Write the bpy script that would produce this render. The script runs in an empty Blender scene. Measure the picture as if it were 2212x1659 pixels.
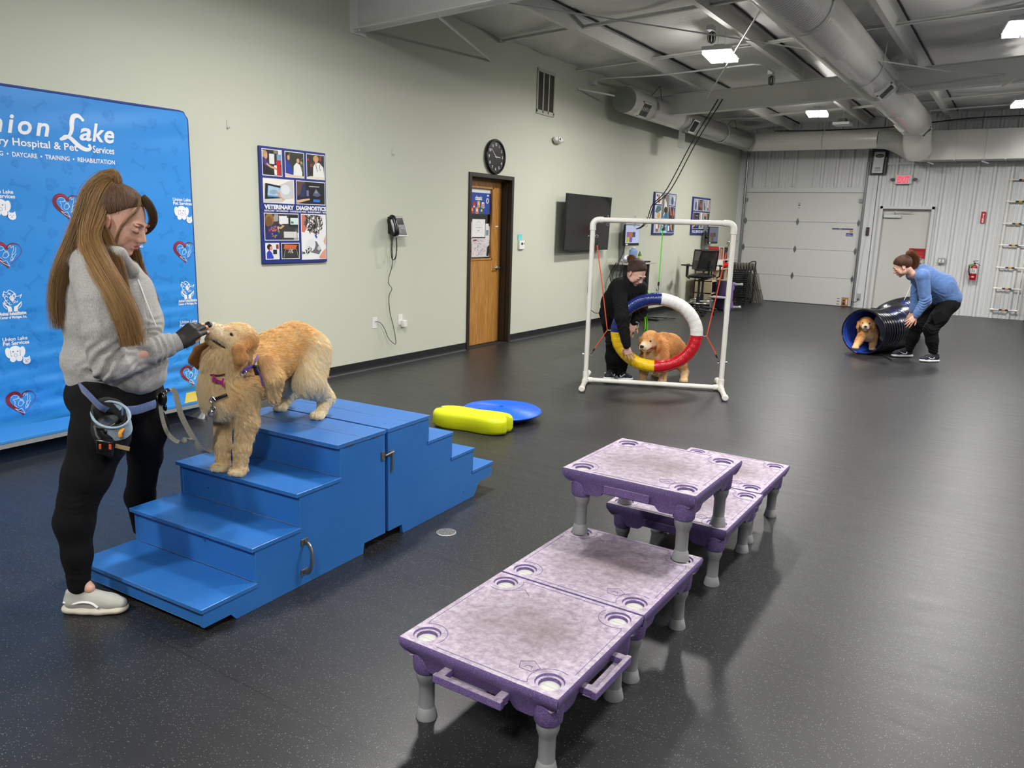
import bpy, bmesh, math, random
import numpy as np
from mathutils import Vector, Matrix, Euler
R = math.radians
rnd = random.Random(7)
rng = np.random.default_rng(11)
scene = bpy.context.scene
COL = scene.collection

# ------------------------------------------------------------------ camera, world, lights, exposure
F_PX = 1676.5
cam_d = bpy.data.cameras.new('camera')
cam_d.sensor_fit = 'HORIZONTAL'; cam_d.sensor_width = 36.0
cam_d.lens = F_PX / 2212 * 36.0
cam_d.clip_start = 0.05; cam_d.clip_end = 100
cam = bpy.data.objects.new('camera', cam_d); COL.objects.link(cam)
yaw, pitch, roll = 0.572142, 0.204430, 0.029628
f_ = Vector((-math.sin(yaw)*math.cos(pitch), math.cos(yaw)*math.cos(pitch), -math.sin(pitch)))
r0 = Vector((math.cos(yaw), math.sin(yaw), 0)); u0 = r0.cross(f_)
r1 = math.cos(roll)*r0 + math.sin(roll)*u0; u1 = -math.sin(roll)*r0 + math.cos(roll)*u0
mm = Matrix((r1, u1, -f_)).transposed().to_4x4(); mm.translation = Vector((5.739, 0, 1.589))
cam.matrix_world = mm
scene.camera = cam
world = bpy.data.worlds.new('world'); scene.world = world; world.use_nodes = True
world.node_tree.nodes['Background'].inputs[0].default_value = (0.9, 0.95, 1.0, 1)
world.node_tree.nodes['Background'].inputs[1].default_value = 0.10
vs = scene.view_settings
scene.display_settings.display_device = 'sRGB'
vs.view_transform = 'Standard'; vs.look = 'None'; vs.gamma = 1.0; vs.exposure = 0.45
vs.use_curve_mapping = False
scene.cycles.max_bounces = 7; scene.cycles.diffuse_bounces = 3; scene.cycles.glossy_bounces = 3
scene.cycles.transmission_bounces = 6; scene.cycles.transparent_max_bounces = 8
scene.cycles.sample_clamp_indirect = 4.0
scene.cycles.caustics_reflective = False; scene.cycles.caustics_refractive = False
LAMP_Z = 3.62
LAMPS = [(x, y) for x in (2.38, 5.44, 8.5) for y in (-0.9, 4.3, 9.6, 14.8)]
LAMP_W = 62.0
LAMP_SPREAD = R(170)

# ------------------------------------------------------------------ helpers
def lin(c):
    c = [v/255.0 for v in c[:3]]
    return tuple((v/12.92 if v <= 0.04045 else ((v+0.055)/1.055)**2.4) for v in c) + (1.0,)

_mats = {}
def mat(name, c, rough=0.6, metal=0.0, spec=None, bump=None, var=None, coat=0, emit=None, alpha=None, trans=0, sheen=0, ior=None, aniso=0):
    """c sRGB 0-255; bump=(scale,strength[,distance]); var=(scale, amount, other colour) large soft patches of another colour"""
    key = name
    if key in _mats: return _mats[key]
    m = bpy.data.materials.new(name); m.use_nodes = True; nt = m.node_tree
    b = nt.nodes['Principled BSDF']
    b.inputs['Base Color'].default_value = lin(c); b.inputs['Roughness'].default_value = rough
    b.inputs['Metallic'].default_value = metal
    if spec is not None: b.inputs['Specular IOR Level'].default_value = spec
    if coat: b.inputs['Coat Weight'].default_value = coat; b.inputs['Coat Roughness'].default_value = 0.1
    if trans: b.inputs['Transmission Weight'].default_value = trans
    if ior: b.inputs['IOR'].default_value = ior
    if sheen: b.inputs['Sheen Weight'].default_value = sheen
    if aniso: b.inputs['Anisotropic'].default_value = aniso
    if emit: b.inputs['Emission Color'].default_value = lin(emit[0]); b.inputs['Emission Strength'].default_value = emit[1]
    if alpha is not None: b.inputs['Alpha'].default_value = alpha
    tc = None
    if bump or var:
        tc = nt.nodes.new('ShaderNodeTexCoord')
    if bump:
        n = nt.nodes.new('ShaderNodeTexNoise'); n.inputs['Scale'].default_value = bump[0]; n.inputs['Detail'].default_value = 4
        bp = nt.nodes.new('ShaderNodeBump'); bp.inputs['Strength'].default_value = bump[1]; bp.inputs['Distance'].default_value = bump[2] if len(bump) > 2 else 0.002
        nt.links.new(tc.outputs['Object'], n.inputs['Vector']); nt.links.new(n.outputs['Fac'], bp.inputs['Height']); nt.links.new(bp.outputs[0], b.inputs['Normal'])
    if var:
        n = nt.nodes.new('ShaderNodeTexNoise'); n.inputs['Scale'].default_value = var[0]; n.inputs['Detail'].default_value = 5; n.inputs['Roughness'].default_value = .65
        rp = nt.nodes.new('ShaderNodeValToRGB'); rp.color_ramp.elements[0].position = 0.35; rp.color_ramp.elements[1].position = 0.68
        mx = nt.nodes.new('ShaderNodeMix'); mx.data_type = 'RGBA'
        mx.inputs[6].default_value = lin(c); mx.inputs[7].default_value = lin(var[2])
        ml = nt.nodes.new('ShaderNodeMath'); ml.operation = 'MULTIPLY'; ml.inputs[1].default_value = var[1]
        nt.links.new(tc.outputs['Object'], n.inputs['Vector']); nt.links.new(n.outputs['Fac'], rp.inputs[0]); nt.links.new(rp.outputs[0], ml.inputs[0])
        nt.links.new(ml.outputs[0], mx.inputs[0]); nt.links.new(mx.outputs[2], b.inputs['Base Color'])
    _mats[key] = m
    return m

def pc(c, rough=0.55):
    """plain printed colour"""
    return mat('print_%02x%02x%02x' % tuple(int(v) for v in c[:3]), c, rough)

class MB:
    def __init__(s): s.v = []; s.f = []; s.m = []; s.T = None; s.mi = 0
    def add(s, vs, fs, mi=None):
        n = len(s.v)
        if s.T is not None: vs = [s.T @ Vector(v) for v in vs]
        s.v.extend([tuple(v) for v in vs])
        s.f.extend([tuple(i+n for i in f) for f in fs]); s.m.extend([s.mi if mi is None else mi]*len(fs))
        return s
    def box(s, c, d, rot=None, mi=None):
        x, y, z = d[0]/2, d[1]/2, d[2]/2
        vs = [Vector((sx*x, sy*y, sz*z)) for sx in (-1, 1) for sy in (-1, 1) for sz in (-1, 1)]
        if rot is not None: M = rot if isinstance(rot, Matrix) else Euler(rot).to_matrix(); vs = [M @ v for v in vs]
        vs = [v + Vector(c) for v in vs]
        return s.add(vs, [(0,1,3,2),(4,6,7,5),(0,4,5,1),(2,3,7,6),(0,2,6,4),(1,5,7,3)], mi)
    def box2(s, a, b, mi=None):
        return s.box([(a[i]+b[i])/2 for i in range(3)], [abs(b[i]-a[i]) for i in range(3)], mi=mi)
    def tube(s, pts, r, n=10, cap=True, closed=False, mi=None, sq=None):
        pts = [Vector(p) for p in pts]; N = len(pts)
        rr = r if hasattr(r, '__len__') else [r]*N
        vs = []; up = None
        for i, p in enumerate(pts):
            if closed: t = pts[(i+1) % N]-pts[i-1]
            else: t = pts[min(i+1, N-1)]-pts[max(i-1, 0)]
            t.normalize()
            if up is None:
                up = Vector((0, 0, 1)) if abs(t.z) < .9 else Vector((1, 0, 0))
            up = up - t*up.dot(t)
            if up.length < 1e-6: up = t.orthogonal()
            up.normalize(); sd = t.cross(up)
            for k in range(n):
                a = 2*math.pi*k/n
                ca, sa = math.cos(a), math.sin(a)
                if sq: ca *= sq[0]; sa *= sq[1]
                vs.append(p+(up*sa+sd*ca)*rr[i])
        fs = []
        for i in range(N if closed else N-1):
            j = (i+1) % N
            for k in range(n):
                k2 = (k+1) % n
                fs.append((i*n+k, i*n+k2, j*n+k2, j*n+k))
        if cap and not closed:
            fs.append(tuple(range(n-1, -1, -1))); fs.append(tuple((N-1)*n+k for k in range(n)))
        return s.add(vs, fs, mi)
    def lathe(s, prof, o=(0, 0, 0), ax='z', n=24, mi=None, M=None, cap=True):
        """prof [(r,h)...]"""
        vs = []
        for r, h in prof:
            for k in range(n):
                a = 2*math.pi*k/n; x, y = r*math.cos(a), r*math.sin(a)
                v = {'z': (x, y, h), 'x': (h, x, y), 'y': (y, h, x)}[ax]
                v = Vector(v)
                if M is not None: v = M @ v
                vs.append(v+Vector(o))
        fs = [(i*n+k, i*n+(k+1) % n, (i+1)*n+(k+1) % n, (i+1)*n+k) for i in range(len(prof)-1) for k in range(n)]
        if cap: fs.append(tuple(range(n-1, -1, -1))); fs.append(tuple((len(prof)-1)*n+k for k in range(n)))
        return s.add(vs, fs, mi)
    def prism(s, poly, O, U, V, th, mi=None):
        """polygon (u,v) in frame O,U,V, extruded th along U x V"""
        O, U, V = Vector(O), Vector(U), Vector(V); N = U.cross(V).normalized()
        n = len(poly)
        vs = [O+U*a+V*b for a, b in poly]
        vs += [v+N*th for v in vs]
        fs = [tuple(range(n-1, -1, -1)), tuple(range(n, 2*n))]+[(i, (i+1) % n, n+(i+1) % n, n+i) for i in range(n)]
        return s.add(vs, fs, mi)
    def flat(s, poly, O, U, V, off=0, mi=None):
        O, U, V = Vector(O), Vector(U), Vector(V); N = U.cross(V).normalized()
        return s.add([O+U*a+V*b+N*off for a, b in poly], [tuple(range(len(poly)))], mi)
    def ell(s, c, r, rot=None, n=16, m=10, mi=None):
        vs = []; M = Euler(rot).to_matrix() if rot is not None and not isinstance(rot, Matrix) else rot
        rad = r if hasattr(r, '__len__') else (r, r, r)
        for i in range(m+1):
            ph = math.pi*i/m
            for k in range(n):
                a = 2*math.pi*k/n
                v = Vector((rad[0]*math.sin(ph)*math.cos(a), rad[1]*math.sin(ph)*math.sin(a), -rad[2]*math.cos(ph)))
                if M is not None: v = M @ v
                vs.append(v+Vector(c))
        fs = [(i*n+k, i*n+(k+1) % n, (i+1)*n+(k+1) % n, (i+1)*n+k) for i in range(m) for k in range(n)]
        return s.add(vs, fs, mi)
    def grid(s, fn, nu, nv, mi=None, closeu=False):
        vs = [fn(i/(nu if closeu else nu-1), j/(nv-1)) for i in range(nu) for j in range(nv)]
        fs = []
        for i in range(nu if closeu else nu-1):
            for j in range(nv-1):
                i2 = (i+1) % nu
                fs.append((i*nv+j, i2*nv+j, i2*nv+j+1, i*nv+j+1))
        return s.add(vs, fs, mi)

def world_of(o):
    M = Matrix.LocRotScale(o.location, o.rotation_euler, o.scale)
    if o.parent: M = world_of(o.parent) @ o.matrix_parent_inverse @ M
    return M

def obj(name, mb, mats, parent=None, bevel=0, seg=2, smooth=35, world=True, weld=False):
    """one mesh object. world=True: the shape is given in world coordinates even under a parent"""
    me = bpy.data.meshes.new(name)
    me.from_pydata(mb.v, [], mb.f)
    if not hasattr(mats, '__len__'): mats = [mats]
    for m in mats: me.materials.append(m)
    if len(mats) > 1: me.polygons.foreach_set('material_index', mb.m)
    if weld:
        bm = bmesh.new(); bm.from_mesh(me); bmesh.ops.remove_doubles(bm, verts=bm.verts, dist=1e-5); bmesh.ops.recalc_face_normals(bm, faces=bm.faces); bm.to_mesh(me); bm.free()
    else:
        bm = bmesh.new(); bm.from_mesh(me); bmesh.ops.recalc_face_normals(bm, faces=bm.faces); bm.to_mesh(me); bm.free()
    me.update()
    if smooth:
        me.polygons.foreach_set('use_smooth', [True]*len(me.polygons))
        me.set_sharp_from_angle(angle=R(smooth))
    o = bpy.data.objects.new(name, me); COL.objects.link(o)
    if parent is not None:
        o.parent = parent
        if world: o.matrix_parent_inverse = world_of(parent).inverted()
    if bevel:
        b = o.modifiers.new('bevel', 'BEVEL'); b.width = bevel; b.segments = seg; b.limit_method = 'ANGLE'; b.angle_limit = R(40)
        b.harden_normals = False
    return o

def decal(name, polys, O, U, V, parent, off=0.0006, step=0.00025, warp=None, rough=.55):
    """flat printed artwork: polys = [(colour, [(u,v)...]) ...] painted in order"""
    mb = MB(); cols = []; mats = []
    O, U, V = Vector(O), Vector(U), Vector(V); N = U.cross(V).normalized()
    lay = 0
    for e in polys:
        c = tuple(int(q) for q in e[0]); geo = e[1]
        if c not in cols: cols.append(c); mats.append(pc(c, rough))
        d = off+lay*step; lay += 1
        if isinstance(geo, tuple): vs, fs = geo
        else: vs, fs = geo, [tuple(range(len(geo)))]
        P = [O+U*a+V*b+N*d for a, b in vs]
        if warp: P = [warp(p) for p in P]
        mb.add(P, fs, cols.index(c))
    me = bpy.data.meshes.new(name); me.from_pydata(mb.v, [], mb.f)
    for m in mats: me.materials.append(m)
    me.polygons.foreach_set('material_index', mb.m); me.update()
    o = bpy.data.objects.new(name, me); COL.objects.link(o)
    if parent is not None: o.parent = parent; o.matrix_parent_inverse = world_of(parent).inverted()
    return o

def rect(x0, y0, x1, y1): return [(x0, y0), (x1, y0), (x1, y1), (x0, y1)]
def oval(cx, cy, rx, ry, n=20, rot=0):
    c, s = math.cos(rot), math.sin(rot)
    return [(cx+rx*math.cos(a)*c-ry*math.sin(a)*s, cy+rx*math.cos(a)*s+ry*math.sin(a)*c) for a in [2*math.pi*k/n for k in range(n)]]
def stroke(pts, w):
    """thick polyline -> polygon; w number or list"""
    P = [Vector(p) for p in pts]; n = len(P); L = []; Rr = []
    ww = w if hasattr(w, '__len__') else [w]*n
    for i in range(n):
        t = (P[min(i+1, n-1)]-P[max(i-1, 0)]).normalized(); q = Vector((-t.y, t.x))*ww[i]/2
        L.append(tuple(P[i]+q)); Rr.append(tuple(P[i]-q))
    vs = L+Rr
    fs = [(i, i+1, n+i+1, n+i) for i in range(n-1)]
    return (vs, fs)
def smooth_pts(pts, k=6):
    """Catmull-Rom through points (any dimension)"""
    P = [np.array(p, float) for p in pts]; P = [2*P[0]-P[1]]+P+[2*P[-1]-P[-2]]; out = []
    for i in range(1, len(P)-2):
        for j in range(k):
            t = j/k
            out.append(.5*((2*P[i])+(-P[i-1]+P[i+1])*t+(2*P[i-1]-5*P[i]+4*P[i+1]-P[i+2])*t*t+(-P[i-1]+3*P[i]-3*P[i+1]+P[i+2])*t**3))
    out.append(P[-2]); return [tuple(o) for o in out]

def text_geo(s, size, x=0, y=0, shear=0, bold=0, align='LEFT', sx=1.0, res=3):
    cu = bpy.data.curves.new('t', 'FONT'); cu.body = s; cu.size = size; cu.shear = shear; cu.offset = bold; cu.align_x = align
    cu.resolution_u = res
    o = bpy.data.objects.new('t', cu); COL.objects.link(o)
    bpy.context.view_layer.update()
    me = bpy.data.meshes.new_from_object(o.evaluated_get(bpy.context.evaluated_depsgraph_get()))
    vs = [(v.co.x*sx+x, v.co.y+y) for v in me.vertices]; fs = [tuple(p.vertices) for p in me.polygons]
    bpy.data.objects.remove(o); bpy.data.curves.remove(cu); bpy.data.meshes.remove(me)
    return (vs, fs)

def tag(o, label=None, cat=None, group=None, kind=None):
    if label: o['label'] = label
    if cat: o['category'] = cat
    if group: o['group'] = group
    if kind: o['kind'] = kind
    return o
def thing(name, label, cat, loc=(0, 0, 0), rz=0, group=None):
    o = bpy.data.objects.new(name, None); COL.objects.link(o); o.location = loc; o.rotation_euler = (0, 0, rz)
    o.empty_display_size = .1
    return tag(o, label, cat, group)
def struct(name, mb, m, parent=None, **k):
    o = obj(name, mb, m, parent, **k)
    if parent is None: o['kind'] = 'structure'
    return o
def copy_tree(o, loc=None, rz=None, label=None, group=None, parent=None):
    c = o.copy(); COL.objects.link(c)
    if parent is not None: c.parent = parent
    if loc is not None: c.location = loc
    if rz is not None: c.rotation_euler = (0, 0, rz)
    if label: c['label'] = label
    if group: c['group'] = group
    for ch in [q for q in o.children]: copy_tree(ch, parent=c)
    return c
def arc(c, r, a0, a1, n=8, U=(1, 0, 0), V=(0, 0, 1)):
    c, U, V = Vector(c), Vector(U), Vector(V)
    return [c+U*r*math.cos(a0+(a1-a0)*i/n)+V*r*math.sin(a0+(a1-a0)*i/n) for i in range(n+1)]
# ------------------------------------------------------------------ the hall
YB = 18.35
def zc(x): return 3.86+.042*x

def floor_mat():
    m = bpy.data.materials.new('rubber_floor'); m.use_nodes = True; nt = m.node_tree; b = nt.nodes['Principled BSDF']
    N = nt.nodes.new; L = nt.links.new
    tc = N('ShaderNodeTexCoord')
    big = N('ShaderNodeTexNoise'); big.inputs['Scale'].default_value = .9; big.inputs['Detail'].default_value = 6; big.inputs['Roughness'].default_value = .6
    L(tc.outputs['Object'], big.inputs['Vector'])
    mp = N('ShaderNodeMapping'); mp.inputs['Scale'].default_value = (1.2, 9, 1); L(tc.outputs['Object'], mp.inputs['Vector'])
    sc = N('ShaderNodeTexNoise'); sc.inputs['Scale'].default_value = 2.2; sc.inputs['Detail'].default_value = 8; sc.inputs['Roughness'].default_value = .75; L(mp.outputs[0], sc.inputs['Vector'])
    # pale rubber flecks
    vo = N('ShaderNodeTexVoronoi'); vo.inputs['Scale'].default_value = 150; L(tc.outputs['Object'], vo.inputs['Vector'])
    lt = N('ShaderNodeMath'); lt.operation = 'LESS_THAN'; lt.inputs[1].default_value = .2; L(vo.outputs['Distance'], lt.inputs[0])
    sel = N('ShaderNodeSeparateColor'); L(vo.outputs['Color'], sel.inputs[0])
    gt = N('ShaderNodeMath'); gt.operation = 'GREATER_THAN'; gt.inputs[1].default_value = .62; L(sel.outputs[0], gt.inputs[0])
    fl = N('ShaderNodeMath'); fl.operation = 'MULTIPLY'; L(lt.outputs[0], fl.inputs[0]); L(gt.outputs[0], fl.inputs[1])
    fb = N('ShaderNodeMath'); fb.operation = 'MULTIPLY'; fb.inputs[1].default_value = .55; L(fl.outputs[0], fb.inputs[0])
    # base tone
    m1 = N('ShaderNodeMix'); m1.data_type = 'RGBA'; m1.inputs[6].default_value = lin((30, 31, 34)); m1.inputs[7].default_value = lin((44, 44, 45))
    L(big.outputs['Fac'], m1.inputs[0])
    # scuffs
    sr = N('ShaderNodeValToRGB'); sr.color_ramp.elements[0].position = .62; sr.color_ramp.elements[1].position = .86; L(sc.outputs['Fac'], sr.inputs[0])
    sm = N('ShaderNodeMath'); sm.operation = 'MULTIPLY'; sm.inputs[1].default_value = .16; L(sr.outputs[0], sm.inputs[0])
    m2 = N('ShaderNodeMix'); m2.data_type = 'RGBA'; m2.inputs[7].default_value = lin((120, 118, 112)); L(m1.outputs[2], m2.inputs[6]); L(sm.outputs[0], m2.inputs[0])
    m3 = N('ShaderNodeMix'); m3.data_type = 'RGBA'; m3.inputs[7].default_value = lin((170, 170, 168)); L(m2.outputs[2], m3.inputs[6]); L(fb.outputs[0], m3.inputs[0])
    # seams between rolls, every 1.22 m along y
    sx = N('ShaderNodeSeparateXYZ'); L(tc.outputs['Object'], sx.inputs[0])
    a = N('ShaderNodeMath'); a.operation = 'SUBTRACT'; a.inputs[1].default_value = 5.2-1.22*20; L(sx.outputs[1], a.inputs[0])
    mo = N('ShaderNodeMath'); mo.operation = 'MODULO'; mo.inputs[1].default_value = 1.22; L(a.outputs[0], mo.inputs[0])
    s2 = N('ShaderNodeMath'); s2.operation = 'LESS_THAN'; s2.inputs[1].default_value = .005; L(mo.outputs[0], s2.inputs[0])
    s3 = N('ShaderNodeMath'); s3.operation = 'MULTIPLY'; s3.inputs[1].default_value = .75; L(s2.outputs[0], s3.inputs[0])
    m4 = N('ShaderNodeMix'); m4.data_type = 'RGBA'; m4.inputs[7].default_value = lin((16, 16, 18)); L(m3.outputs[2], m4.inputs[6]); L(s3.outputs[0], m4.inputs[0])
    L(m4.outputs[2], b.inputs['Base Color'])
    rr_ = N('ShaderNodeMapRange'); rr_.inputs[3].default_value = .27; rr_.inputs[4].default_value = .5; L(sc.outputs['Fac'], rr_.inputs[0]); L(rr_.outputs[0], b.inputs['Roughness'])
    n2 = N('ShaderNodeTexNoise'); n2.inputs['Scale'].default_value = 220; n2.inputs['Detail'].default_value = 2; L(tc.outputs['Object'], n2.inputs['Vector'])
    n3 = N('ShaderNodeMath'); n3.operation = 'ADD'; L(n2.outputs['Fac'], n3.inputs[0]); L(fl.outputs[0], n3.inputs[1])
    bp = N('ShaderNodeBump'); bp.inputs['Strength'].default_value = .35; bp.inputs['Distance'].default_value = .0012; L(n3.outputs[0], bp.inputs['Height']); L(bp.outputs[0], b.inputs['Normal'])
    b.inputs['Specular IOR Level'].default_value = .5
    return m
struct('floor', MB().box2((-.2, -7, -.1), (14, YB+.25, 0)), floor_mat(), smooth=0)

M_wall = mat('sage_paint', (203, 206, 189), .62, bump=(160, .12, .0006), var=(1.1, .10, (192, 196, 178)))
DY0, DY1, DZ = 7.81, 8.80, 2.18           # door opening in the left wall
w = MB(); w.box2((-.18, -7, 0), (0, DY0, 4.0)); w.box2((-.18, DY1, 0), (0, YB+.1, 4.0)); w.box2((-.18, DY0, DZ), (0, DY1, 4.0))
struct('wall_left', w, M_wall, smooth=0)
M_base = mat('black_cove_base', (22, 22, 25), .45)
def cove(y0, y1):
    return MB().prism([(0, 0), (.016, 0), (.009, .014), (.006, .03), (.006, .097), (0, .1)], (0, y1, 0), (1, 0, 0), (0, 0, 1), y1-y0)
b_ = cove(-7, DY0-.0); c_ = cove(DY1, YB); b_.add(c_.v, c_.f); struct('baseboard_left', b_, M_base, smooth=0)

# back wall: ribbed white steel
M_steel = mat('white_ribbed_steel', (214, 215, 216), .42, var=(2.0, .12, (190, 192, 195)))
RP = .293
def ribbed(mb, x0, x1, z0, z1, y=YB, phase=.06):
    xs = [x0]
    pts = []
    k0 = int(math.floor((x0-phase)/RP))-1
    prof = []
    for k in range(k0, int((x1-phase)/RP)+2):
        b0 = phase+k*RP
        for dx, dy in ((-.042, 0), (-.020, .046), (.020, .046), (.042, 0), (.098, 0), (.106, .012), (.122, .012), (.130, 0), (.163, 0), (.171, .012), (.187, .012), (.195, 0)):
            prof.append((b0+dx, dy))
    ins = [p for p in prof if x0 < p[0] < x1]
    def h(x):
        for (a, ya), (b, yb) in zip(prof, prof[1:]):
            if a <= x <= b: return ya+(yb-ya)*(x-a)/(b-a)
        return 0
    ins = [(x0, h(x0))]+ins+[(x1, h(x1))]
    n = len(ins); vs = [(x, y-d, z0) for x, d in ins]+[(x, y-d, z1) for x, d in ins]
    mb.add(vs, [(i, i+1, n+i+1, n+i) for i in range(n-1)])
w = MB()
ribbed(w, .30, 1.30, 2.55, 4.1); ribbed(w, 1.62, 2.66, 2.55, 4.1); ribbed(w, 2.95, 3.06, 0, 4.2); ribbed(w, 3.06, 4.08, 2.165, 4.2); ribbed(w, 4.08, 14, 0, 4.5)
w.box2((-.2, YB+.16, 0), (14, YB+.25, 4.5))
struct('wall_back', w, M_steel, smooth=25)
M_trim = mat('white_trim', (208, 209, 210), .45)
t = MB(); t.box2((0, YB-.03, 0), (.19, YB+.05, 4.1)); t.box2((.19, YB-.03, 2.44), (2.72, YB+.05, 2.55)); t.box2((1.30, YB-.02, 2.55), (1.62, YB+.05, 4.1))
t.box2((2.70, YB-.05, 0), (2.95, YB+.05, 4.1)); t.box2((.19, YB-.02, 2.55), (.30, YB+.05, 4.1)); t.box2((2.66, YB-.02, 2.55), (2.72, YB+.05, 4.1))
struct('trim_1', t, M_trim, smooth=0, bevel=.004)
t = MB(); t.box2((2.95, YB-.035, 3.0), (14, YB-.0, 3.05)); struct('trim_2', t, M_trim, smooth=0)

# ceiling: white vinyl insulation sagging between the purlins
M_vinyl = mat('white_vinyl_insulation', (232, 232, 230), .34, bump=(3.5, .5, .03))
def ceil_fn(u, v):
    x = 14*u-.1; y = -7+v*25.4
    ph = ((x-1.15) % 1.5)/1.5
    s = math.sin(math.pi*ph)
    w_ = .012*math.sin(y*5.1+3*math.sin(x*1.7)+x)*s+.010*math.sin(y*11+x*4+2*math.sin(y*.9))*s
    return (x, y, zc(x)-.05*s*(1+.35*math.sin(y*.8+x*1.3))+w_)
struct('ceiling', MB().grid(ceil_fn, 150, 260), M_vinyl, smooth=80)

M_beam = mat('white_primed_steel', (228, 228, 224), .42, var=(3, .1, (214, 214, 208)))
M_dark = mat('dark_gap', (25, 25, 25), .8)
def ibeam(mb, y, x0=0, x1=14, h=.32, fw=.15):
    for (a, z0, z1) in ((0, 0, .011), (0, h-.011, h)):
        vs = []
        for x in (x0, x1):
            zb = 3.375+.042*x
            vs += [(x, y-fw/2, zb+z0), (x, y+fw/2, zb+z0), (x, y+fw/2, zb+z1), (x, y-fw/2, zb+z1)]
        mb.add(vs, [(0, 1, 2, 3), (7, 6, 5, 4), (0, 4, 5, 1), (1, 5, 6, 2), (2, 6, 7, 3), (3, 7, 4, 0)])
    vs = []
    for x in (x0, x1):
        zb = 3.375+.042*x
        vs += [(x, y-.005, zb), (x, y+.005, zb), (x, y+.005, zb+h), (x, y-.005, zb+h)]
    mb.add(vs, [(0, 1, 2, 3), (7, 6, 5, 4), (0, 4, 5, 1), (1, 5, 6, 2), (2, 6, 7, 3), (3, 7, 4, 0)])
for i, yy in enumerate((5.94, 12.68)):
    mb = MB(); ibeam(mb, yy)
    mb.box2((-.0, yy-.11, 3.34), (.012, yy+.11, 3.72))
    for bx in (.03, .07): mb.lathe([(.012, 0), (.012, .02)], (bx, yy-.05, 3.357), n=8)
    tag(struct('roof_rafter_%d' % (i+1) if False else 'roof_beam', mb, M_beam, smooth=0), kind='structure')
for k in range(9):
    x = 1.15+1.5*k; z0 = 3.70+.042*x; h = .175
    mb = MB()
    for ya, yb in ((-3, 5.8), (5.8, 12.5), (12.5, 18.3)):
        mb.box2((x-.0015, ya+.01, z0), (x+.0015, yb-.01, z0+h)); mb.box2((x-.065, ya+.01, z0), (x, yb-.01, z0+.003)); mb.box2((x, ya+.01, z0+h-.003), (x+.065, yb-.01, z0+h)); mb.box2((x-.067, ya+.01, z0), (x-.064, yb-.01, z0+.02))
        for q in (.25, .75): mb.lathe([(.01, 0), (.01, .006)], (x+.0015, ya+(yb-ya)*q, z0+h*.5), ax='x', n=6)
    struct('roof_purlin', mb, M_beam, smooth=0)
    struct('insulation_seam', MB().box2((x+.10, -3, zc(x)-.03), (x+.115, 18.2, zc(x)+.0)), M_dark, smooth=0)
# straps and braces between the purlins
for yy in (2.6, 6.6, 8.4, 10.35, 14.3, 16.2):
    for k in range(-1, 8):
        x0 = max(1.15+1.5*k, .02); x1 = 1.15+1.5*(k+1)
        za = 3.70+.042*x0+.05; zb = 3.70+.042*x1+.04
        mb = MB(); mb.tube([(x0, yy, za), (x1, yy-.05, zb)], .028, n=4, sq=(1.0, .25)); mb.tube([(x0, yy+.02, za+.02), (x1, yy-.03, zb+.02)], .022, n=4, sq=(.25, 1.))
        struct('purlin_brace', mb, M_beam, smooth=0)
for P in (((.993, 5.9, 3.42), (0.01, 8.2, 3.507)), ((.35, 10.93, 3.475), (0.01, 10.42, 3.516)), ((4.2, 12.6, 3.5), (3.7, 11.6, 3.78)), ((5.2, 12.6, 3.55), (6.3, 10.5, 3.9))):
    struct('flange_brace', MB().tube(P, .013, n=8), M_beam)
struct('brace_rod', MB().tube([(1.0, 5.96, 3.61), (4.6, 11.64, 3.62), (5.2, 12.6, 3.7)], .008, n=6), M_beam)
struct('brace_rod', MB().tube([(4.2, 5.96, 3.6), (1.13, 12.62, 3.6)], .011, n=6), M_beam)
# ------------------------------------------------------------------ lamps
M_lens = mat('lamp_lens', (255, 250, 238), .3, emit=((255, 252, 244), 46))
M_house = mat('lamp_housing', (225, 226, 226), .4)
for i, (x, y) in enumerate(LAMPS):
    where = {(2.38, 9.6): 'bright high-bay lamp hanging near the ceiling left of the big round duct', (2.38, 14.8): 'smaller-looking bright high-bay lamp beyond the second roof beam'}.get((x, y), 'high-bay lamp outside the picture, over the right or near side of the hall')
    t = thing('high_bay_lamp', where, 'lamp', (x, y, LAMP_Z), R(8), 'high-bay lamps in rows under the roof')
    mb = MB(); mb.box((0, 0, .03), (.34, .60, .05)); mb.box((0, 0, .075), (.12, .3, .05))
    obj('housing', mb, M_house, t, bevel=.008, world=False)
    for s in (-1, 1):
        m2 = MB(); m2.box((s*.085, 0, -.012), (.15, .56, .036)); obj('lens', m2, M_lens, t, world=False, bevel=.003)
    for s in (-1, 1): obj('hanger', MB().tube([(0, s*.2, .05), (0, s*.2, zc(x)-LAMP_Z-.03)], .003, n=5), M_house, t, world=False)
    ld = bpy.data.lights.new('lamp_light', 'AREA'); ld.shape = 'RECTANGLE'; ld.size = .34; ld.size_y = .6; ld.energy = LAMP_W; ld.color = (1.0, .985, .955); ld.spread = LAMP_SPREAD
    lo = bpy.data.objects.new('lamp_light', ld); COL.objects.link(lo); lo.parent = t; lo.location = (0, 0, -.05)
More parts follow.
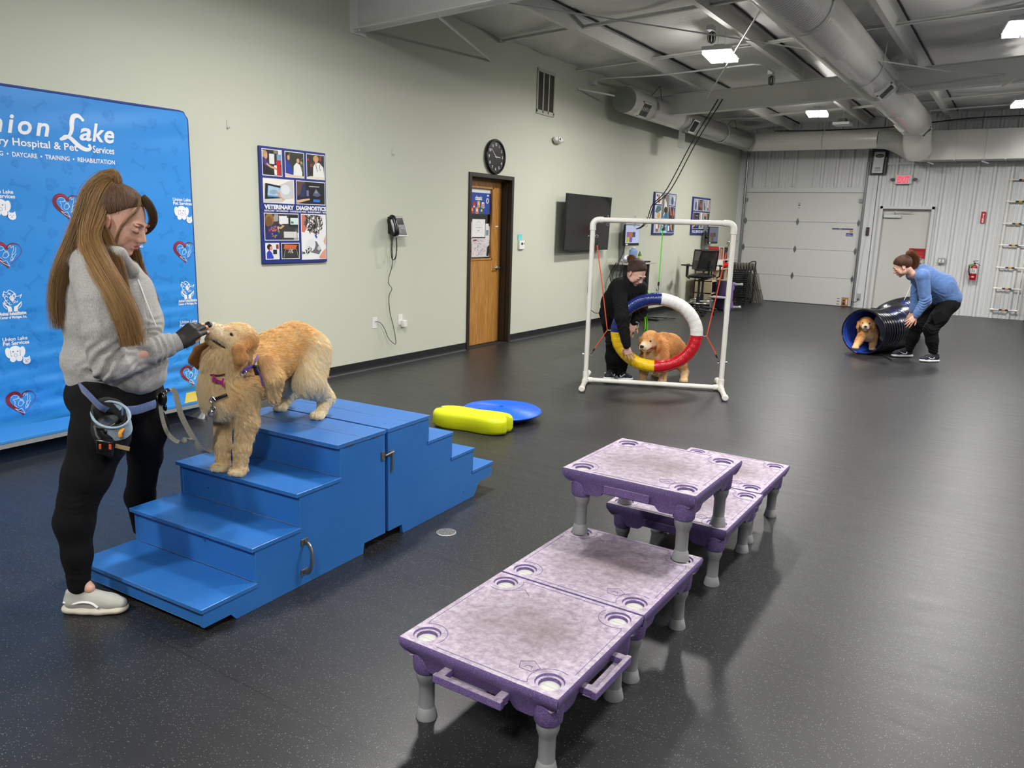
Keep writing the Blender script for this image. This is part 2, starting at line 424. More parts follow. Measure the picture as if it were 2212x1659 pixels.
# ------------------------------------------------------------------ blue wooden training stairs
def blue_wood():
    m = mat('blue_painted_wood', (46, 128, 205), .36, bump=(14, .15, .0015))
    nt = m.node_tree; b = nt.nodes['Principled BSDF']; N = nt.nodes.new; L = nt.links.new
    tc = N('ShaderNodeTexCoord'); n1 = N('ShaderNodeTexNoise'); n1.inputs['Scale'].default_value = 3.2; n1.inputs['Detail'].default_value = 8; n1.inputs['Roughness'].default_value = .7
    L(tc.outputs['Object'], n1.inputs['Vector'])
    mx = N('ShaderNodeMix'); mx.data_type = 'RGBA'; mx.inputs[6].default_value = lin((30, 92, 166)); mx.inputs[7].default_value = lin((50, 116, 188)); L(n1.outputs['Fac'], mx.inputs[0])
    vo = N('ShaderNodeTexVoronoi'); vo.inputs['Scale'].default_value = 7.5; L(tc.outputs['Object'], vo.inputs['Vector'])
    lt = N('ShaderNodeMath'); lt.operation = 'LESS_THAN'; lt.inputs[1].default_value = .045; L(vo.outputs['Distance'], lt.inputs[0])
    m2 = N('ShaderNodeMix'); m2.data_type = 'RGBA'; m2.inputs[7].default_value = lin((18, 60, 120)); L(mx.outputs[2], m2.inputs[6]); L(lt.outputs[0], m2.inputs[0])
    # worn paint on the edges
    ge = N('ShaderNodeBevel'); ge.inputs['Radius'].default_value = .006; ge.samples = 4
    geo = N('ShaderNodeNewGeometry'); dp = N('ShaderNodeVectorMath'); dp.operation = 'DOT_PRODUCT'; L(ge.outputs[0], dp.inputs[0]); L(geo.outputs['True Normal'], dp.inputs[1])
    n3 = N('ShaderNodeTexNoise'); n3.inputs['Scale'].default_value = 16; n3.inputs['Detail'].default_value = 6; L(tc.outputs['Object'], n3.inputs['Vector'])
    sb = N('ShaderNodeMath'); sb.operation = 'SUBTRACT'; sb.inputs[0].default_value = 1.0; L(dp.outputs['Value'], sb.inputs[1])
    s2 = N('ShaderNodeMath'); s2.operation = 'MULTIPLY'; L(sb.outputs[0], s2.inputs[0]); L(n3.outputs['Fac'], s2.inputs[1])
    g2 = N('ShaderNodeMath'); g2.operation = 'GREATER_THAN'; g2.inputs[1].default_value = .125; L(s2.outputs[0], g2.inputs[0])
    m3 = N('ShaderNodeMix'); m3.data_type = 'RGBA'; m3.inputs[7].default_value = lin((176, 186, 190)); L(m2.outputs[2], m3.inputs[6]); L(g2.outputs[0], m3.inputs[0])
    L(m3.outputs[2], b.inputs['Base Color'])
    return m
M_blue = blue_wood()
M_gap = mat('dark_seam', (12, 30, 60), .7)
M_zinc = mat('worn_zinc', (150, 146, 135), .38, metal=.85, bump=(60, .2, .001))
SX0, SX1 = 2.452, 3.245
TH = .018
def stair_unit(name, label, prof, treads, feet, ztop):
    """prof: side outline (y,z); treads: (y0,y1,z top)"""
    ys = [p[0] for p in prof]
    t = thing(name, label, 'stairs', ((SX0+SX1)/2, (min(ys)+max(ys))/2, 0))
    for x in (SX0, SX1-.02):
        mb2 = MB(); mb2.prism(prof, (x, 0, 0), (0, 1, 0), (0, 0, 1), .02)
        obj('side_panel', mb2, M_blue, t, smooth=0, bevel=.0015)
    for y0, y1, z in treads:
        mb = MB()
        if y1-y0 > .3:
            c = (y0+y1)/2
            mb.box2((SX0-.006, y0, z-TH), (SX1+.006, c-.002, z)); mb.box2((SX0-.006, c+.002, z-TH), (SX1+.006, y1, z))
            for px in np.linspace(SX0+.05, SX1-.05, 5):
                for py in (y0+.04, y1-.03): mb.lathe([(.004, 0), (.003, .0012)], (px, py, z), n=8)
        else: mb.box2((SX0-.006, y0, z-TH), (SX1+.006, y1, z))
        obj('tread', mb, M_blue, t, smooth=0, bevel=.002)
    return t
# near unit: climbs away from the camera
R1 = [(1.655, .112), (1.910, .270), (2.160, .428), (2.412, .586)]
prof1 = [(1.662, .03), (1.79, .03), (1.815, 0), (2.575, 0), (2.585, .05), (2.742, .05), (2.742, .568), (2.425, .568), (2.425, .41), (2.172, .41), (2.172, .252), (1.922, .252), (1.922, .094), (1.662, .094)]
u1_ = stair_unit('training_stairs', 'near half of the blue wooden stairs, the golden dog standing on it', prof1,
                 [(1.650, 1.922, .112), (1.903, 2.172, .270), (2.153, 2.425, .428), (2.405, 2.742, .586)], None, .586)
for (y, z0, z1) in ((1.668, .03, .092), (1.924, .112, .250), (2.174, .270, .408), (2.427, .428, .566)):
    obj('riser', MB().box2((SX0+.004, y, z0), (SX1-.004, y+.014, z1)), M_blue, u1_, smooth=0)
obj('back_panel', MB().box2((SX0+.004, 2.725, .05), (SX1-.004, 2.741, .566)), M_blue, u1_, smooth=0)
for x in (SX0+.04, SX1-.06):
    obj('runner', MB().box2((x, 1.84, 0.001), (x+.02, 2.55, .03)), M_blue, u1_, smooth=0)
# grip handle
h = MB(); hx = SX1+.001
h.box2((hx, 2.172, .185), (hx+.003, 2.212, .213)); h.box2((hx, 2.167, .045), (hx+.003, 2.207, .073))
pth = smooth_pts([(hx+.003, 2.192, .198), (hx+.03, 2.191, .19), (hx+.045, 2.190, .16), (hx+.047, 2.189, .13), (hx+.045, 2.188, .1), (hx+.03, 2.187, .068), (hx+.003, 2.186, .06)], 4)
h.tube(pth, .0085, n=8, sq=(.7, 1.3)); obj('grip_handle', h, M_zinc, u1_, bevel=.0008)
for (ya, yb) in ((2.46, 2.52), (2.64, 2.69)):
    obj('hinge_edge', MB().box2((SX1+.0045, ya, .569), (SX1+.009, yb, .573)), M_zinc, u1_, smooth=0)
# far unit: goes down away from the camera
prof2 = [(2.766, .05), (2.766, .568), (3.105, .568), (3.105, .43), (3.325, .43), (3.325, .285), (3.545, .285), (3.545, .148), (3.757, .148), (3.757, .083), (3.61, .068), (3.57, .012), (3.555, .0), (2.885, 0), (2.875, .05)]
u2_ = stair_unit('training_stairs', 'far half of the blue wooden stairs, stepping down towards the yellow cushion', prof2[::-1],
                 [(2.762, 3.105, .586), (3.090, 3.328, .447), (3.312, 3.548, .302), (3.532, 3.760, .166)], None, .586)
for (y, z0, z1) in ((3.091, .447, .566), (3.311, .302, .428), (3.531, .166, .283), (3.742, .075, .147)):
    obj('riser', MB().box2((SX0+.004, y, z0), (SX1-.004, y+.012, z1)), M_blue, u2_, smooth=0)
obj('back_panel', MB().box2((SX0+.004, 2.768, .05), (SX1-.004, 2.784, .566)), M_blue, u2_, smooth=0)
l = MB(); l.box2((SX1+.001, 2.772, .445), (SX1+.005, 2.80, .47)); l.tube([(SX1+.008, 2.79, .462), (SX1+.008, 2.79, .375), (SX1+.006, 2.787, .36)], .005, n=6); l.tube([(SX1+.008, 2.735, .457), (SX1+.008, 2.80, .462)], .005, n=6)
obj('latch', l, M_zinc, u2_)
l = MB(); l.box2((SX1+.001, 2.712, .435), (SX1+.006, 2.735, .478)); obj('latch_plate', l, M_zinc, u1_, smooth=0)
for u_, th_ in ((u1_, R(2.6)), (u2_, R(3.0))):
    pv = Vector((3.25, 2.745, 0)); d_ = u_.location-pv; u_.rotation_euler.z = th_; u_.location = pv+Matrix.Rotation(th_, 3, 'Z') @ d_
# ------------------------------------------------------------------ purple platforms on grey legs
def purple_mat():
    m = mat('speckled_purple_plastic', (112, 84, 150), .55, bump=(300, .3, .0008))
    nt = m.node_tree; b = nt.nodes['Principled BSDF']; N = nt.nodes.new; L = nt.links.new
    tc = N('ShaderNodeTexCoord'); geo = N('ShaderNodeNewGeometry')
    n1 = N('ShaderNodeTexNoise'); n1.inputs['Scale'].default_value = 420; n1.inputs['Detail'].default_value = 2; L(tc.outputs['Object'], n1.inputs['Vector'])
    r = N('ShaderNodeValToRGB'); r.color_ramp.elements[0].position = .45; r.color_ramp.elements[1].position = .72; L(n1.outputs['Fac'], r.inputs[0])
    mx = N('ShaderNodeMix'); mx.data_type = 'RGBA'; mx.inputs[6].default_value = lin((90, 70, 124)); mx.inputs[7].default_value = lin((146, 126, 170)); L(r.outputs[0], mx.inputs[0])
    # dusty worn top: paler, brownish in the middle; tied to the part's own upper face
    sp = N('ShaderNodeSeparateXYZ'); L(geo.outputs['Normal'], sp.inputs[0])
    up = N('ShaderNodeMapRange'); up.inputs[1].default_value = .6; up.inputs[2].default_value = .95; L(sp.outputs[2], up.inputs[0])
    n2 = N('ShaderNodeTexNoise'); n2.inputs['Scale'].default_value = 4.5; n2.inputs['Detail'].default_value = 7; n2.inputs['Roughness'].default_value = .7; L(tc.outputs['Object'], n2.inputs['Vector'])
    n2b = N('ShaderNodeTexNoise'); n2b.inputs['Scale'].default_value = 34; n2b.inputs['Detail'].default_value = 6; n2b.inputs['Roughness'].default_value = .75; n2b.inputs['Distortion'].default_value = .3; L(tc.outputs['Object'], n2b.inputs['Vector'])
    ob = N('ShaderNodeSeparateXYZ'); L(tc.outputs['Object'], ob.inputs[0])
    ln = N('ShaderNodeVectorMath'); ln.operation = 'LENGTH'
    cb = N('ShaderNodeCombineXYZ'); L(ob.outputs[0], cb.inputs[0]); L(ob.outputs[1], cb.inputs[1]); L(cb.outputs[0], ln.inputs[0])
    cr = N('ShaderNodeMapRange'); cr.inputs[1].default_value = .33; cr.inputs[2].default_value = .06; cr.inputs[4].default_value = 1.5; L(ln.outputs['Value'], cr.inputs[0])
    dm = N('ShaderNodeMath'); dm.operation = 'MULTIPLY'; L(cr.outputs[0], dm.inputs[0]); L(n2.outputs['Fac'], dm.inputs[1])
    top = N('ShaderNodeMix'); top.data_type = 'RGBA'; top.inputs[6].default_value = lin((136, 120, 142)); top.inputs[7].default_value = lin((192, 180, 194)); rq = N('ShaderNodeMapRange'); rq.inputs[1].default_value = .36; rq.inputs[2].default_value = .64; L(n2b.outputs['Fac'], rq.inputs[0]); L(rq.outputs[0], top.inputs[0])
    t2 = N('ShaderNodeMix'); t2.data_type = 'RGBA'; t2.inputs[7].default_value = lin((88, 74, 70)); L(top.outputs[2], t2.inputs[6]); L(dm.outputs[0], t2.inputs[0])
    fin = N('ShaderNodeMix'); fin.data_type = 'RGBA'; L(up.outputs[0], fin.inputs[0]); L(mx.outputs[2], fin.inputs[6]); L(t2.outputs[2], fin.inputs[7])
    L(fin.outputs[2], b.inputs['Base Color'])
    n = nt.nodes
    return m
M_pur = purple_mat()
M_leg = mat('grey_leg_plastic', (128, 128, 130), .42)
M_foot = mat('light_grey_foot', (150, 150, 151), .5)
M_capw = mat('white_socket_cap', (186, 186, 180), .5)
M_sock = mat('socket_shadow_purple', (60, 44, 84), .6)
HW = .289
def platform(label, loc, legs=(1, 1, 1, 1), handles=(), leg_len=None, rz=0, slot=()):
    """origin on the platform's centre at the foot level; top at .295"""
    T = .295
    t = thing('training_platform', label, 'platform', loc, rz, 'purple speckled platforms on grey legs')
    mb = MB()
    n = 32; rs = .034; cx = HW-.062
    # top surface by grid with holes approximated by ring geometry
    def ringhole(px, py):
        # square patch .124 wide around the socket
        a = .062
        sq = []; ci = []; ci2 = []; ci3 = []
        for k in range(n):
            an = 2*math.pi*k/n; c, s = math.cos(an), math.sin(an)
            q = a/max(abs(c), abs(s)); sq.append((px+c*q, py+s*q, T))
            ci.append((px+c*.045, py+s*.045, T)); ci2.append((px+c*.042, py+s*.042, T-.006)); ci3.append((px+c*rs, py+s*rs, T-.007))
        ci4 = [(px+(x-px)*.92, py+(y-py)*.92, T-.03) for x, y, z in ci3]
        vs = sq+ci+ci2+ci3+ci4
        fs = []
        for r_i in range(4):
            for k in range(n): fs.append((r_i*n+k, r_i*n+(k+1) % n, (r_i+1)*n+(k+1) % n, (r_i+1)*n+k))
        mb.add(vs, fs)
    L_ = HW-.124
    for sx in (-1, 1):
        for sy in (-1, 1): ringhole(sx*cx, sy*cx)
    mb.add([(-L_, -HW, T), (L_, -HW, T), (L_, HW, T), (-L_, HW, T)], [(0, 1, 2, 3)])
    for sx in (-1, 1): mb.add([(sx*L_, -L_, T), (sx*HW, -L_, T), (sx*HW, L_, T), (sx*L_, L_, T)], [(0, 1, 2, 3) if sx > 0 else (3, 2, 1, 0)])
    # skirt with scalloped lower edge, sloping inward
    def low(s_):   # s_ from -1..1 along a side: depth of the skirt
        a = abs(s_)
        if a > .84: return .062
        if a > .70: return .062+(.84-a)/.14*.045
        if a > .48: return .107
        if a > .42: return .107-(.48-a)/.06*.020
        return .087
    N_ = 48
    for side in range(4):
        M = Matrix.Rotation(side*math.pi/2, 4, 'Z')
        rows = []
        for i in range(N_+1):
            s_ = -1+2*i/N_; d = low(s_); x = s_*HW
            rows.append([M @ Vector((x, -HW, T)), M @ Vector((x*1.008, -HW-.004, T-.008)), M @ Vector((x*1.0, -HW-.001, T-.028)), M @ Vector((x*.975, -HW+.014, T-.050)), M @ Vector((x*.955, -HW+.028, T-d)), M @ Vector((x*.93, -HW+.045, T-d)), M @ Vector((x*.93, -HW+.045, T-.03))])
        vs = [p for r_ in rows for p in r_]; k = 7
        mb.add(vs, [(i*k+j, (i+1)*k+j, (i+1)*k+j+1, i*k+j+1) for i in range(N_) for j in range(k-1)])
    # underside and ribs
    mb.add([(-HW*.93, -HW*.93, T-.03), (HW*.93, -HW*.93, T-.03), (HW*.93, HW*.93, T-.03), (-HW*.93, HW*.93, T-.03)], [(3, 2, 1, 0)])
    for q in (-.1, .1):
        mb.box((q, 0, T-.05), (.008, HW*1.8, .04)); mb.box((0, q, T-.05), (HW*1.8, .008, .04))
    for sx in (-1, 1):
        for sy in (-1, 1): mb.lathe([(.047, T-.03), (.046, T-.085), (.043, T-.118), (.040, T-.122), (.030, T-.122)], (sx*cx, sy*cx, 0), n=24, cap=False)
    # moulded lines on the deck: border groove and little diamond emblem
    def line(pts, w=.0022):
        for a, b in zip(pts, pts[1:]):
            a, b = Vector(a), Vector(b); d = (b-a).normalized(); p = Vector((-d.y, d.x))*w/2
            mb.add([(*(a+p), T+.0004), (*(a-p), T+.0004), (*(b-p), T+.0004), (*(b+p), T+.0004), (*(a), T+.0016), (*(b), T+.0016)], [(0, 4, 5, 3), (4, 1, 2, 5), (0, 1, 4), (3, 5, 2)])
    g = HW-.018; q = .062
    for side in range(4):
        M = Matrix.Rotation(side*math.pi/2, 2)
        P = [(-g+.115, -g), (g-.115, -g)]+[(cx-q*math.cos(a)*1.0, -cx+q*math.sin(a)) for a in [math.radians(-30+20*i) for i in range(8)]]
        P = [P[0], P[1]]+[(cx+.066*math.cos(a), -cx+.066*math.sin(a)) for a in [math.radians(215-15*i) for i in range(11)]]
        line([tuple(M @ Vector(p)) for p in P])
    line([(.10, -.185), (.135, -.16), (.17, -.185), (.155, -.215), (.115, -.215), (.10, -.185)])
    line([(-.17, .185), (-.135, .215), (-.10, .185)])
    line([(.125, -.205), (.13, -.19), (.145, -.19), (.15, -.205)])
    obj('deck', mb, M_pur, t, world=False, smooth=40)
    for i, (sx, sy) in enumerate(((-1, -1), (1, -1), (1, 1), (-1, 1))):
        if legs[i] != 2:
            c = MB(); c.lathe([(.0325, T-.024), (.0325, T-.017), (.030, T-.0155), (0.001, T-.0155)], (sx*cx, sy*cx, 0), n=24)
            c.box((sx*cx, sy*cx, T-.0152), (.05, .002, .0012))
            obj('socket_cap', c, M_capw, t, world=False, smooth=40)
        if legs[i]:
            z0 = 0.0
            l = MB(); l.lathe([(.0001, z0), (.034, z0), (.035, z0+.003), (.028, z0+.034), (.0255, z0+.040), (.0255, z0+.118), (.0275, z0+.126), (.0345, z0+.146), (.036, z0+.165), (.034, z0+.171), (.030, z0+.184)], (sx*cx, sy*cx, 0), n=28, cap=False)
            lg = obj('leg', l, M_leg, t, world=False, smooth=50)
            f = MB(); f.lathe([(.0001, z0+.0), (.0345, z0), (.0355, z0+.003), (.0285, z0+.034), (.0262, z0+.0405), (.0257, z0+.0415)], (sx*cx, sy*cx, 0), n=28, cap=False)
            obj('rubber_foot', f, M_foot, lg, world=False, smooth=50)
    for side in handles:
        M = Matrix.Rotation(side*math.pi/2, 4, 'Z')
        h = MB(); h.T = M
        h.box((-.105, -HW-.004, T-.065), (.03, .05, .022)); h.box((.105, -HW-.004, T-.065), (.03, .05, .022)); h.box((0, -HW-.030, T-.067), (.25, .018, .027)); h.box((0, -HW-.012, T-.079), (.24, .045, .006))
        obj('handle', h, M_pur, t, world=False, bevel=.004)
    for side in slot:
        M = Matrix.Rotation(side*math.pi/2, 4, 'Z')
        h = MB(); h.T = M
        h.box((0, -HW+.013, T-.06), (.20, .016, .035))
        obj('connector_slot', h, M_pur, t, world=False, bevel=.003)
    return t
PX = 4.528
platform('nearest purple platform, lowest at the front of the row, with two protruding handles', (4.531, 1.999, 0), handles=(0, 1))
platform('second purple platform on the floor, half shaded by the raised one', (4.531, 2.588, 0))
platform('topmost purple platform, raised on the ones below it', (4.527, 3.035, .297), legs=(1, 1, 1, 1), slot=(0,))
platform('purple platform on the floor behind and partly under the raised one', (4.517, 3.505, 0), slot=(0,))
platform('farthest purple platform on the floor, at the far end of the row', (4.500, 4.100, 0))

# ------------------------------------------------------------------ yellow bone cushion and blue disc
M_yel = mat('lime_yellow_vinyl', (214, 222, 22), .38, bump=(8, .1, .003))
M_bvin = mat('bright_blue_vinyl', (24, 96, 214), .36)
def bone_outline(n=120):
    pts = []
    for k in range(n):
        a = 2*math.pi*k/n; x = .325*math.cos(a); y = .145*math.sin(a)
        # superellipse with a waist and a notch at each end
        x = .325*math.copysign(abs(math.cos(a))**.55, math.cos(a)); y = .15*math.copysign(abs(math.sin(a))**.6, math.sin(a))
        w_ = 1-.20*math.exp(-(x/.16)**2); y *= w_
        if abs(x) > .2: x -= math.copysign(.045*math.exp(-(y/.028)**2), x)
        pts.append((x, y))
    return pts
bo = bone_outline(); n = len(bo)
t = thing('bone_cushion', 'lime yellow bone shaped balance cushion lying beside the blue stairs', 'balance cushion', (2.30, 4.92, 0), R(13))
t.rotation_euler = (0, 0, R(8))
t.location = (2.29, 4.80, 0)
mb = MB(); prof = [(.55, .0), (.86, .0), (.97, .012), (1.0, .035), (1.0, .098), (.985, .118), (.95, .132), (.90, .135), (.6, .133), (.25, .132), (0.02, .132)]
vs = []
for s, z in prof:
    for x, y in bo:
        k = s if s < .9 else 1; e = 1-(1-s if s >= .9 else 0)*1
        vs.append((x*s if s < .9 else x-(1-s)*.3*math.copysign(1, x)*min(1, abs(x)/.1), y*s if s < .9 else y-(1-s)*.3*math.copysign(1, y)*min(1, abs(y)/.05), z))
mb.add(vs, [(i*n+k, i*n+(k+1) % n, (i+1)*n+(k+1) % n, (i+1)*n+k) for i in range(len(prof)-1) for k in range(n)])
obj('cushion_body', mb, M_yel, t, world=False, smooth=60)
mb = MB()
for i in range(-14, 15):
    for j in range(-6, 7):
        x, y = i*.021+(j % 2)*.0105, j*.0195
        if abs(x) < .262 and abs(y) < .098*(1-.20*math.exp(-(x/.16)**2)) and not (abs(x) > .26 and abs(y) < .02): mb.lathe([(.0045, .130), (.004, .135), (.002, .1375)], (x, y, 0), n=6)
tag(obj('grip_nubs', mb, M_yel, t, world=False, smooth=60), kind='stuff')
t = thing('balance_disc', 'round blue balance disc with raised rings, lying behind the yellow bone cushion', 'balance disc', (2.28, 5.22, 0))
mb = MB(); Rd = .335; prof = [(.24, 0.012), (.26, .02), (.30, .040), (.325, .052), (.335, .062), (.334, .070), (.322, .078)]
r = .322; up_ = 0
while r > .02:
    h = .078+.022*(1-(r/.322)**2)
    prof += [(r, h), (r-.004, h+.003), (r-.007, h+.003), (r-.010, h)]; r -= .0135
mb.lathe([(.001, 0), (.12, .0), (.16, .003)]+prof, n=96, cap=False)
obj('disc_body', mb, M_bvin, t, world=False, smooth=50)
mb = MB(); mb.lathe([(.17, .0), (.17, .012), (.20, .012), (.2, .0)], n=48, cap=False); obj('disc_base_ring', mb, M_bvin, t, world=False)

# ------------------------------------------------------------------ floor drain
t = thing('floor_drain', 'round metal drain grate set in the floor beside the blue stairs', 'drain', (3.413, 3.022, 0))
mb = MB(); mb.lathe([(.052, 0), (.052, .003), (.047, .004), (.047, .001)], n=32, cap=False)
for i in range(-4, 5):
    L_ = math.sqrt(max(.047**2-(i*.0105)**2, 0)); mb.box((0, i*.0105, .002), (2*L_, .004, .003)); mb.box((i*.0105, 0, .002), (.004, 2*L_, .003))
obj('grate', mb, mat('dull_metal', (178, 176, 170), .4, metal=.7), t, world=False)
obj('drain_hole', MB().lathe([(.047, .0005), (.001, .0005)], n=24), M_dark, t, world=False)

# ------------------------------------------------------------------ tyre jump: white pipe frame with ring
HD = Vector((.9228, .3853, 0)).normalized(); HD = Vector((.917, .398, 0)).normalized(); HO = Vector((2.127, 7.004, 0)); HN = Vector((HD.y, -HD.x, 0))
def H(u, z, w_=0): return HO+HD*u+Vector((0, 0, z))+HN*w_
M_pvc = mat('white_pvc_pipe', (236, 234, 226), .35, var=(5, .25, (220, 216, 204)))
M_black = mat('black_plastic', (22, 22, 24), .45)
M_eye = mat('steel_hardware', (190, 190, 188), .3, metal=.9)
W_ = 1.353; HZ = 1.645; PR = .0245
jump = thing('tire_jump_frame', 'white plastic pipe frame of the tire jump standing on the floor', 'jump frame', H(W_/2, 0))
def el(a, b, c): return smooth_pts([a, b, c], 6)
mb = MB(); mb.tube([H(0, .045), H(0, HZ-.08)], PR, n=16); obj('upright', mb, M_pvc, jump)
mb = MB(); mb.tube([H(W_, .045), H(W_, HZ-.08)], PR, n=16); obj('upright', mb, M_pvc, jump)
mb = MB(); mb.tube([H(.08, HZ), H(W_-.08, HZ)], PR, n=16); obj('top_bar', mb, M_pvc, jump)
mb = MB(); mb.tube([H(0.02, .033), H(W_-.02, .033)], PR, n=16); obj('bottom_bar', mb, M_pvc, jump)
for s, u in ((1, 0), (-1, W_)):
    mb = MB(); pts = [H(u, HZ-.10), H(u, HZ-.055)]+[H(u+s*(.055-.055*math.cos(a)), HZ-.055+.055*math.sin(a)) for a in [math.pi/2*i/6 for i in range(1, 6)]]+[H(u+s*.055, HZ), H(u+s*.10, HZ)]
    mb.tube(pts, .031, n=16); obj('elbow', mb, M_pvc, jump)
    mb = MB(); mb.tube([H(u, .033, -.10), H(u, .033, .10)], .031, n=16); mb.tube([H(u, .03), H(u, .12)], .031, n=16); mb.tube([H(u, .033), H(u+s*.07, .033)], .031, n=16); obj('tee', mb, M_pvc, jump)
    for d in (-1, 1):
        L_ = .50 if d > 0 else .40
        mb = MB(); mb.tube([H(u, .033, d*.08), H(u, .033, d*(L_-.02))], PR, n=16); mb.tube([H(u, .033, d*(L_-.06)), H(u, .033, d*(L_-.01)), H(u, .033, d*L_)], [.031, .031, .022], n=16)
        obj('foot', mb, M_pvc, jump)
def eyebolt(P, axis, parent, nm='eye_bolt', L_=.07):
    P = Vector(P); axis = Vector(axis)
    mb = MB(); mb.tube([P-axis*L_, P], .0025, n=6)
    V2 = Vector((0, 0, 1)) if abs(axis.z) < .5 else HD
    mb.tube([P+axis*.013-axis*.013*math.cos(a)+V2*.013*math.sin(a) for a in [2*math.pi*i/14 for i in range(14)]], .0025, n=6, closed=True)
    mb.tube([P-axis*(L_+.004), P-axis*(L_-.004)], .006, n=6)
    obj(nm, mb, M_eye, parent)
eyebolt(H(.03, 1.486), HD, jump); eyebolt(H(W_-.03, 1.482), -HD, jump); eyebolt(H(.03, .30), HD, jump); eyebolt(H(W_-.03, .297), -HD, jump)
for u in (.144, .408, .518, .676): eyebolt(H(u, HZ-.028), (0, 0, -1), jump)
# ring
RC = (.687, .551); RA, RB = .394, .341; RT = .062
RC = (.685, .551)
def ringpt(a): return (RC[0]+RA*math.cos(a), RC[1]+RB*math.sin(a))
ring = thing('tire_ring', 'padded ring of blue, white, red and yellow quarters hanging in the white frame', 'tire', H(RC[0], RC[1]-RB-RT))
M_r = {'blue': mat('navy_tape', (28, 44, 112), .22, bump=(25, .35, .004)), 'white': mat('white_tape', (235, 234, 230), .4, bump=(25, .35, .004)), 'red': mat('red_tape', (196, 22, 36), .25, bump=(25, .35, .004)), 'yellow': mat('yellow_tape', (238, 196, 14), .38, bump=(25, .35, .004))}
for nm, a0, a1 in (('white', 0, 86), ('blue', 86, 181), ('yellow', 181, 270), ('red', 270, 360)):
    mb = MB(); K = 150; n = 20
    vs = []
    for i in range(K+1):
        a = R(a0+(a1-a0)*i/K); u, z = ringpt(a); c = H(u, z)
        out = (HD*math.cos(a)*RB+Vector((0, 0, 1))*math.sin(a)*RA).normalized()
        rr_ = RT*(1+.020*math.sin(a*RA/.0024+.8*math.sin(a*5))+.012*math.sin(a*37+2)+.01*math.sin(a*13))
        for k in range(n):
            b = 2*math.pi*k/n; wob = 1+.02*math.sin(3*b+a*9)
            vs.append(c+(out*math.cos(b)+HN*math.sin(b))*rr_*wob)
    mb.add(vs, [(i*n+k, i*n+(k+1) % n, (i+1)*n+(k+1) % n, (i+1)*n+k) for i in range(K) for k in range(n)])
    mb.add([], []); nn_ = len(vs); mb.f.append(tuple(range(n))); mb.f.append(tuple(range(nn_-n, nn_))); mb.m += [0, 0]
    tag(obj(nm+'_section', mb, M_r[nm], ring, smooth=60), label=nm+' taped quarter of the ring')
for u, z, w_ in ((.229-.03, .556, 1), (1.145+.03, .545, -1)):
    mb = MB(); mb.tube([H(u, z), H(u+w_*.06, z)], .003, n=6); obj('side_hook', mb, M_eye, ring)
mb = MB(); mb.tube(smooth_pts([H(.676, .945), H(.676, .965), H(.67, .975), H(.664, .965), H(.668, .95)], 4), .0025, n=6); obj('top_eye', mb, M_eye, ring)
# elastic cords
M_org = mat('orange_bungee', (232, 84, 44), .6); M_grn = mat('green_cord', (86, 214, 40), .55)
def cord(name, label, pts, m, ends):
    t = thing(name, label, 'cord', pts[0])
    obj('cord', MB().tube(pts, .0055, n=8), m, t)
    for P, Q in ends:
        P, Q = Vector(P), Vector(Q); d = (Q-P).normalized(); L_ = (Q-P).length
        mb = MB(); mb.tube([P, P+d*L_*.45], .009, n=8); sd = HD if abs(d.z) > .5 else Vector((0, 0, 1))
        mb.tube(smooth_pts([P+d*L_*.4, P+d*L_*.8+sd*.006, Q+sd*.004, Q-sd*.010, P+d*L_*.8-sd*.012], 4), .0028, n=6)
        obj('end_hook', mb, M_black, t)
    return t
cord('elastic_cord', 'orange elastic cord bracing the ring on the left side of the frame', [H(.05, 1.40), H(.125, .98), H(.196, .556), H(.10, .40), H(.075, .355)], M_org, (((H(.05, 1.40)), (H(.043, 1.47))), ((H(.078, .36)), (H(.045, .305)))))
cord('elastic_cord', 'orange elastic cord bracing the ring on the right side of the frame', [H(1.30, 1.37), H(1.24, .95), H(1.178, .545), H(1.265, .40), H(1.283, .36)], M_org, (((H(1.30, 1.37)), (H(1.312, 1.465))), ((H(1.28, .365)), (H(1.315, .30)))))
cord('green_bungee', 'bright green cord holding the ring up from the top bar', [H(.680, 1.57), H(.679, 1.30), H(.676, 1.05)], M_grn, (((H(.676, 1.06)), (H(.670, .975))), ((H(.68, 1.56)), (H(.679, 1.60)))))

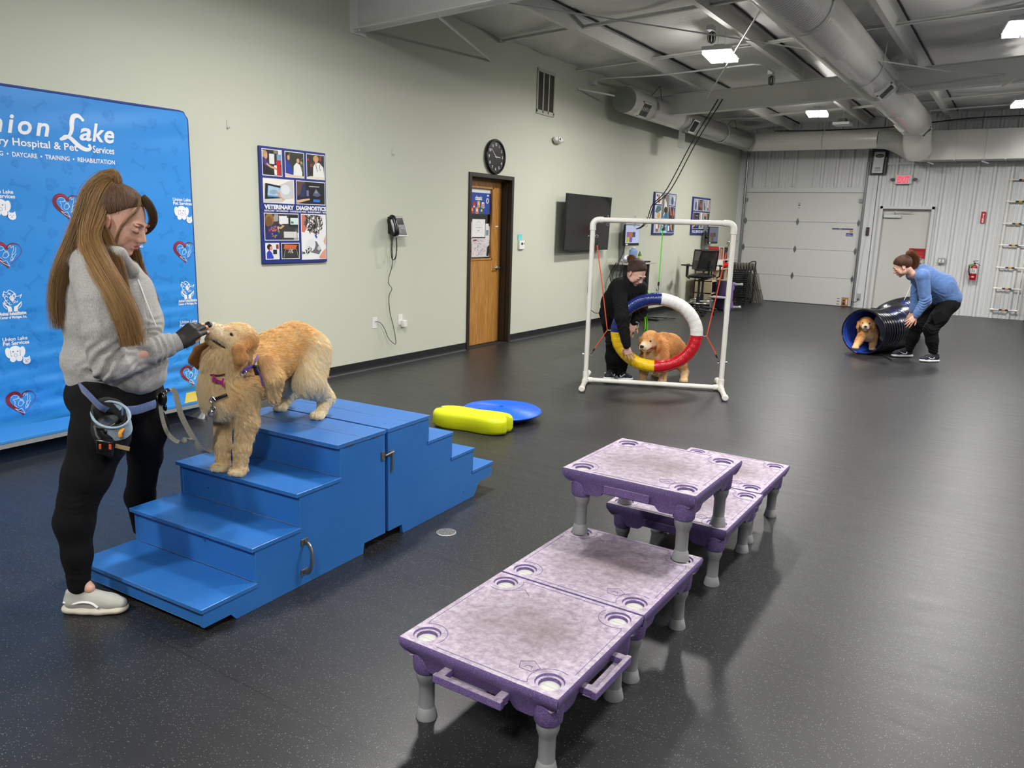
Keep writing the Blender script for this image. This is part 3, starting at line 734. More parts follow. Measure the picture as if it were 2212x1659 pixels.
# ------------------------------------------------------------------ tunnel
M_tun = mat('black_tunnel_vinyl', (14, 17, 28), .22, bump=(12, .4, .01)); M_tin = mat('blue_tunnel_vinyl', (44, 76, 176), .4, bump=(14, .5, .01))
cl = smooth_pts([(4.075, 11.22), (4.26, 11.75), (4.34, 12.4), (4.20, 13.0), (4.20, 13.5), (4.34, 14.0)], 12)
tun = thing('agility_tunnel', 'black and blue ribbed fabric tunnel on the floor with a dog coming out', 'tunnel', (cl[0][0], cl[0][1], 0))
def tunnel_mesh(rad, amp, pitch, i0=0):
    # resample centre line
    P = [Vector((x, y, 0)) for x, y in cl]; ds = [0]
    for a, b in zip(P, P[1:]): ds.append(ds[-1]+(b-a).length)
    K = 420; n = 40; vs = []
    for i in range(K+1):
        s = ds[-1]*i/K; j = max(q for q in range(len(ds)-1) if ds[q] <= s+1e-9); f = (s-ds[j])/max(ds[j+1]-ds[j], 1e-9)
        p = P[j].lerp(P[j+1], f); t_ = (P[min(j+2, len(P)-1)]-P[max(j-1, 0)]).normalized(); sd = Vector((t_.y, -t_.x, 0))
        tilt = .0
        r_ = rad+amp*math.cos(2*math.pi*s/pitch)
        if s < .02: r_ = rad+.006
        for k in range(n):
            b = 2*math.pi*k/n
            sag = -.030*math.exp(-((s-1.35)/.28)**2)*max(math.sin(b), 0)-.02*math.sin(s*4)*max(math.sin(b), 0)
            z = .298+(r_+sag)*math.sin(b); z = max(z, .004+(.298-rad-.0)*0)
            q = p+sd*(r_+.03*math.exp(-((s-1.3)/.3)**2))*math.cos(b); vs.append((q.x, q.y, max(z, .003)))
    return MB().add(vs, [(i*n+k, i*n+(k+1) % n, (i+1)*n+(k+1) % n, (i+1)*n+k) for i in range(K) for k in range(n)])
obj('outer_skin', tunnel_mesh(.300, .004, .06), M_tun, tun, smooth=60)
obj('inner_lining', tunnel_mesh(.291, .004, .06), M_tin, tun, smooth=60)
P0 = Vector((cl[0][0], cl[0][1], .298)); tt = (Vector(cl[2])-Vector(cl[0])).normalized(); sd = Vector((tt.y, -tt.x, 0))
obj('rim', MB().tube([P0+sd*.301*math.cos(a)+Vector((0, 0, .293))*math.sin(a) for a in [2*math.pi*i/48 for i in range(48)]], .009, n=8, closed=True), M_tun, tun)
for s_ in (.03, .35, .7, 1.0, 1.4, 1.9):
    pass
# blue highlights of the outer ribs, painted as thin arcs on the right side
mb = MB(); P = [Vector((x, y, .298)) for x, y in cl]
for base in [.36+.06*k for k in range(11)]+[1.7+.06*k for k in range(16)]:
    ds = 0
    for a, b in zip(P, P[1:]):
        L_ = (b-a).length
        if ds+L_ > base:
            p = a.lerp(b, (base-ds)/L_); t_ = (b-a).normalized(); s2 = Vector((t_.y, -t_.x, 0))
            mb.tube([p+s2*.3015*math.cos(q)+Vector((0, 0, .3015))*math.sin(q) for q in [R(-62+8*i) for i in range(18)]], .0022, n=5)
            break
        ds += L_
obj('rib_highlights', mb, mat('blue_rib_highlight', (52, 84, 190), .3), tun)
mb = MB(); mb.tube(smooth_pts([(4.30, 11.26, .03), (4.40, 11.12, .012), (4.47, 10.97, .008), (4.50, 10.90, .01)], 4), .008, n=6); obj('tie_strap', mb, M_black, tun)
# ------------------------------------------------------------------ banner
def clip(poly, x0, y0, x1, y1):
    def cut(P, inside, inter):
        out = []
        for i in range(len(P)):
            a, b = P[i-1], P[i]
            if inside(b):
                if not inside(a): out.append(inter(a, b))
                out.append(b)
            elif inside(a): out.append(inter(a, b))
        return out
    def ix(v): return lambda a, b: (v, a[1]+(b[1]-a[1])*(v-a[0])/(b[0]-a[0]))
    def iy(v): return lambda a, b: (a[0]+(b[0]-a[0])*(v-a[1])/(b[1]-a[1]), v)
    P = cut(poly, lambda p: p[0] >= x0, ix(x0))
    if P: P = cut(P, lambda p: p[0] <= x1, ix(x1))
    if P: P = cut(P, lambda p: p[1] >= y0, iy(y0))
    if P: P = cut(P, lambda p: p[1] <= y1, iy(y1))
    return P
BX = .15
def bwave(y, z):
    k = min(1, max(0, (1.15-z)/.7)); r_ = min(1, max(0, (y-2.0)/1.6))
    d = .006*math.sin(z*34+3.2*math.sin(y*2.1)+.9*y)*k*(.3+.9*r_)+.004*math.sin(z*71-y*3+2*math.sin(y*1.3))*k*r_
    d += .0025*math.sin(z*16+y*1.7)*(1-k)*.6+.004*math.sin((z-2.2)*22-y*5)*math.exp(-((z-2.22)/.12)**2)*r_
    e = min(1, max(0, (3.9-y)/.06))
    return d*e
bn = thing('backdrop_banner', 'large bright blue printed fabric backdrop standing by the left wall', 'banner', (.12, 2.7, 0))
def btop(y):
    d = 3.905-y
    return 2.353 if d > .05 else 2.353-(.05-math.sqrt(max(0, .05**2-(.05-d)**2)))
def bfab(u, v):
    y = 1.45+(3.905-1.45)*u; zt = btop(y); z = .13+(zt-.13)*v
    return (BX+bwave(y, z), y, z)
M_ban = mat('blue_banner_fabric', (33, 138, 220), .5, sheen=.2)
M_bedge = mat('banner_dark_edge', (36, 62, 130), .7)
mb = MB(); mb.grid(bfab, 200, 260)
obj('printed_fabric', mb, M_ban, bn, smooth=80)
ed = [(BX-.012, y, btop(y)+.001) for y in np.linspace(1.45, 3.905, 80)]+[(BX-.012, 3.906, z) for z in np.linspace(2.29, .13, 10)]
obj('banner_frame', MB().tube(ed, .013, n=8), M_bedge, bn)
mb = MB(); mb.box2((BX-.35+.2, 3.84, 0), (BX+.2, 3.88, .012)); mb.box2((BX-.03, 3.845, 0), (BX-.01, 3.875, .14)); obj('stand_foot', mb, M_trim, bn, smooth=0)
def bw(p): return Vector((p[0]+bwave(p[1], p[2]), p[1], p[2]))
BO = (BX, 0, 0); BU = (0, 1, 0); BV = (0, 0, 1)
WHT = (238, 240, 246)
# faint paw prints and bones
pat = []; pc_ = (31, 130, 211)
rs_ = random.Random(4)
def bone2d(cx, cy, L_, a):
    w_ = L_*.16; pts = []
    base = [(-L_/2, w_*.5), (-L_/2-w_*.5, w_*1.25), (-L_/2+w_*.6, w_*1.45), (-L_/2+w_*1.1, w_*.5), (L_/2-w_*1.1, w_*.5), (L_/2-w_*.6, w_*1.45), (L_/2+w_*.5, w_*1.25), (L_/2, w_*.45), (L_/2+w_*.5, -w_*.6), (L_/2-w_*.2, -w_*1.3), (L_/2-w_*1.1, -w_*.5), (-L_/2+w_*1.1, -w_*.5), (-L_/2+w_*.3, -w_*1.3), (-L_/2-w_*.5, -w_*.6)]
    c, s = math.cos(a), math.sin(a)
    sm = smooth_pts(base+[base[0]], 3)[:-1]
    return [(cx+x*c-y*s, cy+x*s+y*c) for x, y in sm]
def paw2d(cx, cy, r, a):
    c, s = math.cos(a), math.sin(a); out = []
    for x, y, rx, ry, ro in ((0, -.35, .62, .5, 0), (-.75, .35, .24, .34, .3), (-.27, .72, .25, .36, .1), (.27, .72, .25, .36, -.1), (.75, .35, .24, .34, -.3)):
        out.append(oval(cx+(x*c-y*s)*r, cy+(x*s+y*c)*r, rx*r, ry*r, 12, a+ro))
    return out
gy = 0
for iy_ in range(14):
    for iz in range(13):
        y = 1.6+iy_*.17+rs_.uniform(-.045, .045); z = .25+iz*.165+rs_.uniform(-.04, .04)
        if y > 3.85 or z > 2.30: continue
        a = rs_.uniform(0, 6.28)
        if (iy_+iz) % 2: pat.append((pc_, bone2d(y, z, rs_.uniform(.09, .16), a)))
        else:
            for o_ in paw2d(y, z, rs_.uniform(.028, .046), a): pat.append((pc_, o_))
decal('faint_pattern', pat, BO, BU, BV, bn, off=.001, step=0, warp=bw)
# title
L1 = []
sh = .22
def T(s, size, y, z, **k): return (WHT, text_geo(s, size, y, z, **k))
def TF(s, size, x0, x1, z, **k):
    g = text_geo(s, size, 0, 0, **k); mn, mx_ = min(v[0] for v in g[0]), max(v[0] for v in g[0]); kk = (x1-x0)/(mx_-mn)
    return (WHT, ([(x0+(v[0]-mn)*kk, z+v[1]) for v in g[0]], g[1]))
for ch, a, b in (('U', 2.335, 2.465), ('n', 2.478, 2.565), ('i', 2.592, 2.638), ('o', 2.655, 2.742), ('n', 2.765, 2.853)): L1.append(TF(ch, .205 if ch == 'U' else .172, a, b, 2.068, shear=sh, bold=.0036))
for ch, a, b in (('a', 3.052, 3.138), ('k', 3.142, 3.232), ('e', 3.228, 3.302)): L1.append(TF(ch, .172, a, b, 2.068, shear=sh, bold=.0036))
Lp = smooth_pts([(3.083, 2.198), (3.075, 2.212), (3.05, 2.226), (3.02, 2.212), (3.006, 2.17), (3.002, 2.13), (2.985, 2.092), (2.95, 2.062), (2.925, 2.057)], 5)
L1.append((WHT, stroke(Lp, [(.012+.020*math.sin(math.pi*min(1, i/(len(Lp)-1)*1.15))) for i in range(len(Lp))])))
Lq = smooth_pts([(2.928, 2.060), (2.95, 2.078), (2.985, 2.074), (3.02, 2.045), (3.06, 2.015), (3.10, 2.005), (3.125, 2.018), (3.118, 2.036)], 5)
L1.append((WHT, stroke(Lq, [(.010+.020*math.sin(math.pi*i/(len(Lq)-1))) for i in range(len(Lq))])))
L1.append((WHT, oval(3.083, 2.202, .011, .011, 14))); L1.append((WHT, oval(2.928, 2.059, .012, .011, 14))); L1.append((WHT, oval(3.118, 2.034, .011, .011, 14)))
decal('title_lettering', L1, BO, BU, BV, bn, off=.002, step=0, warp=bw)
L2 = [T('Veterinary Hospital & Pet', .0665, 2.325, 1.990, bold=.0012, sx=.91), T('Services', .0665, 3.140, 1.990, bold=.0012, sx=.82)]
L3 = [T('BOARDING  \u2022  GROOMING  \u2022  DAYCARE  \u2022  TRAINING  \u2022  REHABILITATION', .041, 2.13, 1.919, bold=.0008, sx=.91)]
for k_, (nm, LL) in enumerate((('subtitle_lettering', L2), ('services_lettering', L3))):
    # fit the right end to the title's right end
    g = LL[-1][1]; mx_ = max(v[0] for v in g[0]); target = 3.295
    if k_ == 1:
        mn = min(v[0] for v in g[0]); s_ = (target-2.13)/(mx_-mn); LL[-1] = (WHT, ([((v[0]-mn)*s_+2.13, v[1]) for v in g[0]], g[1]))
    else:
        mn = min(v[0] for v in g[0]); s_ = (target-3.140)/(mx_-mn); LL[-1] = (WHT, ([((v[0]-mn)*s_+3.140, v[1]) for v in g[0]], g[1]))
        g = LL[0][1]; mx_ = max(v[0] for v in g[0]); mn = min(v[0] for v in g[0]); s_ = (3.035-2.28)/(mx_-mn); LL[0] = (WHT, ([((v[0]-mn)*s_+2.28, v[1]) for v in g[0]], g[1]))
    decal(nm, LL, BO, BU, BV, bn, off=.002, step=0, warp=bw)
def logo_pet(cx, cz):
    P = []; D = (60, 100, 160)
    P += [(WHT, text_geo('Union Lake', .034, cx-.005, cz+.062, bold=.0009, align='CENTER')), (WHT, text_geo('Pet Services', .034, cx-.0, cz+.033, bold=.0009, align='CENTER'))]
    P += [(WHT, oval(cx-.012, cz-.010, .040, .036, 20)), (WHT, oval(cx-.055, cz-.018, .020, .036, 18, .15)), (WHT, oval(cx+.031, cz-.018, .020, .036, 18, -.15)), (WHT, oval(cx-.032, cz-.062, .020, .020, 16)), (WHT, oval(cx+.008, cz-.062, .020, .020, 16)), (WHT, rect(cx-.034, cz-.055, cx+.012, cz-.01))]
    P += [(D, oval(cx-.026, cz-.012, .0045, .0045, 10)), (D, oval(cx+.002, cz-.012, .0045, .0045, 10)), (D, stroke([(cx-.042, cz-.004), (cx-.041, cz-.045)], .0022)), (D, stroke([(cx+.018, cz-.004), (cx+.017, cz-.045)], .0022))]
    P += [(D, oval(cx-.012, cz-.038, .0115, .0115, 16)), (WHT, oval(cx-.012, cz-.038, .0095, .0095, 16))]
    P += [(D, oval(cx+.052, cz-.083, .0265, .025, 20)), (WHT, oval(cx+.053, cz-.083, .025, .0235, 20)), (WHT, [(cx+.030, cz-.075), (cx+.032, cz-.050), (cx+.048, cz-.062)]), (WHT, [(cx+.058, cz-.062), (cx+.074, cz-.050), (cx+.076, cz-.075)])]
    P += [(D, oval(cx+.044, cz-.076, .003, .003, 8)), (D, oval(cx+.061, cz-.076, .003, .003, 8)), (D, oval(cx+.052, cz-.085, .0035, .0025, 8)), (D, stroke(smooth_pts([(cx+.043, cz-.093), (cx+.052, cz-.090), (cx+.061, cz-.093)], 3), .0015))]
    return P
def logo_heart(cx, cz):
    P = []; s = .095
    hp = lambda t: (16*math.sin(t)**3/17, (13*math.cos(t)-5*math.cos(2*t)-2*math.cos(3*t)-math.cos(4*t))/17)
    left = [hp(-t) for t in np.linspace(.05, 3.0, 30)]
    lo_ = [(cx+x*s, cz+z*s) for x, z in left]
    P.append(((120, 24, 52), stroke(lo_, [.010+.016*math.sin(math.pi*min(1, i/29*1.05))**1 for i in range(30)])))
    P.append(((176, 30, 60), stroke(lo_[:14], [.004+.007*math.sin(math.pi*i/13) for i in range(14)])))
    tr = [hp(t) for t in np.linspace(.05, 1.25, 14)]
    P.append(((120, 24, 52), stroke([(cx+x*s, cz+z*s) for x, z in tr], [.016*(1-i/14)+.003 for i in range(14)])))
    P.append(((110, 62, 160), stroke([(cx+x*s, cz+z*s) for x, z in [hp(t) for t in np.linspace(.9, 3.1, 26)]], .0035)))
    lines = [[(-.72, .42), (-.55, .55), (-.3, .5), (-.2, .35), (-.35, .25), (-.6, .25), (-.5, .05), (-.55, -.2), (-.35, -.4)],
             [(-.3, .35), (-.1, .2), (-.25, 0), (-.3, -.25), (-.1, -.3), (.05, -.15), (.0, .1), (-.15, .15)],
             [(.1, .45), (.25, .62), (.3, .4), (.45, .55), (.42, .2), (.3, -.1), (.35, -.35), (.15, -.55)],
             [(.6, .45), (.55, .1), (.35, -.1), (.2, -.4), (.3, -.5), (.45, -.25), (.6, .0)],
             [(-.55, -.45), (-.3, -.55), (-.1, -.5), (.0, -.7), (.1, -.9), (-.1, -.8), (-.35, -.65), (-.55, -.45)],
             [(-.1, .05), (0, .2), (.08, .05), (.12, -.12), (.0, -.2)]]
    for l_ in lines: P.append(((205, 228, 245), stroke(smooth_pts([(cx+x*s*.95, cz+z*s*.95) for x, z in l_], 4), .0032)))
    return P
def logo_animal(cx, cz):
    P = []; q = random.Random(3)
    P += [(WHT, text_geo('Animal Rehabilitation', .031, cx, cz-.075, bold=.0015, align='CENTER', sx=.62)), (WHT, text_geo('Center of Michigan, Inc.', .024, cx, cz-.098, bold=.0008, align='CENTER', sx=.72))]
    for s in (-1, 1):
        P.append((WHT, [(cx+s*.004, cz-.052), (cx+s*.030, cz-.052), (cx+s*.032, cz-.025), (cx+s*.060, cz+.008), (cx+s*.056, cz+.012), (cx+s*.028, cz-.012), (cx+s*.008, cz-.02)]))
        P.append((WHT, stroke(smooth_pts([(cx+s*.058, cz+.0), (cx+s*.05, cz-.02), (cx+s*.035, cz-.035)], 4), .004)))
    for k in range(26):
        a = q.uniform(0, 6.28); r_ = q.uniform(0, .038); x = cx-.008+r_*1.1*math.cos(a); z = cz+.042+r_*.9*math.sin(a); b = q.uniform(0, 6.28); l_ = q.uniform(.008, .02)
        P.append((WHT, stroke(smooth_pts([(x, z), (x+l_*math.cos(b), z+l_*math.sin(b)), (x+l_*math.cos(b+.9)*1.2, z+l_*math.sin(b+.9)*1.2)], 3), [.002, .003, .005, .006, .005, .003, .002])))
    for l_ in ([(-.045, .085), (-.05, .06), (-.042, .03), (-.03, .01), (-.02, .0)], [(-.045, .085), (-.03, .075), (-.015, .09), (0, .085)], [(.0, .085), (.015, .07), (.02, .04), (.0, .02)], [(.02, .045), (.05, .05), (.062, .06), (.05, .035)]):
        P.append((WHT, stroke(smooth_pts([(cx+x, cz+z) for x, z in l_], 4), .0042)))
    return P
cols_ = (2.075, 2.515, 2.935, 3.385, 3.822); rows_ = (1.62, 1.296, .968, .66, .30)
for i, cy in enumerate(cols_):
    for j, cz in enumerate(rows_):
        k = (j+{0: 2, 1: 0, 2: 1, 3: 2, 4: 0}[i]) % 3
        f = (logo_pet, logo_heart, logo_animal)[k]; nm = ('pet_services_logo', 'heart_logo', 'animal_rehabilitation_logo')[k]
        decal(nm, f(cy, cz), BO, BU, BV, bn, off=.002, step=.00004, warp=bw)

# ------------------------------------------------------------------ low blue plank beside the banner
pk = thing('agility_plank', 'long low blue plank with a yellow end, lying along the wall under the banner', 'agility plank', (.5, 2.6, 0))
mb = MB(); A = Vector((.60, .6, 0)); B_ = Vector((.46, 4.02, 0)); d_ = (B_-A).normalized(); n_ = Vector((-d_.y, d_.x, 0))
def plk(s0, s1, wid, z0, z1, off=0):
    m_ = MB(); a = A+d_*s0+n_*off; b = A+d_*s1+n_*off; m_.add([(*(a)[:2], z0), (*(a+n_*wid)[:2], z0), (*(b+n_*wid)[:2], z0), (*(b)[:2], z0), (*(a)[:2], z1), (*(a+n_*wid)[:2], z1), (*(b+n_*wid)[:2], z1), (*(b)[:2], z1)], [(3, 2, 1, 0), (4, 5, 6, 7), (0, 1, 5, 4), (1, 2, 6, 5), (2, 3, 7, 6), (3, 0, 4, 7)]); return m_
TL = (B_-A).length
M_plk = mat('plank_blue_paint', (58, 140, 212), .4, bump=(30, .2, .002)); M_plky = mat('plank_yellow_paint', (226, 196, 62), .5, bump=(30, .3, .002))
obj('board', plk(0, TL, .30, .135, .155), M_plk, pk, smooth=0, bevel=.002)
obj('side_rail', plk(0, TL, .022, .105, .134), mat('aluminium', (200, 202, 205), .35, metal=.7), pk, smooth=0)
ye = MB(); q0 = A+d_*(TL-.50)+n_*.02; q1 = A+d_*(TL-.26); q2 = A+d_*(TL-.26)+n_*.30; q3 = A+d_*(TL-.50)
ye.add([(*q3[:2], .1565), (*q1[:2], .1565), (*q2[:2], .1565)], [(0, 1, 2)]); ye.add([(*q1[:2], .1565), (*(A+d_*TL)[:2], .1565), (*(A+d_*TL+n_*.3)[:2], .1565), (*q2[:2], .1565)], [(0, 1, 2, 3)])
obj('contact_zone', ye, M_plky, pk, smooth=0)
for s_ in (.6, TL-.35):
    a = A+d_*s_; mb = MB()
    mb.add([(*(a)[:2], 0), (*(a+n_*.3)[:2], 0), (*(a+n_*.3+d_*.02)[:2], 0), (*(a+d_*.02)[:2], 0), (*(a+d_*.06)[:2], .134), (*(a+n_*.3+d_*.06)[:2], .134), (*(a+n_*.3+d_*.08)[:2], .134), (*(a+d_*.08)[:2], .134)], [(3, 2, 1, 0), (4, 5, 6, 7), (0, 1, 5, 4), (1, 2, 6, 5), (2, 3, 7, 6), (3, 0, 4, 7)])
    obj('support_leg', mb, M_trim, pk, smooth=0)

# ------------------------------------------------------------------ photo posters
NAVY = (32, 50, 128)
def person_p(cx, cy, s, coat, hair, skin=(214, 160, 132)):
    return [(coat, [(cx-.30*s, cy-.75*s), (cx-.30*s, cy-.15*s), (cx-.17*s, cy+.08*s), (cx+.17*s, cy+.08*s), (cx+.30*s, cy-.15*s), (cx+.30*s, cy-.75*s)]), (hair, oval(cx, cy+.26*s, .17*s, .20*s, 14)), (skin, oval(cx+.02*s, cy+.20*s, .115*s, .15*s, 14)), (skin, stroke([(cx+.2*s, cy-.2*s), (cx+.05*s, cy-.55*s), (cx+.35*s, cy-.6*s)], .09*s))]
def clutter(seed, n, cols, s=.12):
    q = random.Random(seed); out = []
    for k in range(n):
        x, y = q.random(), q.random(); w_, h_ = q.uniform(.3, 1)*s, q.uniform(.3, 1.3)*s
        out.append((q.choice(cols), rect(x-w_, y-h_, x+w_, y+h_)))
    return out
def fuzz(seed, n, cx, cy, rx, ry, cols, s=.05):
    q = random.Random(seed); out = []
    for k in range(n):
        a = q.uniform(0, 6.28); r_ = math.sqrt(q.random()); x = cx+rx*r_*math.cos(a); y = cy+ry*r_*math.sin(a); b = q.uniform(0, 3.14)
        out.append((q.choice(cols), stroke([(x, y), (x+s*math.cos(b), y+s*math.sin(b)), (x+s*1.6*math.cos(b+.5), y+s*1.6*math.sin(b+.5))], [s*.5, s*.6, s*.2])))
    return out
LIB = [(190, 188, 180), (60, 60, 58), (30, 30, 32), (130, 120, 100), (225, 225, 220)]
TILES = {
 'a': [((40, 40, 44), rect(0, 0, 1, 1))]+clutter(1, 14, LIB)+[((196, 30, 44), rect(.72, 0, .95, .62)), ((120, 160, 200), rect(.75, .62, 1, .85)), ((230, 230, 228), rect(.35, .45, .62, .85)), ((235, 235, 232), rect(.6, .02, .74, .4)), ((70, 50, 120), [(0, .35), (.05, .68), (.22, .62), (.3, .4), (.1, .2)]), ((30, 26, 34), [(0, 0), (0, .45), (.25, .3), (.6, .1), (.62, 0)]), ((212, 160, 124), stroke([(.2, .45), (.4, .34), (.75, .25)], .08)), ((190, 150, 90), oval(.14, .82, .12, .15, 14)), ((216, 160, 130), oval(.18, .76, .08, .13, 12))],
 'b': [((52, 56, 46), rect(0, 0, 1, 1))]+clutter(2, 22, [(90, 96, 66), (40, 50, 36), (170, 160, 110), (110, 110, 90), (30, 30, 30)], .07)+[((40, 60, 160), [(0, 0), (0, .68), (.15, .66), (.32, .45), (.42, .1), (.4, 0)]), ((36, 26, 22), oval(.12, .84, .13, .13, 14)), ((214, 160, 130), oval(.17, .78, .07, .11, 12)), ((236, 236, 234), [(.42, .05), (.45, .45), (.6, .6), (.8, .52), (.92, .2), (.9, .03)]), ((60, 34, 26), oval(.70, .74, .10, .11, 14)), ((220, 166, 138), oval(.69, .68, .08, .10, 12)), ((226, 200, 170), [(0, 0), (1, 0), (1, .06), (.4, .08), (0, .14)])],
 'c': [((46, 40, 34), rect(0, 0, 1, 1))]+clutter(3, 16, [(90, 70, 50), (30, 28, 26), (150, 130, 90), (60, 50, 44), (160, 60, 40)], .08)+[((238, 238, 238), [(.33, 0), (.36, .5), (.5, .68), (.72, .68), (.95, .5), (1, .1), (1, 0)]), ((200, 158, 96), oval(.52, .84, .16, .14, 14)), ((216, 160, 130), oval(.53, .76, .09, .13, 14)), ((60, 70, 90), stroke([(.5, .62), (.55, .45), (.6, .3)], .03)), ((60, 70, 90), stroke([(.75, .62), (.72, .45), (.8, .35)], .03)), ((230, 224, 200), [(0, 0), (1, 0), (1, .08), (.2, .1), (0, .05)])],
 'd': [((206, 200, 190), rect(0, 0, 1, 1)), ((236, 234, 228), [(0, 1), (.9, 1), (.5, .75), (0, .8)]), ((30, 32, 38), [(.03, .12), (.06, .82), (.6, .72), (.6, .2)]), ((170, 200, 226), [(.12, .3), (.15, .72), (.52, .64), (.52, .28)]), ((90, 150, 200), [(.12, .24), (.13, .3), (.52, .28), (.52, .22)]), ((140, 170, 196), oval(.32, .45, .14, .10, 14, .3)), ((214, 160, 130), stroke([(.42, .5), (.52, .3), (.72, .12)], [.05, .10, .12])), ((200, 202, 206), oval(.74, .5, .22, .36, 20)), ((222, 224, 228), oval(.72, .58, .15, .22, 16)), ((232, 230, 228), [(.6, 0), (.7, .14), (.95, .2), (1, .2), (1, 0)])],
 'e': [((30, 30, 36), rect(0, 0, 1, 1)), ((96, 70, 58), [(0, 1), (.3, 1), (.2, .5), (0, .3)]), ((40, 50, 92), [(.1, .3), (.2, .9), (.32, .9), (.3, .3)]), ((22, 24, 30), [(.3, .1), (.34, .95), (.94, .9), (.9, .05)]), ((90, 96, 120), [(.56, .4), (.68, .72), (.86, .42), (.72, .34)]), ((150, 150, 180), [(.62, .5), (.68, .66), (.76, .52)]), ((120, 112, 170), rect(.34, .35, .42, .62)), ((60, 120, 220), rect(.58, .1, .82, .22)), ((226, 180, 150), stroke([(.0, .08), (.25, .16), (.45, .22)], [.14, .10, .07])), ((190, 190, 190), rect(.44, .78, .8, .82))],
 'f': [((60, 58, 60), rect(0, 0, 1, 1))]+clutter(5, 22, [(200, 200, 196), (40, 40, 44), (160, 158, 150), (90, 86, 84), (230, 230, 228)], .09)+[((232, 232, 234), rect(.42, .62, .66, .92)), ((30, 30, 34), rect(.72, .52, 1, .95)), ((214, 230, 222), rect(.76, .6, 1, .86)), ((60, 130, 90), rect(.78, .64, .86, .72)), ((150, 110, 64), oval(.14, .78, .13, .24, 16)), ((120, 84, 50), oval(.12, .68, .10, .22, 16)), ((44, 50, 110), [(0, 0), (.06, .5), (.3, .58), (.42, .3), (.4, 0)])]+fuzz(6, 26, .25, .3, .16, .26, [(200, 50, 80), (60, 60, 160), (220, 120, 60), (120, 150, 60)], .05)+[((206, 160, 116), stroke([(.36, .5), (.46, .45), (.55, .56)], .07)), ((216, 214, 210), rect(.55, .08, .95, .32))],
 'g': [((236, 236, 236), rect(0, 0, 1, 1)), ((206, 120, 100), [(0, 1), (.2, 1), (.22, .7), (.1, .6), (0, .62)])]+fuzz(7, 90, .5, .78, .34, .26, [(96, 88, 84), (60, 54, 52), (130, 122, 116), (40, 36, 36)], .07)+[((40, 70, 190), stroke([(.55, .55), (.62, .48)], .05)), ((240, 240, 240), rect(.88, .5, 1, 1)), ((226, 170, 150), [(.9, .4), (1, .3), (1, .55)]), ((110, 112, 118), [(.2, .18), (.3, .42), (.6, .4), (.8, .2), (.7, .1)]), ((228, 229, 232), oval(.36, .31, .20, .14, 20, .3)), ((200, 202, 206), oval(.7, .24, .07, .05, 14)), ((226, 160, 140), [(.7, .04), (.85, .16), (1, .24), (1, 0), (.75, 0)])]+fuzz(8, 9, .2, .12, .2, .1, [(30, 30, 30)], .06),
 'h': [((226, 226, 230), rect(0, 0, 1, 1)), ((52, 66, 190), [(.05, 0), (.05, .4), (.25, .6), (.45, .4), (.6, .05), (.55, 0)]), ((50, 30, 26), oval(.28, .78, .2, .2, 14)), ((214, 150, 130), oval(.4, .7, .12, .14, 12)), ((40, 44, 50), rect(.55, .3, .85, .6)), ((150, 40, 60), rect(.8, .65, 1, .95))],
 'i': [((44, 38, 34), rect(0, 0, 1, 1)), ((210, 104, 60), [(.1, .65), (.15, .95), (.9, .9), (.8, .65)]), ((170, 166, 158), stroke([(.1, .05), (.18, .6), (.85, .62), (.95, .05)], .03)), ((60, 60, 60), [(.15, .08), (.22, .55), (.8, .55), (.88, .08)])]+fuzz(9, 14, .5, .45, .2, .16, [(236, 224, 170), (240, 236, 220)], .05),
}
def poster(label, y0, y1, z0, z1, tiles, texts, border=.03, nm='photo_poster'):
    t = thing(nm, label, 'poster', (0.015, (y0+y1)/2, (z0+z1)/2), group='navy photo collage posters on the left wall')
    obj('backing_board', MB().box2((.002, y0, z0), (.028, y1, z1)), mat('poster_navy', NAVY, .4), t, smooth=0, bevel=.0015)
    W_, H_ = y1-y0, z1-z0; P = []
    for key, a, b, c, d in tiles:       # in fractions from the left and the top
        x0, x1, zt, zb = y0+a*W_, y0+b*W_, z1-c*H_, z1-d*H_
        P.append(((232, 232, 236), rect(x0, zb, x1, zt))); m_ = .007
        X0, X1, Z0, Z1 = x0+m_, x1-m_, zb+m_, zt-m_
        for col, g in TILES[key]:
            if isinstance(g, tuple):
                vs, fs = g
                for f in fs:
                    q = clip([vs[k] for k in f], 0, 0, 1, 1)
                    if len(q) > 2: P.append((col, [(X0+u*(X1-X0), Z0+v*(Z1-Z0)) for u, v in q]))
            else:
                q = clip(g, 0, 0, 1, 1)
                if len(q) > 2: P.append((col, [(X0+u*(X1-X0), Z0+v*(Z1-Z0)) for u, v in q]))
    for s, size, fx, fz, wfrac, bold in texts:
        g = text_geo(s, size, 0, 0, bold=bold); mn, mx_ = min(v[0] for v in g[0]), max(v[0] for v in g[0]); k = wfrac*W_/(mx_-mn)
        P.append(((236, 236, 240), ([(y0+fx*W_+(v[0]-mn)*k, z1-fz*H_+v[1]) for v in g[0]], g[1])))
    decal('printed_collage', P, (.0285, 0, 0), BU, BV, t, off=.0002, step=.000012, rough=.35)
    return t
poster('largest-looking photo collage poster, reading veterinary diagnostics, left of the wall phone', 4.686, 5.459, 1.166, 2.188,
       [('a', .03, .32, .02, .245), ('b', .36, .655, .02, .245), ('c', .69, .985, .02, .245), ('d', .03, .49, .265, .475), ('e', .52, .985, .265, .475), ('f', .03, .545, .56, .80), ('g', .58, .985, .56, .975), ('h', .03, .235, .82, .965), ('i', .265, .545, .82, .965)],
       [('VETERINARY  DIAGNOSTICS', .050, .035, .525, .955, .0028), ('DIGITAL X-RAY  \u2022  HD ULTRASOUND  \u2022  IN-HOUSE BLOOD WORK  \u2022  IN-HOUSE PHARMACY  \u2022  MORE', .020, .035, .548, .955, .0008)])
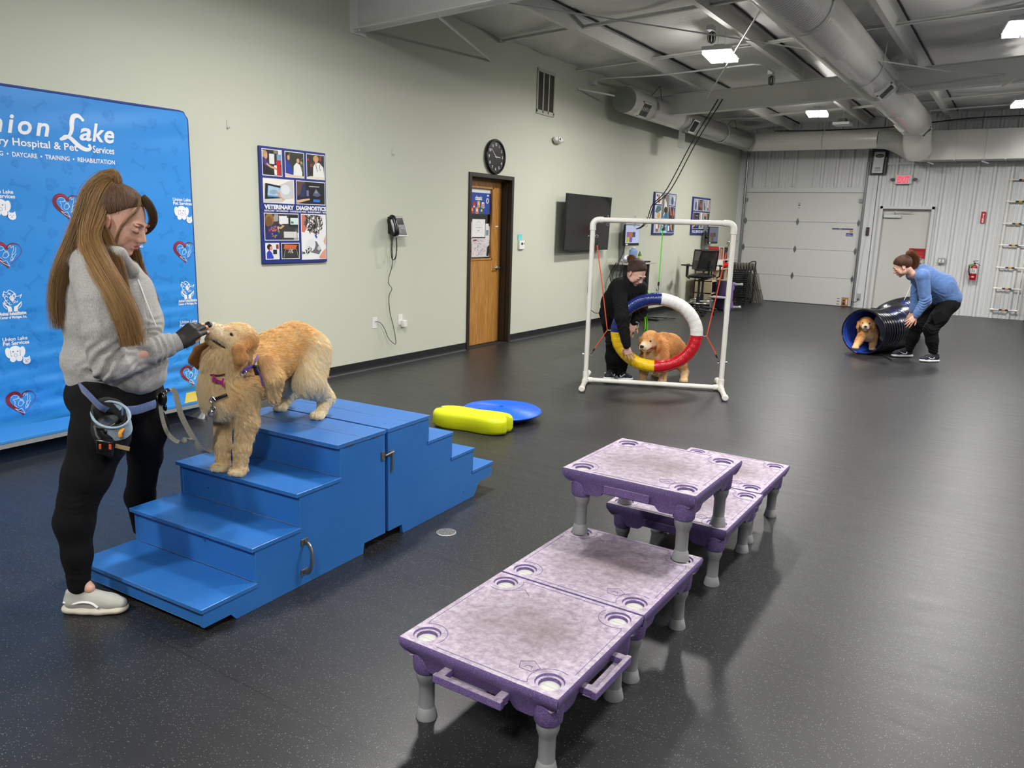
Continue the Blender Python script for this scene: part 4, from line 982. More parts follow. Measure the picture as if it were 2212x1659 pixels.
TILES['p'] = [((226, 226, 222), rect(0, 0, 1, 1)), ((150, 110, 70), oval(.55, .3, .2, .25, 14)), ((190, 120, 90), stroke([(.5, .9), (.5, .5), (.6, .3)], .2)), ((60, 60, 62), oval(.25, .8, .12, .12, 12))]
TILES['q'] = [((120, 116, 104), rect(0, 0, 1, 1)), ((232, 220, 226), stroke([(.35, .95), (.45, .6), (.4, .3)], .2)), ((226, 230, 228), [(.45, .4), (.6, .75), (.8, .5), (.75, .3)]), ((40, 110, 140), rect(0, 0, 1, .22)), ((40, 34, 40), oval(.6, .35, .28, .14, 14)), ((60, 24, 34), oval(.35, .88, .12, .1, 12)), ((236, 240, 240), stroke([(.3, .1), (.45, .25)], .08))]
TILES['r'] = [((170, 176, 190), rect(0, 0, 1, 1)), ((60, 80, 110), oval(.5, .4, .2, .4, 14)), ((226, 226, 230), stroke([(.7, .9), (.8, .4)], .15))]
TILES['s'] = [((214, 206, 196), rect(0, 0, 1, 1)), ((60, 110, 120), [(0, .5), (.3, 1), (.9, 1), (1, .7), (.5, .4)]), ((214, 160, 80), oval(.65, .25, .22, .3, 14))]
TILES['u'] = [((50, 40, 40), rect(0, 0, 1, 1)), ((196, 140, 110), stroke([(.2, 1), (.45, .3)], .14)), ((150, 60, 50), oval(.75, .4, .2, .35, 14)), ((206, 180, 160), stroke([(.8, .9), (.9, .3)], .08))]
TILES['v'] = [((196, 190, 182), rect(0, 0, 1, 1)), ((240, 240, 238), rect(.35, .3, .6, 1)), ((130, 96, 84), rect(.62, .35, .85, 1)), ((120, 110, 100), oval(.5, .18, .25, .16, 14))]
TILES['w'] = [((70, 170, 184), rect(0, 0, 1, 1)), ((236, 238, 236), oval(.5, .55, .3, .2, 14)), ((36, 26, 28), oval(.55, .7, .2, .2, 14)), ((90, 24, 30), oval(.55, .35, .22, .2, 14)), ((150, 226, 220), rect(0, 0, 1, .14))]
TILES['x'] = [((44, 60, 120), rect(0, 0, 1, 1)), ((214, 160, 70), stroke([(.5, 1), (.6, .5), (.8, .2)], .25)), ((236, 236, 236), rect(.08, .15, .3, .6)), ((30, 26, 30), oval(.85, .6, .15, .4, 12)), ((190, 180, 120), rect(0, .8, .35, 1))]
poster('photo collage poster on the wall directly behind the top bar of the white frame', 13.43, 14.47, 1.46, 2.215,
       [('p', .04, .33, .02, .28), ('q', .35, .65, .02, .62), ('r', .67, .97, .02, .28), ('s', .04, .33, .31, .62), ('u', .67, .97, .31, .62), ('v', .04, .33, .66, .96), ('w', .35, .63, .66, .96), ('x', .65, .97, .66, .96)], [])
poster('photo collage poster farthest along the left wall, reading full service along its foot', 15.39, 16.42, 1.465, 2.215,
       [('r', .04, .28, .05, .36), ('u', .29, .55, .05, .36), ('r', .57, .76, .05, .36), ('v', .77, .97, .05, .36), ('e', .04, .40, .40, .84), ('v', .42, .66, .40, .84), ('x', .68, .97, .40, .84)],
       [('FULL SERVICE GROOMING', .075, .06, .95, .88, .003)])
# ------------------------------------------------------------------ left wall fittings
M_pw = mat('white_plastic', (232, 232, 226), .4)
M_pb = mat('black_gloss_plastic', (14, 14, 16), .28)
M_screen = mat('dark_screen', (10, 10, 12), .12)
# oak door in dark frame
M_frame = mat('dark_bronze_frame', (42, 34, 28), .42)
def oak():
    m = mat('oak_veneer', (178, 124, 60), .4); nt = m.node_tree; b = nt.nodes['Principled BSDF']; N = nt.nodes.new; L = nt.links.new
    tc = N('ShaderNodeTexCoord'); mp = N('ShaderNodeMapping'); mp.inputs['Scale'].default_value = (6, 14, 1.1); L(tc.outputs['Object'], mp.inputs[0])
    n = N('ShaderNodeTexNoise'); n.inputs['Scale'].default_value = 3; n.inputs['Detail'].default_value = 7; n.inputs['Distortion'].default_value = .8; L(mp.outputs[0], n.inputs[0])
    w = N('ShaderNodeTexWave'); w.bands_direction = 'Y'; w.inputs['Scale'].default_value = 1.6; w.inputs['Distortion'].default_value = 7; w.inputs['Detail'].default_value = 3; w.inputs['Detail Scale'].default_value = .9; L(mp.outputs[0], w.inputs[0])
    a = N('ShaderNodeMath'); a.operation = 'MULTIPLY_ADD'; a.inputs[1].default_value = .45; L(w.outputs['Fac'], a.inputs[0]); L(n.outputs['Fac'], a.inputs[2])
    r = N('ShaderNodeValToRGB'); e = r.color_ramp.elements; e[0].position = .38; e[0].color = lin((214, 160, 84)); e[1].position = .95; e[1].color = lin((150, 96, 40)); L(a.outputs[0], r.inputs[0]); L(r.outputs[0], b.inputs['Base Color'])
    return m
M_oak = oak()
XD = -.15
d1 = obj('door_1', MB().box2((XD-.045, 7.86, .008), (XD, 8.75, 1.118)), M_oak, None, smooth=0, bevel=.002); d1['kind'] = 'structure'
mb = MB(); mb.box2((XD-.045, 7.86, 1.118), (XD, 8.03, 2.13)); mb.box2((XD-.045, 8.54, 1.118), (XD, 8.75, 2.13)); mb.box2((XD-.045, 8.03, 2.02), (XD, 8.54, 2.13))
obj('stile_frame', mb, M_oak, d1, smooth=0, bevel=.002)
mb = MB(); mb.box2((XD, 8.015, 1.105), (XD+.012, 8.555, 1.13)); mb.box2((XD, 8.015, 2.008), (XD+.012, 8.555, 2.033)); mb.box2((XD, 8.015, 1.105), (XD+.012, 8.04, 2.033)); mb.box2((XD, 8.53, 1.105), (XD+.012, 8.555, 2.033))
obj('glass_bead', mb, M_oak, d1, smooth=0, bevel=.003)
obj('glass', MB().box2((XD-.03, 8.03, 1.118), (XD-.024, 8.54, 2.02)), mat('door_glass', (230, 236, 236), .04, trans=1.0, ior=1.45), d1, smooth=0)
obj('transom_panel', MB().box2((XD-.04, 7.86, 2.131), (XD-.002, 8.75, 2.18)), M_oak, d1, smooth=0)
mb = MB(); mb.lathe([(.026, 0), (.026, .012), (.018, .016), (.014, .045), (.001, .045)], (XD, 8.68, 1.0), ax='x', n=20); mb.tube([(XD+.04, 8.68, 1.0), (XD+.045, 8.62, 1.0), (XD+.042, 8.57, 1.0)], [.011, .010, .008], n=10)
tag(obj('door_handle', mb, mat('satin_nickel', (176, 172, 164), .28, metal=.9), d1), label='satin metal lever handle')
obj('peg', MB().box2((XD, 8.62, 1.53), (XD+.008, 8.68, 1.545)), M_pw, d1, smooth=0)
mb = MB()
for (y0, y1) in ((7.81, 7.86), (8.75, 8.80)): mb.box2((-.2, y0, 0), (.018, y1, 2.18))
mb.box2((-.2, 7.86, 2.13), (.018, 8.75, 2.18)); mb.box2((-.12, 8.735, 0), (-.05, 8.75, 2.13)); mb.box2((-.12, 7.86, 0), (-.05, 7.875, 2.13)); mb.box2((-.12, 7.86, 2.115), (-.05, 8.75, 2.13))
obj('door_frame', mb, M_frame, d1, smooth=0, bevel=.003)
mb = MB(); mb.box2((-.62, 7.5, 0), (-.6, 9.1, 2.6)); mb.box2((-.6, 7.5, 0), (-.2, 7.52, 2.6)); mb.box2((-.6, 9.08, 0), (-.2, 9.1, 2.6)); mb.box2((-.6, 7.5, 2.5), (-.2, 9.1, 2.6))
struct('wall_behind_door', mb, mat('grey_room_beyond', (120, 118, 116), .7), smooth=0)
struct('threshold', MB().box2((-.6, 7.82, -.02), (0, 8.79, .004)), M_dark, smooth=0)
GX = XD-.0225
def paper(name, label, cat, P, y0, y1, z0, z1, col=(230, 230, 228), x=GX, th=.001):
    o = obj(name, MB().box2((x, y0, z0), (x+th, y1, z1)), pc(col), None, smooth=0); tag(o, label, cat)
    if P: decal('printing', P, (x+th, 0, 0), BU, BV, o, off=.0003, step=.00003)
    return o
P = []
def bag(cx, cz, c1, c2, c3):
    return [(c1, [(cx-.028, cz-.04), (cx-.032, cz+.035), (cx-.02, cz+.042), (cx+.024, cz+.038), (cx+.03, cz-.036)]), (c2, oval(cx-.002, cz+.005, .020, .018, 12)), (c3, rect(cx-.015, cz-.03, cx+.014, cz-.012))]
P += [((232, 232, 230), rect(8.05, 1.955, 8.54, 2.01)), ((236, 238, 242), text_geo('classic', .075, 8.19, 1.865, bold=.002, sx=.82))]
for a in ((8.17, 1.80, (170, 36, 30), (200, 60, 40), (236, 236, 230)), (8.27, 1.81, (226, 176, 40), (240, 200, 80), (200, 120, 40)), (8.365, 1.80, (236, 230, 226), (210, 120, 110), (40, 110, 70)), (8.13, 1.735, (206, 60, 34), (236, 180, 60), (150, 30, 30)), (8.235, 1.73, (230, 160, 50), (236, 224, 200), (190, 50, 40)), (8.335, 1.73, (40, 100, 60), (226, 200, 120), (30, 70, 50))): P += bag(*a)
P += [((236, 236, 240), oval(8.46, 1.86, .03, .035, 16)), ((60, 66, 90), rect(8.45, 1.84, 8.47, 1.88)), ((226, 230, 240), rect(8.45, 1.915, 8.49, 1.935))]
paper('snack_carton_panel', 'blue snack carton panel reading classic, taped inside the oak door window', 'carton panel', P, 8.045, 8.53, 1.69, 2.015, (38, 72, 160), x=GX)
q = random.Random(5); P = [((160, 160, 160), stroke([(8.22, 1.572), (8.275, 1.60), (8.33, 1.572)], .003)), ((206, 206, 204), rect(8.19, 1.455, 8.36, 1.555)), ((240, 240, 238), rect(8.194, 1.459, 8.356, 1.551))]
for z, y0, y1 in ((1.52, 8.22, 8.335), (1.482, 8.245, 8.30)):
    pts = [(y0+(y1-y0)*k/14, z+.010*math.sin(k*2.3)+.004*math.sin(k*5)) for k in range(15)]; P.append(((60, 60, 66), stroke(pts, .0032)))
paper('paper_sign', 'white paper sign with handwriting taped to the oak door window', 'paper sign', P, 8.14, 8.42, 1.40, 1.625, (240, 240, 238))
P = []
for k in range(70):
    x, z = q.uniform(8.15, 8.52), q.uniform(1.16, 1.37); r_ = q.uniform(.006, .022); a = q.uniform(0, 6.28)
    P.append((q.choice([(70, 66, 70), (110, 104, 108), (170, 160, 164), (190, 120, 130), (120, 110, 150), (236, 236, 236), (240, 240, 240)]), stroke(smooth_pts([(x+r_*math.cos(a+b)*1.3, z+r_*math.sin(a+b)*.9) for b in (0, 1.2, 2.4, 3.8)], 3), .003)))
P.append(((170, 40, 50), rect(8.16, 1.35, 8.24, 1.368)))
P.append(((30, 28, 30), [(8.46, 1.16), (8.475, 1.27), (8.52, 1.30), (8.525, 1.2), (8.50, 1.15)]))
paper('colouring_page', 'busy coloured-in drawing page low in the oak door window', 'drawing', P, 8.135, 8.53, 1.145, 1.385, (222, 216, 218), x=GX+.0003)
paper('paper_sheet', 'white sheet at the left edge of the oak door window, level with the sign', 'paper sheet', [((180, 170, 166), stroke([(8.075, 1.5), (8.09, 1.44)], .004)), ((196, 150, 110), rect(8.05, 1.585, 8.135, 1.60))], 8.045, 8.137, 1.39, 1.60, (232, 230, 228), x=GX+.0003)
paper('paper_sheet', 'brown and white cutting at the lower left of the oak door window', 'paper sheet', [((232, 230, 228), [(8.10, 1.38), (8.13, 1.37), (8.12, 1.30), (8.09, 1.31)]), ((24, 24, 26), [(8.05, 1.26), (8.1, 1.27), (8.13, 1.22), (8.1, 1.18), (8.06, 1.2)]), ((230, 230, 230), [(8.06, 1.17), (8.1, 1.19), (8.12, 1.16), (8.07, 1.145)])], 8.045, 8.132, 1.14, 1.385, (170, 122, 84), x=GX)
paper('paper_sheet', 'small blank sheet right of the sign in the oak door window', 'paper sheet', [((60, 60, 66), rect(8.50, 1.54, 8.53, 1.58)), ((130, 140, 160), rect(8.44, 1.42, 8.50, 1.49))], 8.43, 8.535, 1.335, 1.57, (226, 226, 226), x=GX+.0006)

# wall clock
t = thing('wall_clock', 'round black wall clock with white numerals above the oak door', 'clock', (.0, 8.335, 2.395))
mb = MB(); mb.lathe([(.001, .002), (.205, .002), (.213, .010), (.213, .035), (.205, .045), (.190, .045), (.183, .030), (.001, .030)], (0, 0, 0), ax='x', n=64, cap=False); obj('case', mb, M_pb, t, world=False, smooth=40)
CO = (.031, 8.335, 2.395)
P = []
for hh in range(1, 13):
    a = math.pi/2-hh*math.pi/6; P.append(((235, 235, 235), text_geo(str(hh), .047, .147*math.cos(a), .147*math.sin(a)-.016, align='CENTER', bold=.0012)))
for k in range(60):
    a = k*math.pi/30; P.append(((200, 200, 200), stroke([(.172*math.cos(a), .172*math.sin(a)), (.179*math.cos(a), .179*math.sin(a))], .0015)))
decal('dial_numerals', P, CO, BU, BV, t, off=.0006, step=0)
a = R(138); decal('minute_hand', [((236, 236, 236), stroke([(-.02*math.cos(a), -.02*math.sin(a)), (.14*math.cos(a), .14*math.sin(a))], [.008, .005]))], CO, BU, BV, t, off=.004)
a = R(-2); decal('hour_hand', [((236, 236, 236), stroke([(-.02*math.cos(a), -.02*math.sin(a)), (.095*math.cos(a), .095*math.sin(a))], [.011, .008]))], CO, BU, BV, t, off=.003)
# dome camera / sensor
t = thing('dome_camera', 'white egg shaped camera fixed high on the left wall above the television', 'camera', (0, 9.85, 2.75))
mb = MB(); mb.ell((.045, 0, 0), (.06, .11, .052), n=28, m=16); mb.lathe([(.055, 0), (.055, .01)], (0, 0, 0), ax='x', n=20); obj('shell', mb, M_pw, t, world=False, smooth=60)
mb = MB(); mb.lathe([(.034, -.012), (.034, .012), (.028, .016), (.001, .016)], (.088, -.045, .005), ax='x', n=24); obj('lens_ring', mb, M_pw, t, world=False)
mb = MB(); mb.ell((.103, -.045, .005), (.008, .017, .017), n=16); obj('lens', mb, M_pb, t, world=False)
mb = MB(); mb.box((.07, .12, -.01), (.015, .02, .02)); obj('clip', mb, M_pw, t, world=False, bevel=.003)
# thermostat and note
t = thing('thermostat', 'small white thermostat on the wall right of the oak door', 'thermostat', (0, 9.02, 1.30))
mb = MB(); mb.box((.015, 0, 0), (.03, .13, .115)); obj('cover', mb, M_pw, t, world=False, bevel=.008, seg=3)
obj('display', MB().box((.0305, -.005, .018), (.002, .045, .03)), mat('lcd_grey', (60, 66, 64), .2), t, world=False)
obj('button', MB().box((.0305, .045, .02), (.003, .012, .02)), M_black, t, world=False)
tag(obj('sticky_note', MB().prism([(0, 0), (.095, 0), (.095, .085), (0, .085)], (.006, 8.945, 1.362), (0, 1, 0), (.03, 0, 1), .0005), pc((120, 214, 216)), smooth=0), 'pale turquoise sticky note above the white thermostat', 'note')
# hooks
for y, z, lb in ((4.385, 2.33, 'small clear wall hook between the banner and the first poster'), (6.44, 2.29, 'small clear wall hook above the black wall phone'), (15.13, 3.38, 'small hook high on the wall under the metal duct')):
    mb = MB(); mb.box((.002, y, z), (.003, .02, .07)); mb.tube([(.004, y, z-.02), (.012, y, z-.034), (.024, y+.002, z-.034), (.030, y+.003, z-.02)], .004, n=6)
    tag(obj('wall_hook', mb, mat('clear_plastic_hook', (196, 196, 184), .25), bevel=.0008), lb, 'hook', 'wall hooks' if False else None)
# return air grille
t = thing('wall_grille', 'tall three column air grille high on the left wall', 'air vent', (0, 9.53, 3.33))
mb = MB()
for a, b, c, d in ((9.30, 9.765, 3.595, 3.63-.03+.02), (9.30, 9.765, 3.06, 3.095)): mb.box2((.001, a, c-.02), (.016, b, d))
for y in (9.30, 9.445, 9.59, 9.735): mb.box2((.001, y, 3.06), (.016, y+.028, 3.60))
obj('grille_frame', mb, mat('grille_paint', (186, 188, 172), .5), t, smooth=0, bevel=.002)
for i in range(3):
    mb = MB(); y = 9.328+.145*i
    for k in range(40): mb.box((.007, y+.0585, 3.085+k*.0127), (.010, .117, .0035), rot=(0, R(35), 0))
    mb.box2((.0005, y, 3.07), (.002, y+.117, 3.59))
    obj('louver_column', mb, mat('grille_dark', (92, 90, 84), .6), t, smooth=0)
# wall phone
t = thing('wall_phone', 'black desk phone mounted on the left wall with handset on its left', 'phone', (0, 6.43, 1.50))
TM = Matrix.Translation((.07, 6.44, 1.515)) @ Matrix.Rotation(R(-18), 4, 'Y')
mb = MB(); mb.T = TM; mb.box((0, .0, 0), (.035, .215, .215)); mb.box((-.03, 0, .03), (.05, .16, .12)); obj('body', mb, M_pb, t, bevel=.006, seg=2)
obj('mounting_wedge', MB().prism([(0, 0), (.05, -.02), (.05, -.10), (.0, -.12)], (0.0, 6.50, 1.56), (1, 0, 0), (0, 0, 1), .13), M_black, t, smooth=0)
mb = MB(); mb.T = TM; mb.tube(smooth_pts([(.03, -.085, .10), (.05, -.088, .085), (.062, -.09, .04), (.064, -.09, -.02), (.052, -.088, -.075), (.03, -.085, -.095)], 5), [.021+.008*abs(i-12.5)/12.5 for i in range(26)], n=12, sq=(1.15, .75)); obj('handset', mb, M_pb, t)
mb = MB(); mb.T = TM; mb.box((.019, .03, .055), (.003, .12, .07)); obj('screen', mb, M_screen, t, smooth=0)
mb = MB(); mb.T = TM
for i in range(4):
    for j in range(3): mb.box((.019, -.030+j*.020, -.015-i*.018), (.004, .013, .010))
mb.box((.019, .045, -.025), (.004, .025, .018)); mb.box((.019, .075, -.03), (.004, .02, .012))
obj('keypad', mb, mat('grey_keys', (150, 150, 150), .5), t, smooth=0)
mb = MB(); mb.T = TM; mb.box((.012, .02, -.106), (.02, .19, .010)); tag(obj('bottom_strip', mb, M_pw, t, bevel=.002), label='silver white lower edge')
mb = MB(); hp = smooth_pts([(.10, 6.32, 1.42), (.095, 6.315, 1.28), (.09, 6.33, 1.19), (.08, 6.37, 1.165), (.075, 6.41, 1.20), (.07, 6.43, 1.30), (.06, 6.435, 1.40)], 40)
cc = []
for i, p in enumerate(hp):
    a = i*1.5; p = Vector(p); cc.append(p+Vector((.006*math.cos(a), .006*math.sin(a), 0)))
mb.tube(cc, .0032, n=5); obj('coiled_cord', mb, M_black, t)
mb = MB(); mb.tube(smooth_pts([(.05, 6.40, 1.41), (.045, 6.385, 1.30), (.03, 6.41, 1.21), (.03, 6.40, 1.10), (.02, 6.36, .98), (.03, 6.345, .91), (.035, 6.39, .85), (.02, 6.36, .77), (.02, 6.375, .6), (.02, 6.43, .44), (.03, 6.455, .30), (.045, 6.44, .245), (.05, 6.40, .252), (.045, 6.32, .32), (.04, 6.27, .42), (.03, 6.22, .49), (.02, 6.17, .512), (.012, 6.155, .515)], 6), .0035, n=6); obj('line_cord', mb, M_black, t)
def outlet(y, z, label, w_=.072, h_=.118):
    t = thing('wall_outlet', label, 'outlet', (0, y, z)); obj('cover_plate', MB().box((.003, 0, 0), (.006, w_, h_)), M_pw, t, world=False, bevel=.002)
    for s in (-1, 1):
        mb = MB(); mb.lathe([(.016, 0), (.016, .0015)], (.006, 0, s*.022), ax='x', n=16); obj('socket', mb, M_pw, t, world=False)
    return t
outlet(6.152, .497, 'white outlet plate low on the wall where the phone cord plugs in')
outlet(6.565, .497, 'white outlet plate holding a plugged in charger, low on the left wall')
tag(obj('plug_adapter', MB().box((.030, 6.60, .452), (.045, .058, .075)), M_pw, bevel=.005), 'white plug adapter in the outlet right of the phone cord', 'plug adapter')

# television
t = thing('television', 'large black flat screen television on the left wall behind the white frame', 'television', (.12, 10.65, 1.62))
TT = Matrix.Translation((.15, 10.67, 1.622)) @ Matrix.Rotation(R(1.2), 4, 'Z') @ Matrix.Rotation(R(2), 4, 'Y')
mb = MB(); mb.T = TT; mb.box((0, 0, 0), (.03, 1.50, .815)); obj('bezel', mb, M_pb, t, bevel=.004)
mb = MB(); mb.T = TT; mb.box((.0155, 0, .006), (.002, 1.475, .785)); obj('screen', mb, M_screen, t, smooth=0)
mb = MB(); mb.T = TT; mb.box((-.03, 0, -.1), (.04, .9, .45)); mb.box((-.08, 0, 0), (.11, .3, .3)); obj('wall_mount', mb, M_black, t, smooth=0)
# ------------------------------------------------------------------ ducts
M_duct = mat('white_spiral_duct', (238, 237, 232), .25)
M_galv = mat('galvanised_duct', (172, 172, 168), .28, metal=.85)
def spiral(mb, P0, P1, r, pitch=.055, seam=.005, n=40, phase=0, sl=.35):
    P0, P1 = Vector(P0), Vector(P1); d = (P1-P0); L_ = d.length; d.normalize()
    up = Vector((0, 0, 1)); sd = d.cross(up).normalized(); up = sd.cross(d)
    K = int(L_/pitch)*5; vs = []
    for i in range(K+1):
        s = L_*i/K
        for k in range(n):
            a = 2*math.pi*k/n; ph = ((s/pitch-a/(2*math.pi)*(1 if sl else 0)) % 1.0)
            e = seam if ph < .13 else 0
            vs.append(P0+d*s+(sd*math.cos(a)+up*math.sin(a))*(r+e))
    mb.add(vs, [(i*n+k, i*n+(k+1) % n, (i+1)*n+(k+1) % n, (i+1)*n+k) for i in range(K) for k in range(n)])
def elbow(mb, pts, r, n=32):
    mb.tube(pts, r, n=n)
def register(parent, P, d, w_, l, nrm, m=M_duct, dark=(120, 120, 118), bars=9):
    """square air register: centre P, along d, outward nrm"""
    d = Vector(d).normalized(); nrm = Vector(nrm).normalized(); s = d.cross(nrm).normalized(); M = Matrix((s, d, nrm)).transposed().to_4x4(); M.translation = Vector(P)
    mb = MB(); mb.T = M
    mb.box((0, 0, -.03), (w_, l, .06)); mb.box((-w_/2+.012, 0, .01), (.024, l, .02)); mb.box((w_/2-.012, 0, .01), (.024, l, .02)); mb.box((0, -l/2+.012, .01), (w_, .024, .02)); mb.box((0, l/2-.012, .01), (w_, .024, .02))
    rg = obj('air_register', mb, m, parent, smooth=0, bevel=.002)
    mb = MB(); mb.T = M
    for k in range(bars): mb.box((0, -l/2+.03+(l-.06)*k/(bars-1), .006), (w_-.04, .004, .012))
    mb.box((0, 0, .001), (w_-.04, l-.04, .002)); obj('register_louvers', mb, mat('register_grey', dark, .6), rg, smooth=0)
    return rg
dk = thing('round_duct', 'large white spiral round duct running overhead to the back wall', 'air duct', (3.70, 12, 3.66))
mb = MB(); spiral(mb, (3.70, 2.0, 3.665), (3.70, 12.35, 3.665), .26); obj('duct_section', mb, M_duct, dk, smooth=50)
mb = MB(); spiral(mb, (3.70, 12.35, 3.665), (3.70, 16.9, 3.665), .25, pitch=.075, seam=.0025); obj('duct_section', mb, M_duct, dk, smooth=50)
mb = MB(); mb.tube([(3.70, 12.32, 3.665), (3.70, 12.40, 3.665)], .268, n=40); obj('duct_collar', mb, M_duct, dk)
mb = MB(); elbow(mb, [Vector((3.70, 16.85+.55*math.sin(a), 3.665-.40*(1-math.cos(a)))) for a in [R(10*i) for i in range(9)]]+[Vector((3.71, 17.62, 3.22))], .25); obj('duct_elbow', mb, M_duct, dk)
register(dk, (3.70+.19, 11.9, 3.665-.20), (0, 1, 0), .24, .34, (.72, 0, -.70))
register(dk, (3.70-.18, 16.2, 3.665-.20), (0, 1, 0), .22, .32, (-.7, 0, -.7))
register(dk, (3.70+.19, 16.95, 3.665-.18), (0, 1, 0), .22, .32, (.75, 0, -.65))
for y in (8.0, 11.0, 14.0, 16.4):
    mb = MB(); mb.tube([(3.70+.275*math.cos(a), y, 3.665+.275*math.sin(a)) for a in [R(10*i) for i in range(-18, 19)]], .006, n=5, sq=(3, .5)); mb.tube([(3.97, y, 3.665), (3.99, y, zc(4)-.05)], .005, n=5); obj('hanger_strap', mb, M_trim, dk)
ld_ = thing('round_duct', 'smaller round duct along the left wall, open grey end towards the camera', 'air duct', (.38, 14, 3.45))
DX, DZ_ = .385, 3.455
mb = MB(); mb.tube([(DX, 11.2, DZ_), (DX, 13.35, DZ_)], .185, n=40); obj('duct_section', mb, M_duct, ld_)
tag(obj('end_cap', MB().lathe([(.187, -.002), (.187, .03)], (DX, 11.19, DZ_), ax='y', n=40), mat('duct_end_grey', (120, 126, 120), .5), ld_), label='flat dull grey end cap')
for y in (12.02, 13.3): obj('duct_band', MB().lathe([(.188, 0), (.188, .10)], (DX, y, DZ_), ax='y', n=40, cap=False), M_galv, ld_)
mb = MB(); spiral(mb, (DX, 13.4, DZ_), (DX, 17.38, DZ_), .18, pitch=.085, seam=.007); obj('duct_section', mb, M_galv, ld_, smooth=50)
mb = MB(); mb.tube([(DX, 17.25, DZ_), (DX, 17.42, DZ_), (DX+.06, 17.55, DZ_)], [.19, .195, .19], n=32); obj('duct_joint', mb, M_galv, ld_)
register(ld_, (DX+.15, 11.62, DZ_-.10), (0, 1, 0), .24, .34, (.86, 0, -.5), bars=6)
register(ld_, (DX+.15, 13.75, DZ_-.10), (0, 1, 0), .24, .30, (.86, 0, -.5))
for y, hx in ((12.3, .5), (14.6, .3), (16.2, .3)):
    for s in (-1, 1): obj('hanger_wire', MB().tube([(DX+s*.14, y, DZ_+.12), (DX+.05, y+.1, zc(.4)-.05)], .004, n=5), M_black, ld_)
mb = MB(); mb.tube([(DX+.195*math.cos(a), 15.6, DZ_+.195*math.sin(a)) for a in [R(10*i) for i in range(37)]], .008, n=5); obj('hanger_strap', mb, M_trim, ld_)
tag(obj('hanging_placard', MB().box2((DX+.02, 13.42, 2.97), (DX+.023, 13.72, 3.28)), mat('clear_sheet', (186, 190, 182), .2, alpha=.45), smooth=0), 'clear plastic sheet hanging under the left wall duct', 'plastic sheet')
cd = thing('round_duct', 'white round duct crossing in front of the back wall above the garage door', 'air duct', (2, 17.4, 3.44))
mb = MB(); spiral(mb, (DX+.08, 17.55, 3.455), (3.0, 17.47, 3.44), .185, pitch=.31, seam=.0025, sl=0); obj('duct_section', mb, M_duct, cd, smooth=50)
mb = MB(); elbow(mb, smooth_pts([(2.98, 17.47, 3.44), (3.16, 17.50, 3.43), (3.34, 17.55, 3.37), (3.50, 17.62, 3.28), (3.66, 17.74, 3.17)], 4), .19); obj('duct_elbow', mb, mat('duct_primer', (190, 190, 188), .5), cd)
for x in (1.95,):
    mb = MB(); mb.tube([(x, 17.5+.195*math.cos(a), 3.45+.195*math.sin(a)) for a in [R(10*i) for i in range(37)]], .008, n=5); mb.tube([(x, 17.5, 3.64), (x, 17.5, zc(x)-.02)], .006, n=5); obj('hanger_strap', mb, M_trim, cd)
bx = thing('duct_plenum', 'long white rectangular duct box along the top of the back wall', 'air duct', (5, 18, 3.3))
mb = MB()
for a, b in ((3.66, 5.2), (5.21, 7.2), (7.21, 12)): mb.box2((a, 17.76, 3.045), (b, 18.28, 3.60))
obj('box_section', mb, M_duct, bx, smooth=0, bevel=.004)
for x in (4.35, 5.2, 7.2): obj('joint_flange', MB().box2((x-.012, 17.745, 3.03), (x+.012, 18.28, 3.615)), M_duct, bx, smooth=0)
for x in (3.92, 4.85, 5.9):
    mb = MB(); mb.tube([(x, 17.72, 3.02), (x, 17.72, zc(x))], .004, n=5); mb.tube([(x-.03, 17.70, 3.0), (x+.09, 17.72, 2.96)], .012, n=6); obj('hanger_rod', mb, M_trim, bx)

# ------------------------------------------------------------------ garage door and its parts
M_gd = mat('garage_door_white', (206, 206, 204), .5, bump=(90, .15, .0008))
zz = (0.005, .605, 1.203, 1.803, 2.435)
gd = None
for i in range(4):
    o = obj('door_2' if i == 0 else 'door_panel', MB().box2((.195, YB-.012, zz[i]+.002), (2.70, YB+.03, zz[i+1]-.002)), M_gd, gd, smooth=0, bevel=.003)
    if i == 0: gd = o; o['kind'] = 'structure'
obj('bottom_seal', MB().box2((.195, YB-.015, 0), (2.70, YB+.02, .012)), M_black, gd, smooth=0)
M_hng = mat('grey_hinge', (120, 122, 124), .4, metal=.6)
for x in (.23, 1.395, 2.665):
    for z in (zz[1], zz[2], zz[3]):
        mb = MB(); mb.prism([(0, -.085), (.03, -.02), (.03, .02), (0, .085), (-.03, .02), (-.03, -.02)], (x, YB-.013, z), (1, 0, 0), (0, 0, 1), .006); mb.tube([(x, YB-.025, z-.03), (x, YB-.025, z+.03)], .012, n=8)
        obj('hinge', mb, M_hng, gd)
for x in (.21, 2.68): obj('top_roller_bracket', MB().box2((x-.05, YB-.05, 2.23), (x+.03, YB-.012, 2.31)), M_hng, gd, smooth=0)
for x in (.175, 2.725):
    mb = MB(); mb.tube([(x, YB-.07, 0.0), (x, YB-.07, 3.35)], .018, n=6); mb.tube([(x+.03, YB-.05, 0), (x+.03, YB-.05, 3.3)], .008, n=6)
    obj('door_track', mb, mat('track_steel', (150, 152, 154), .3, metal=.8), gd)
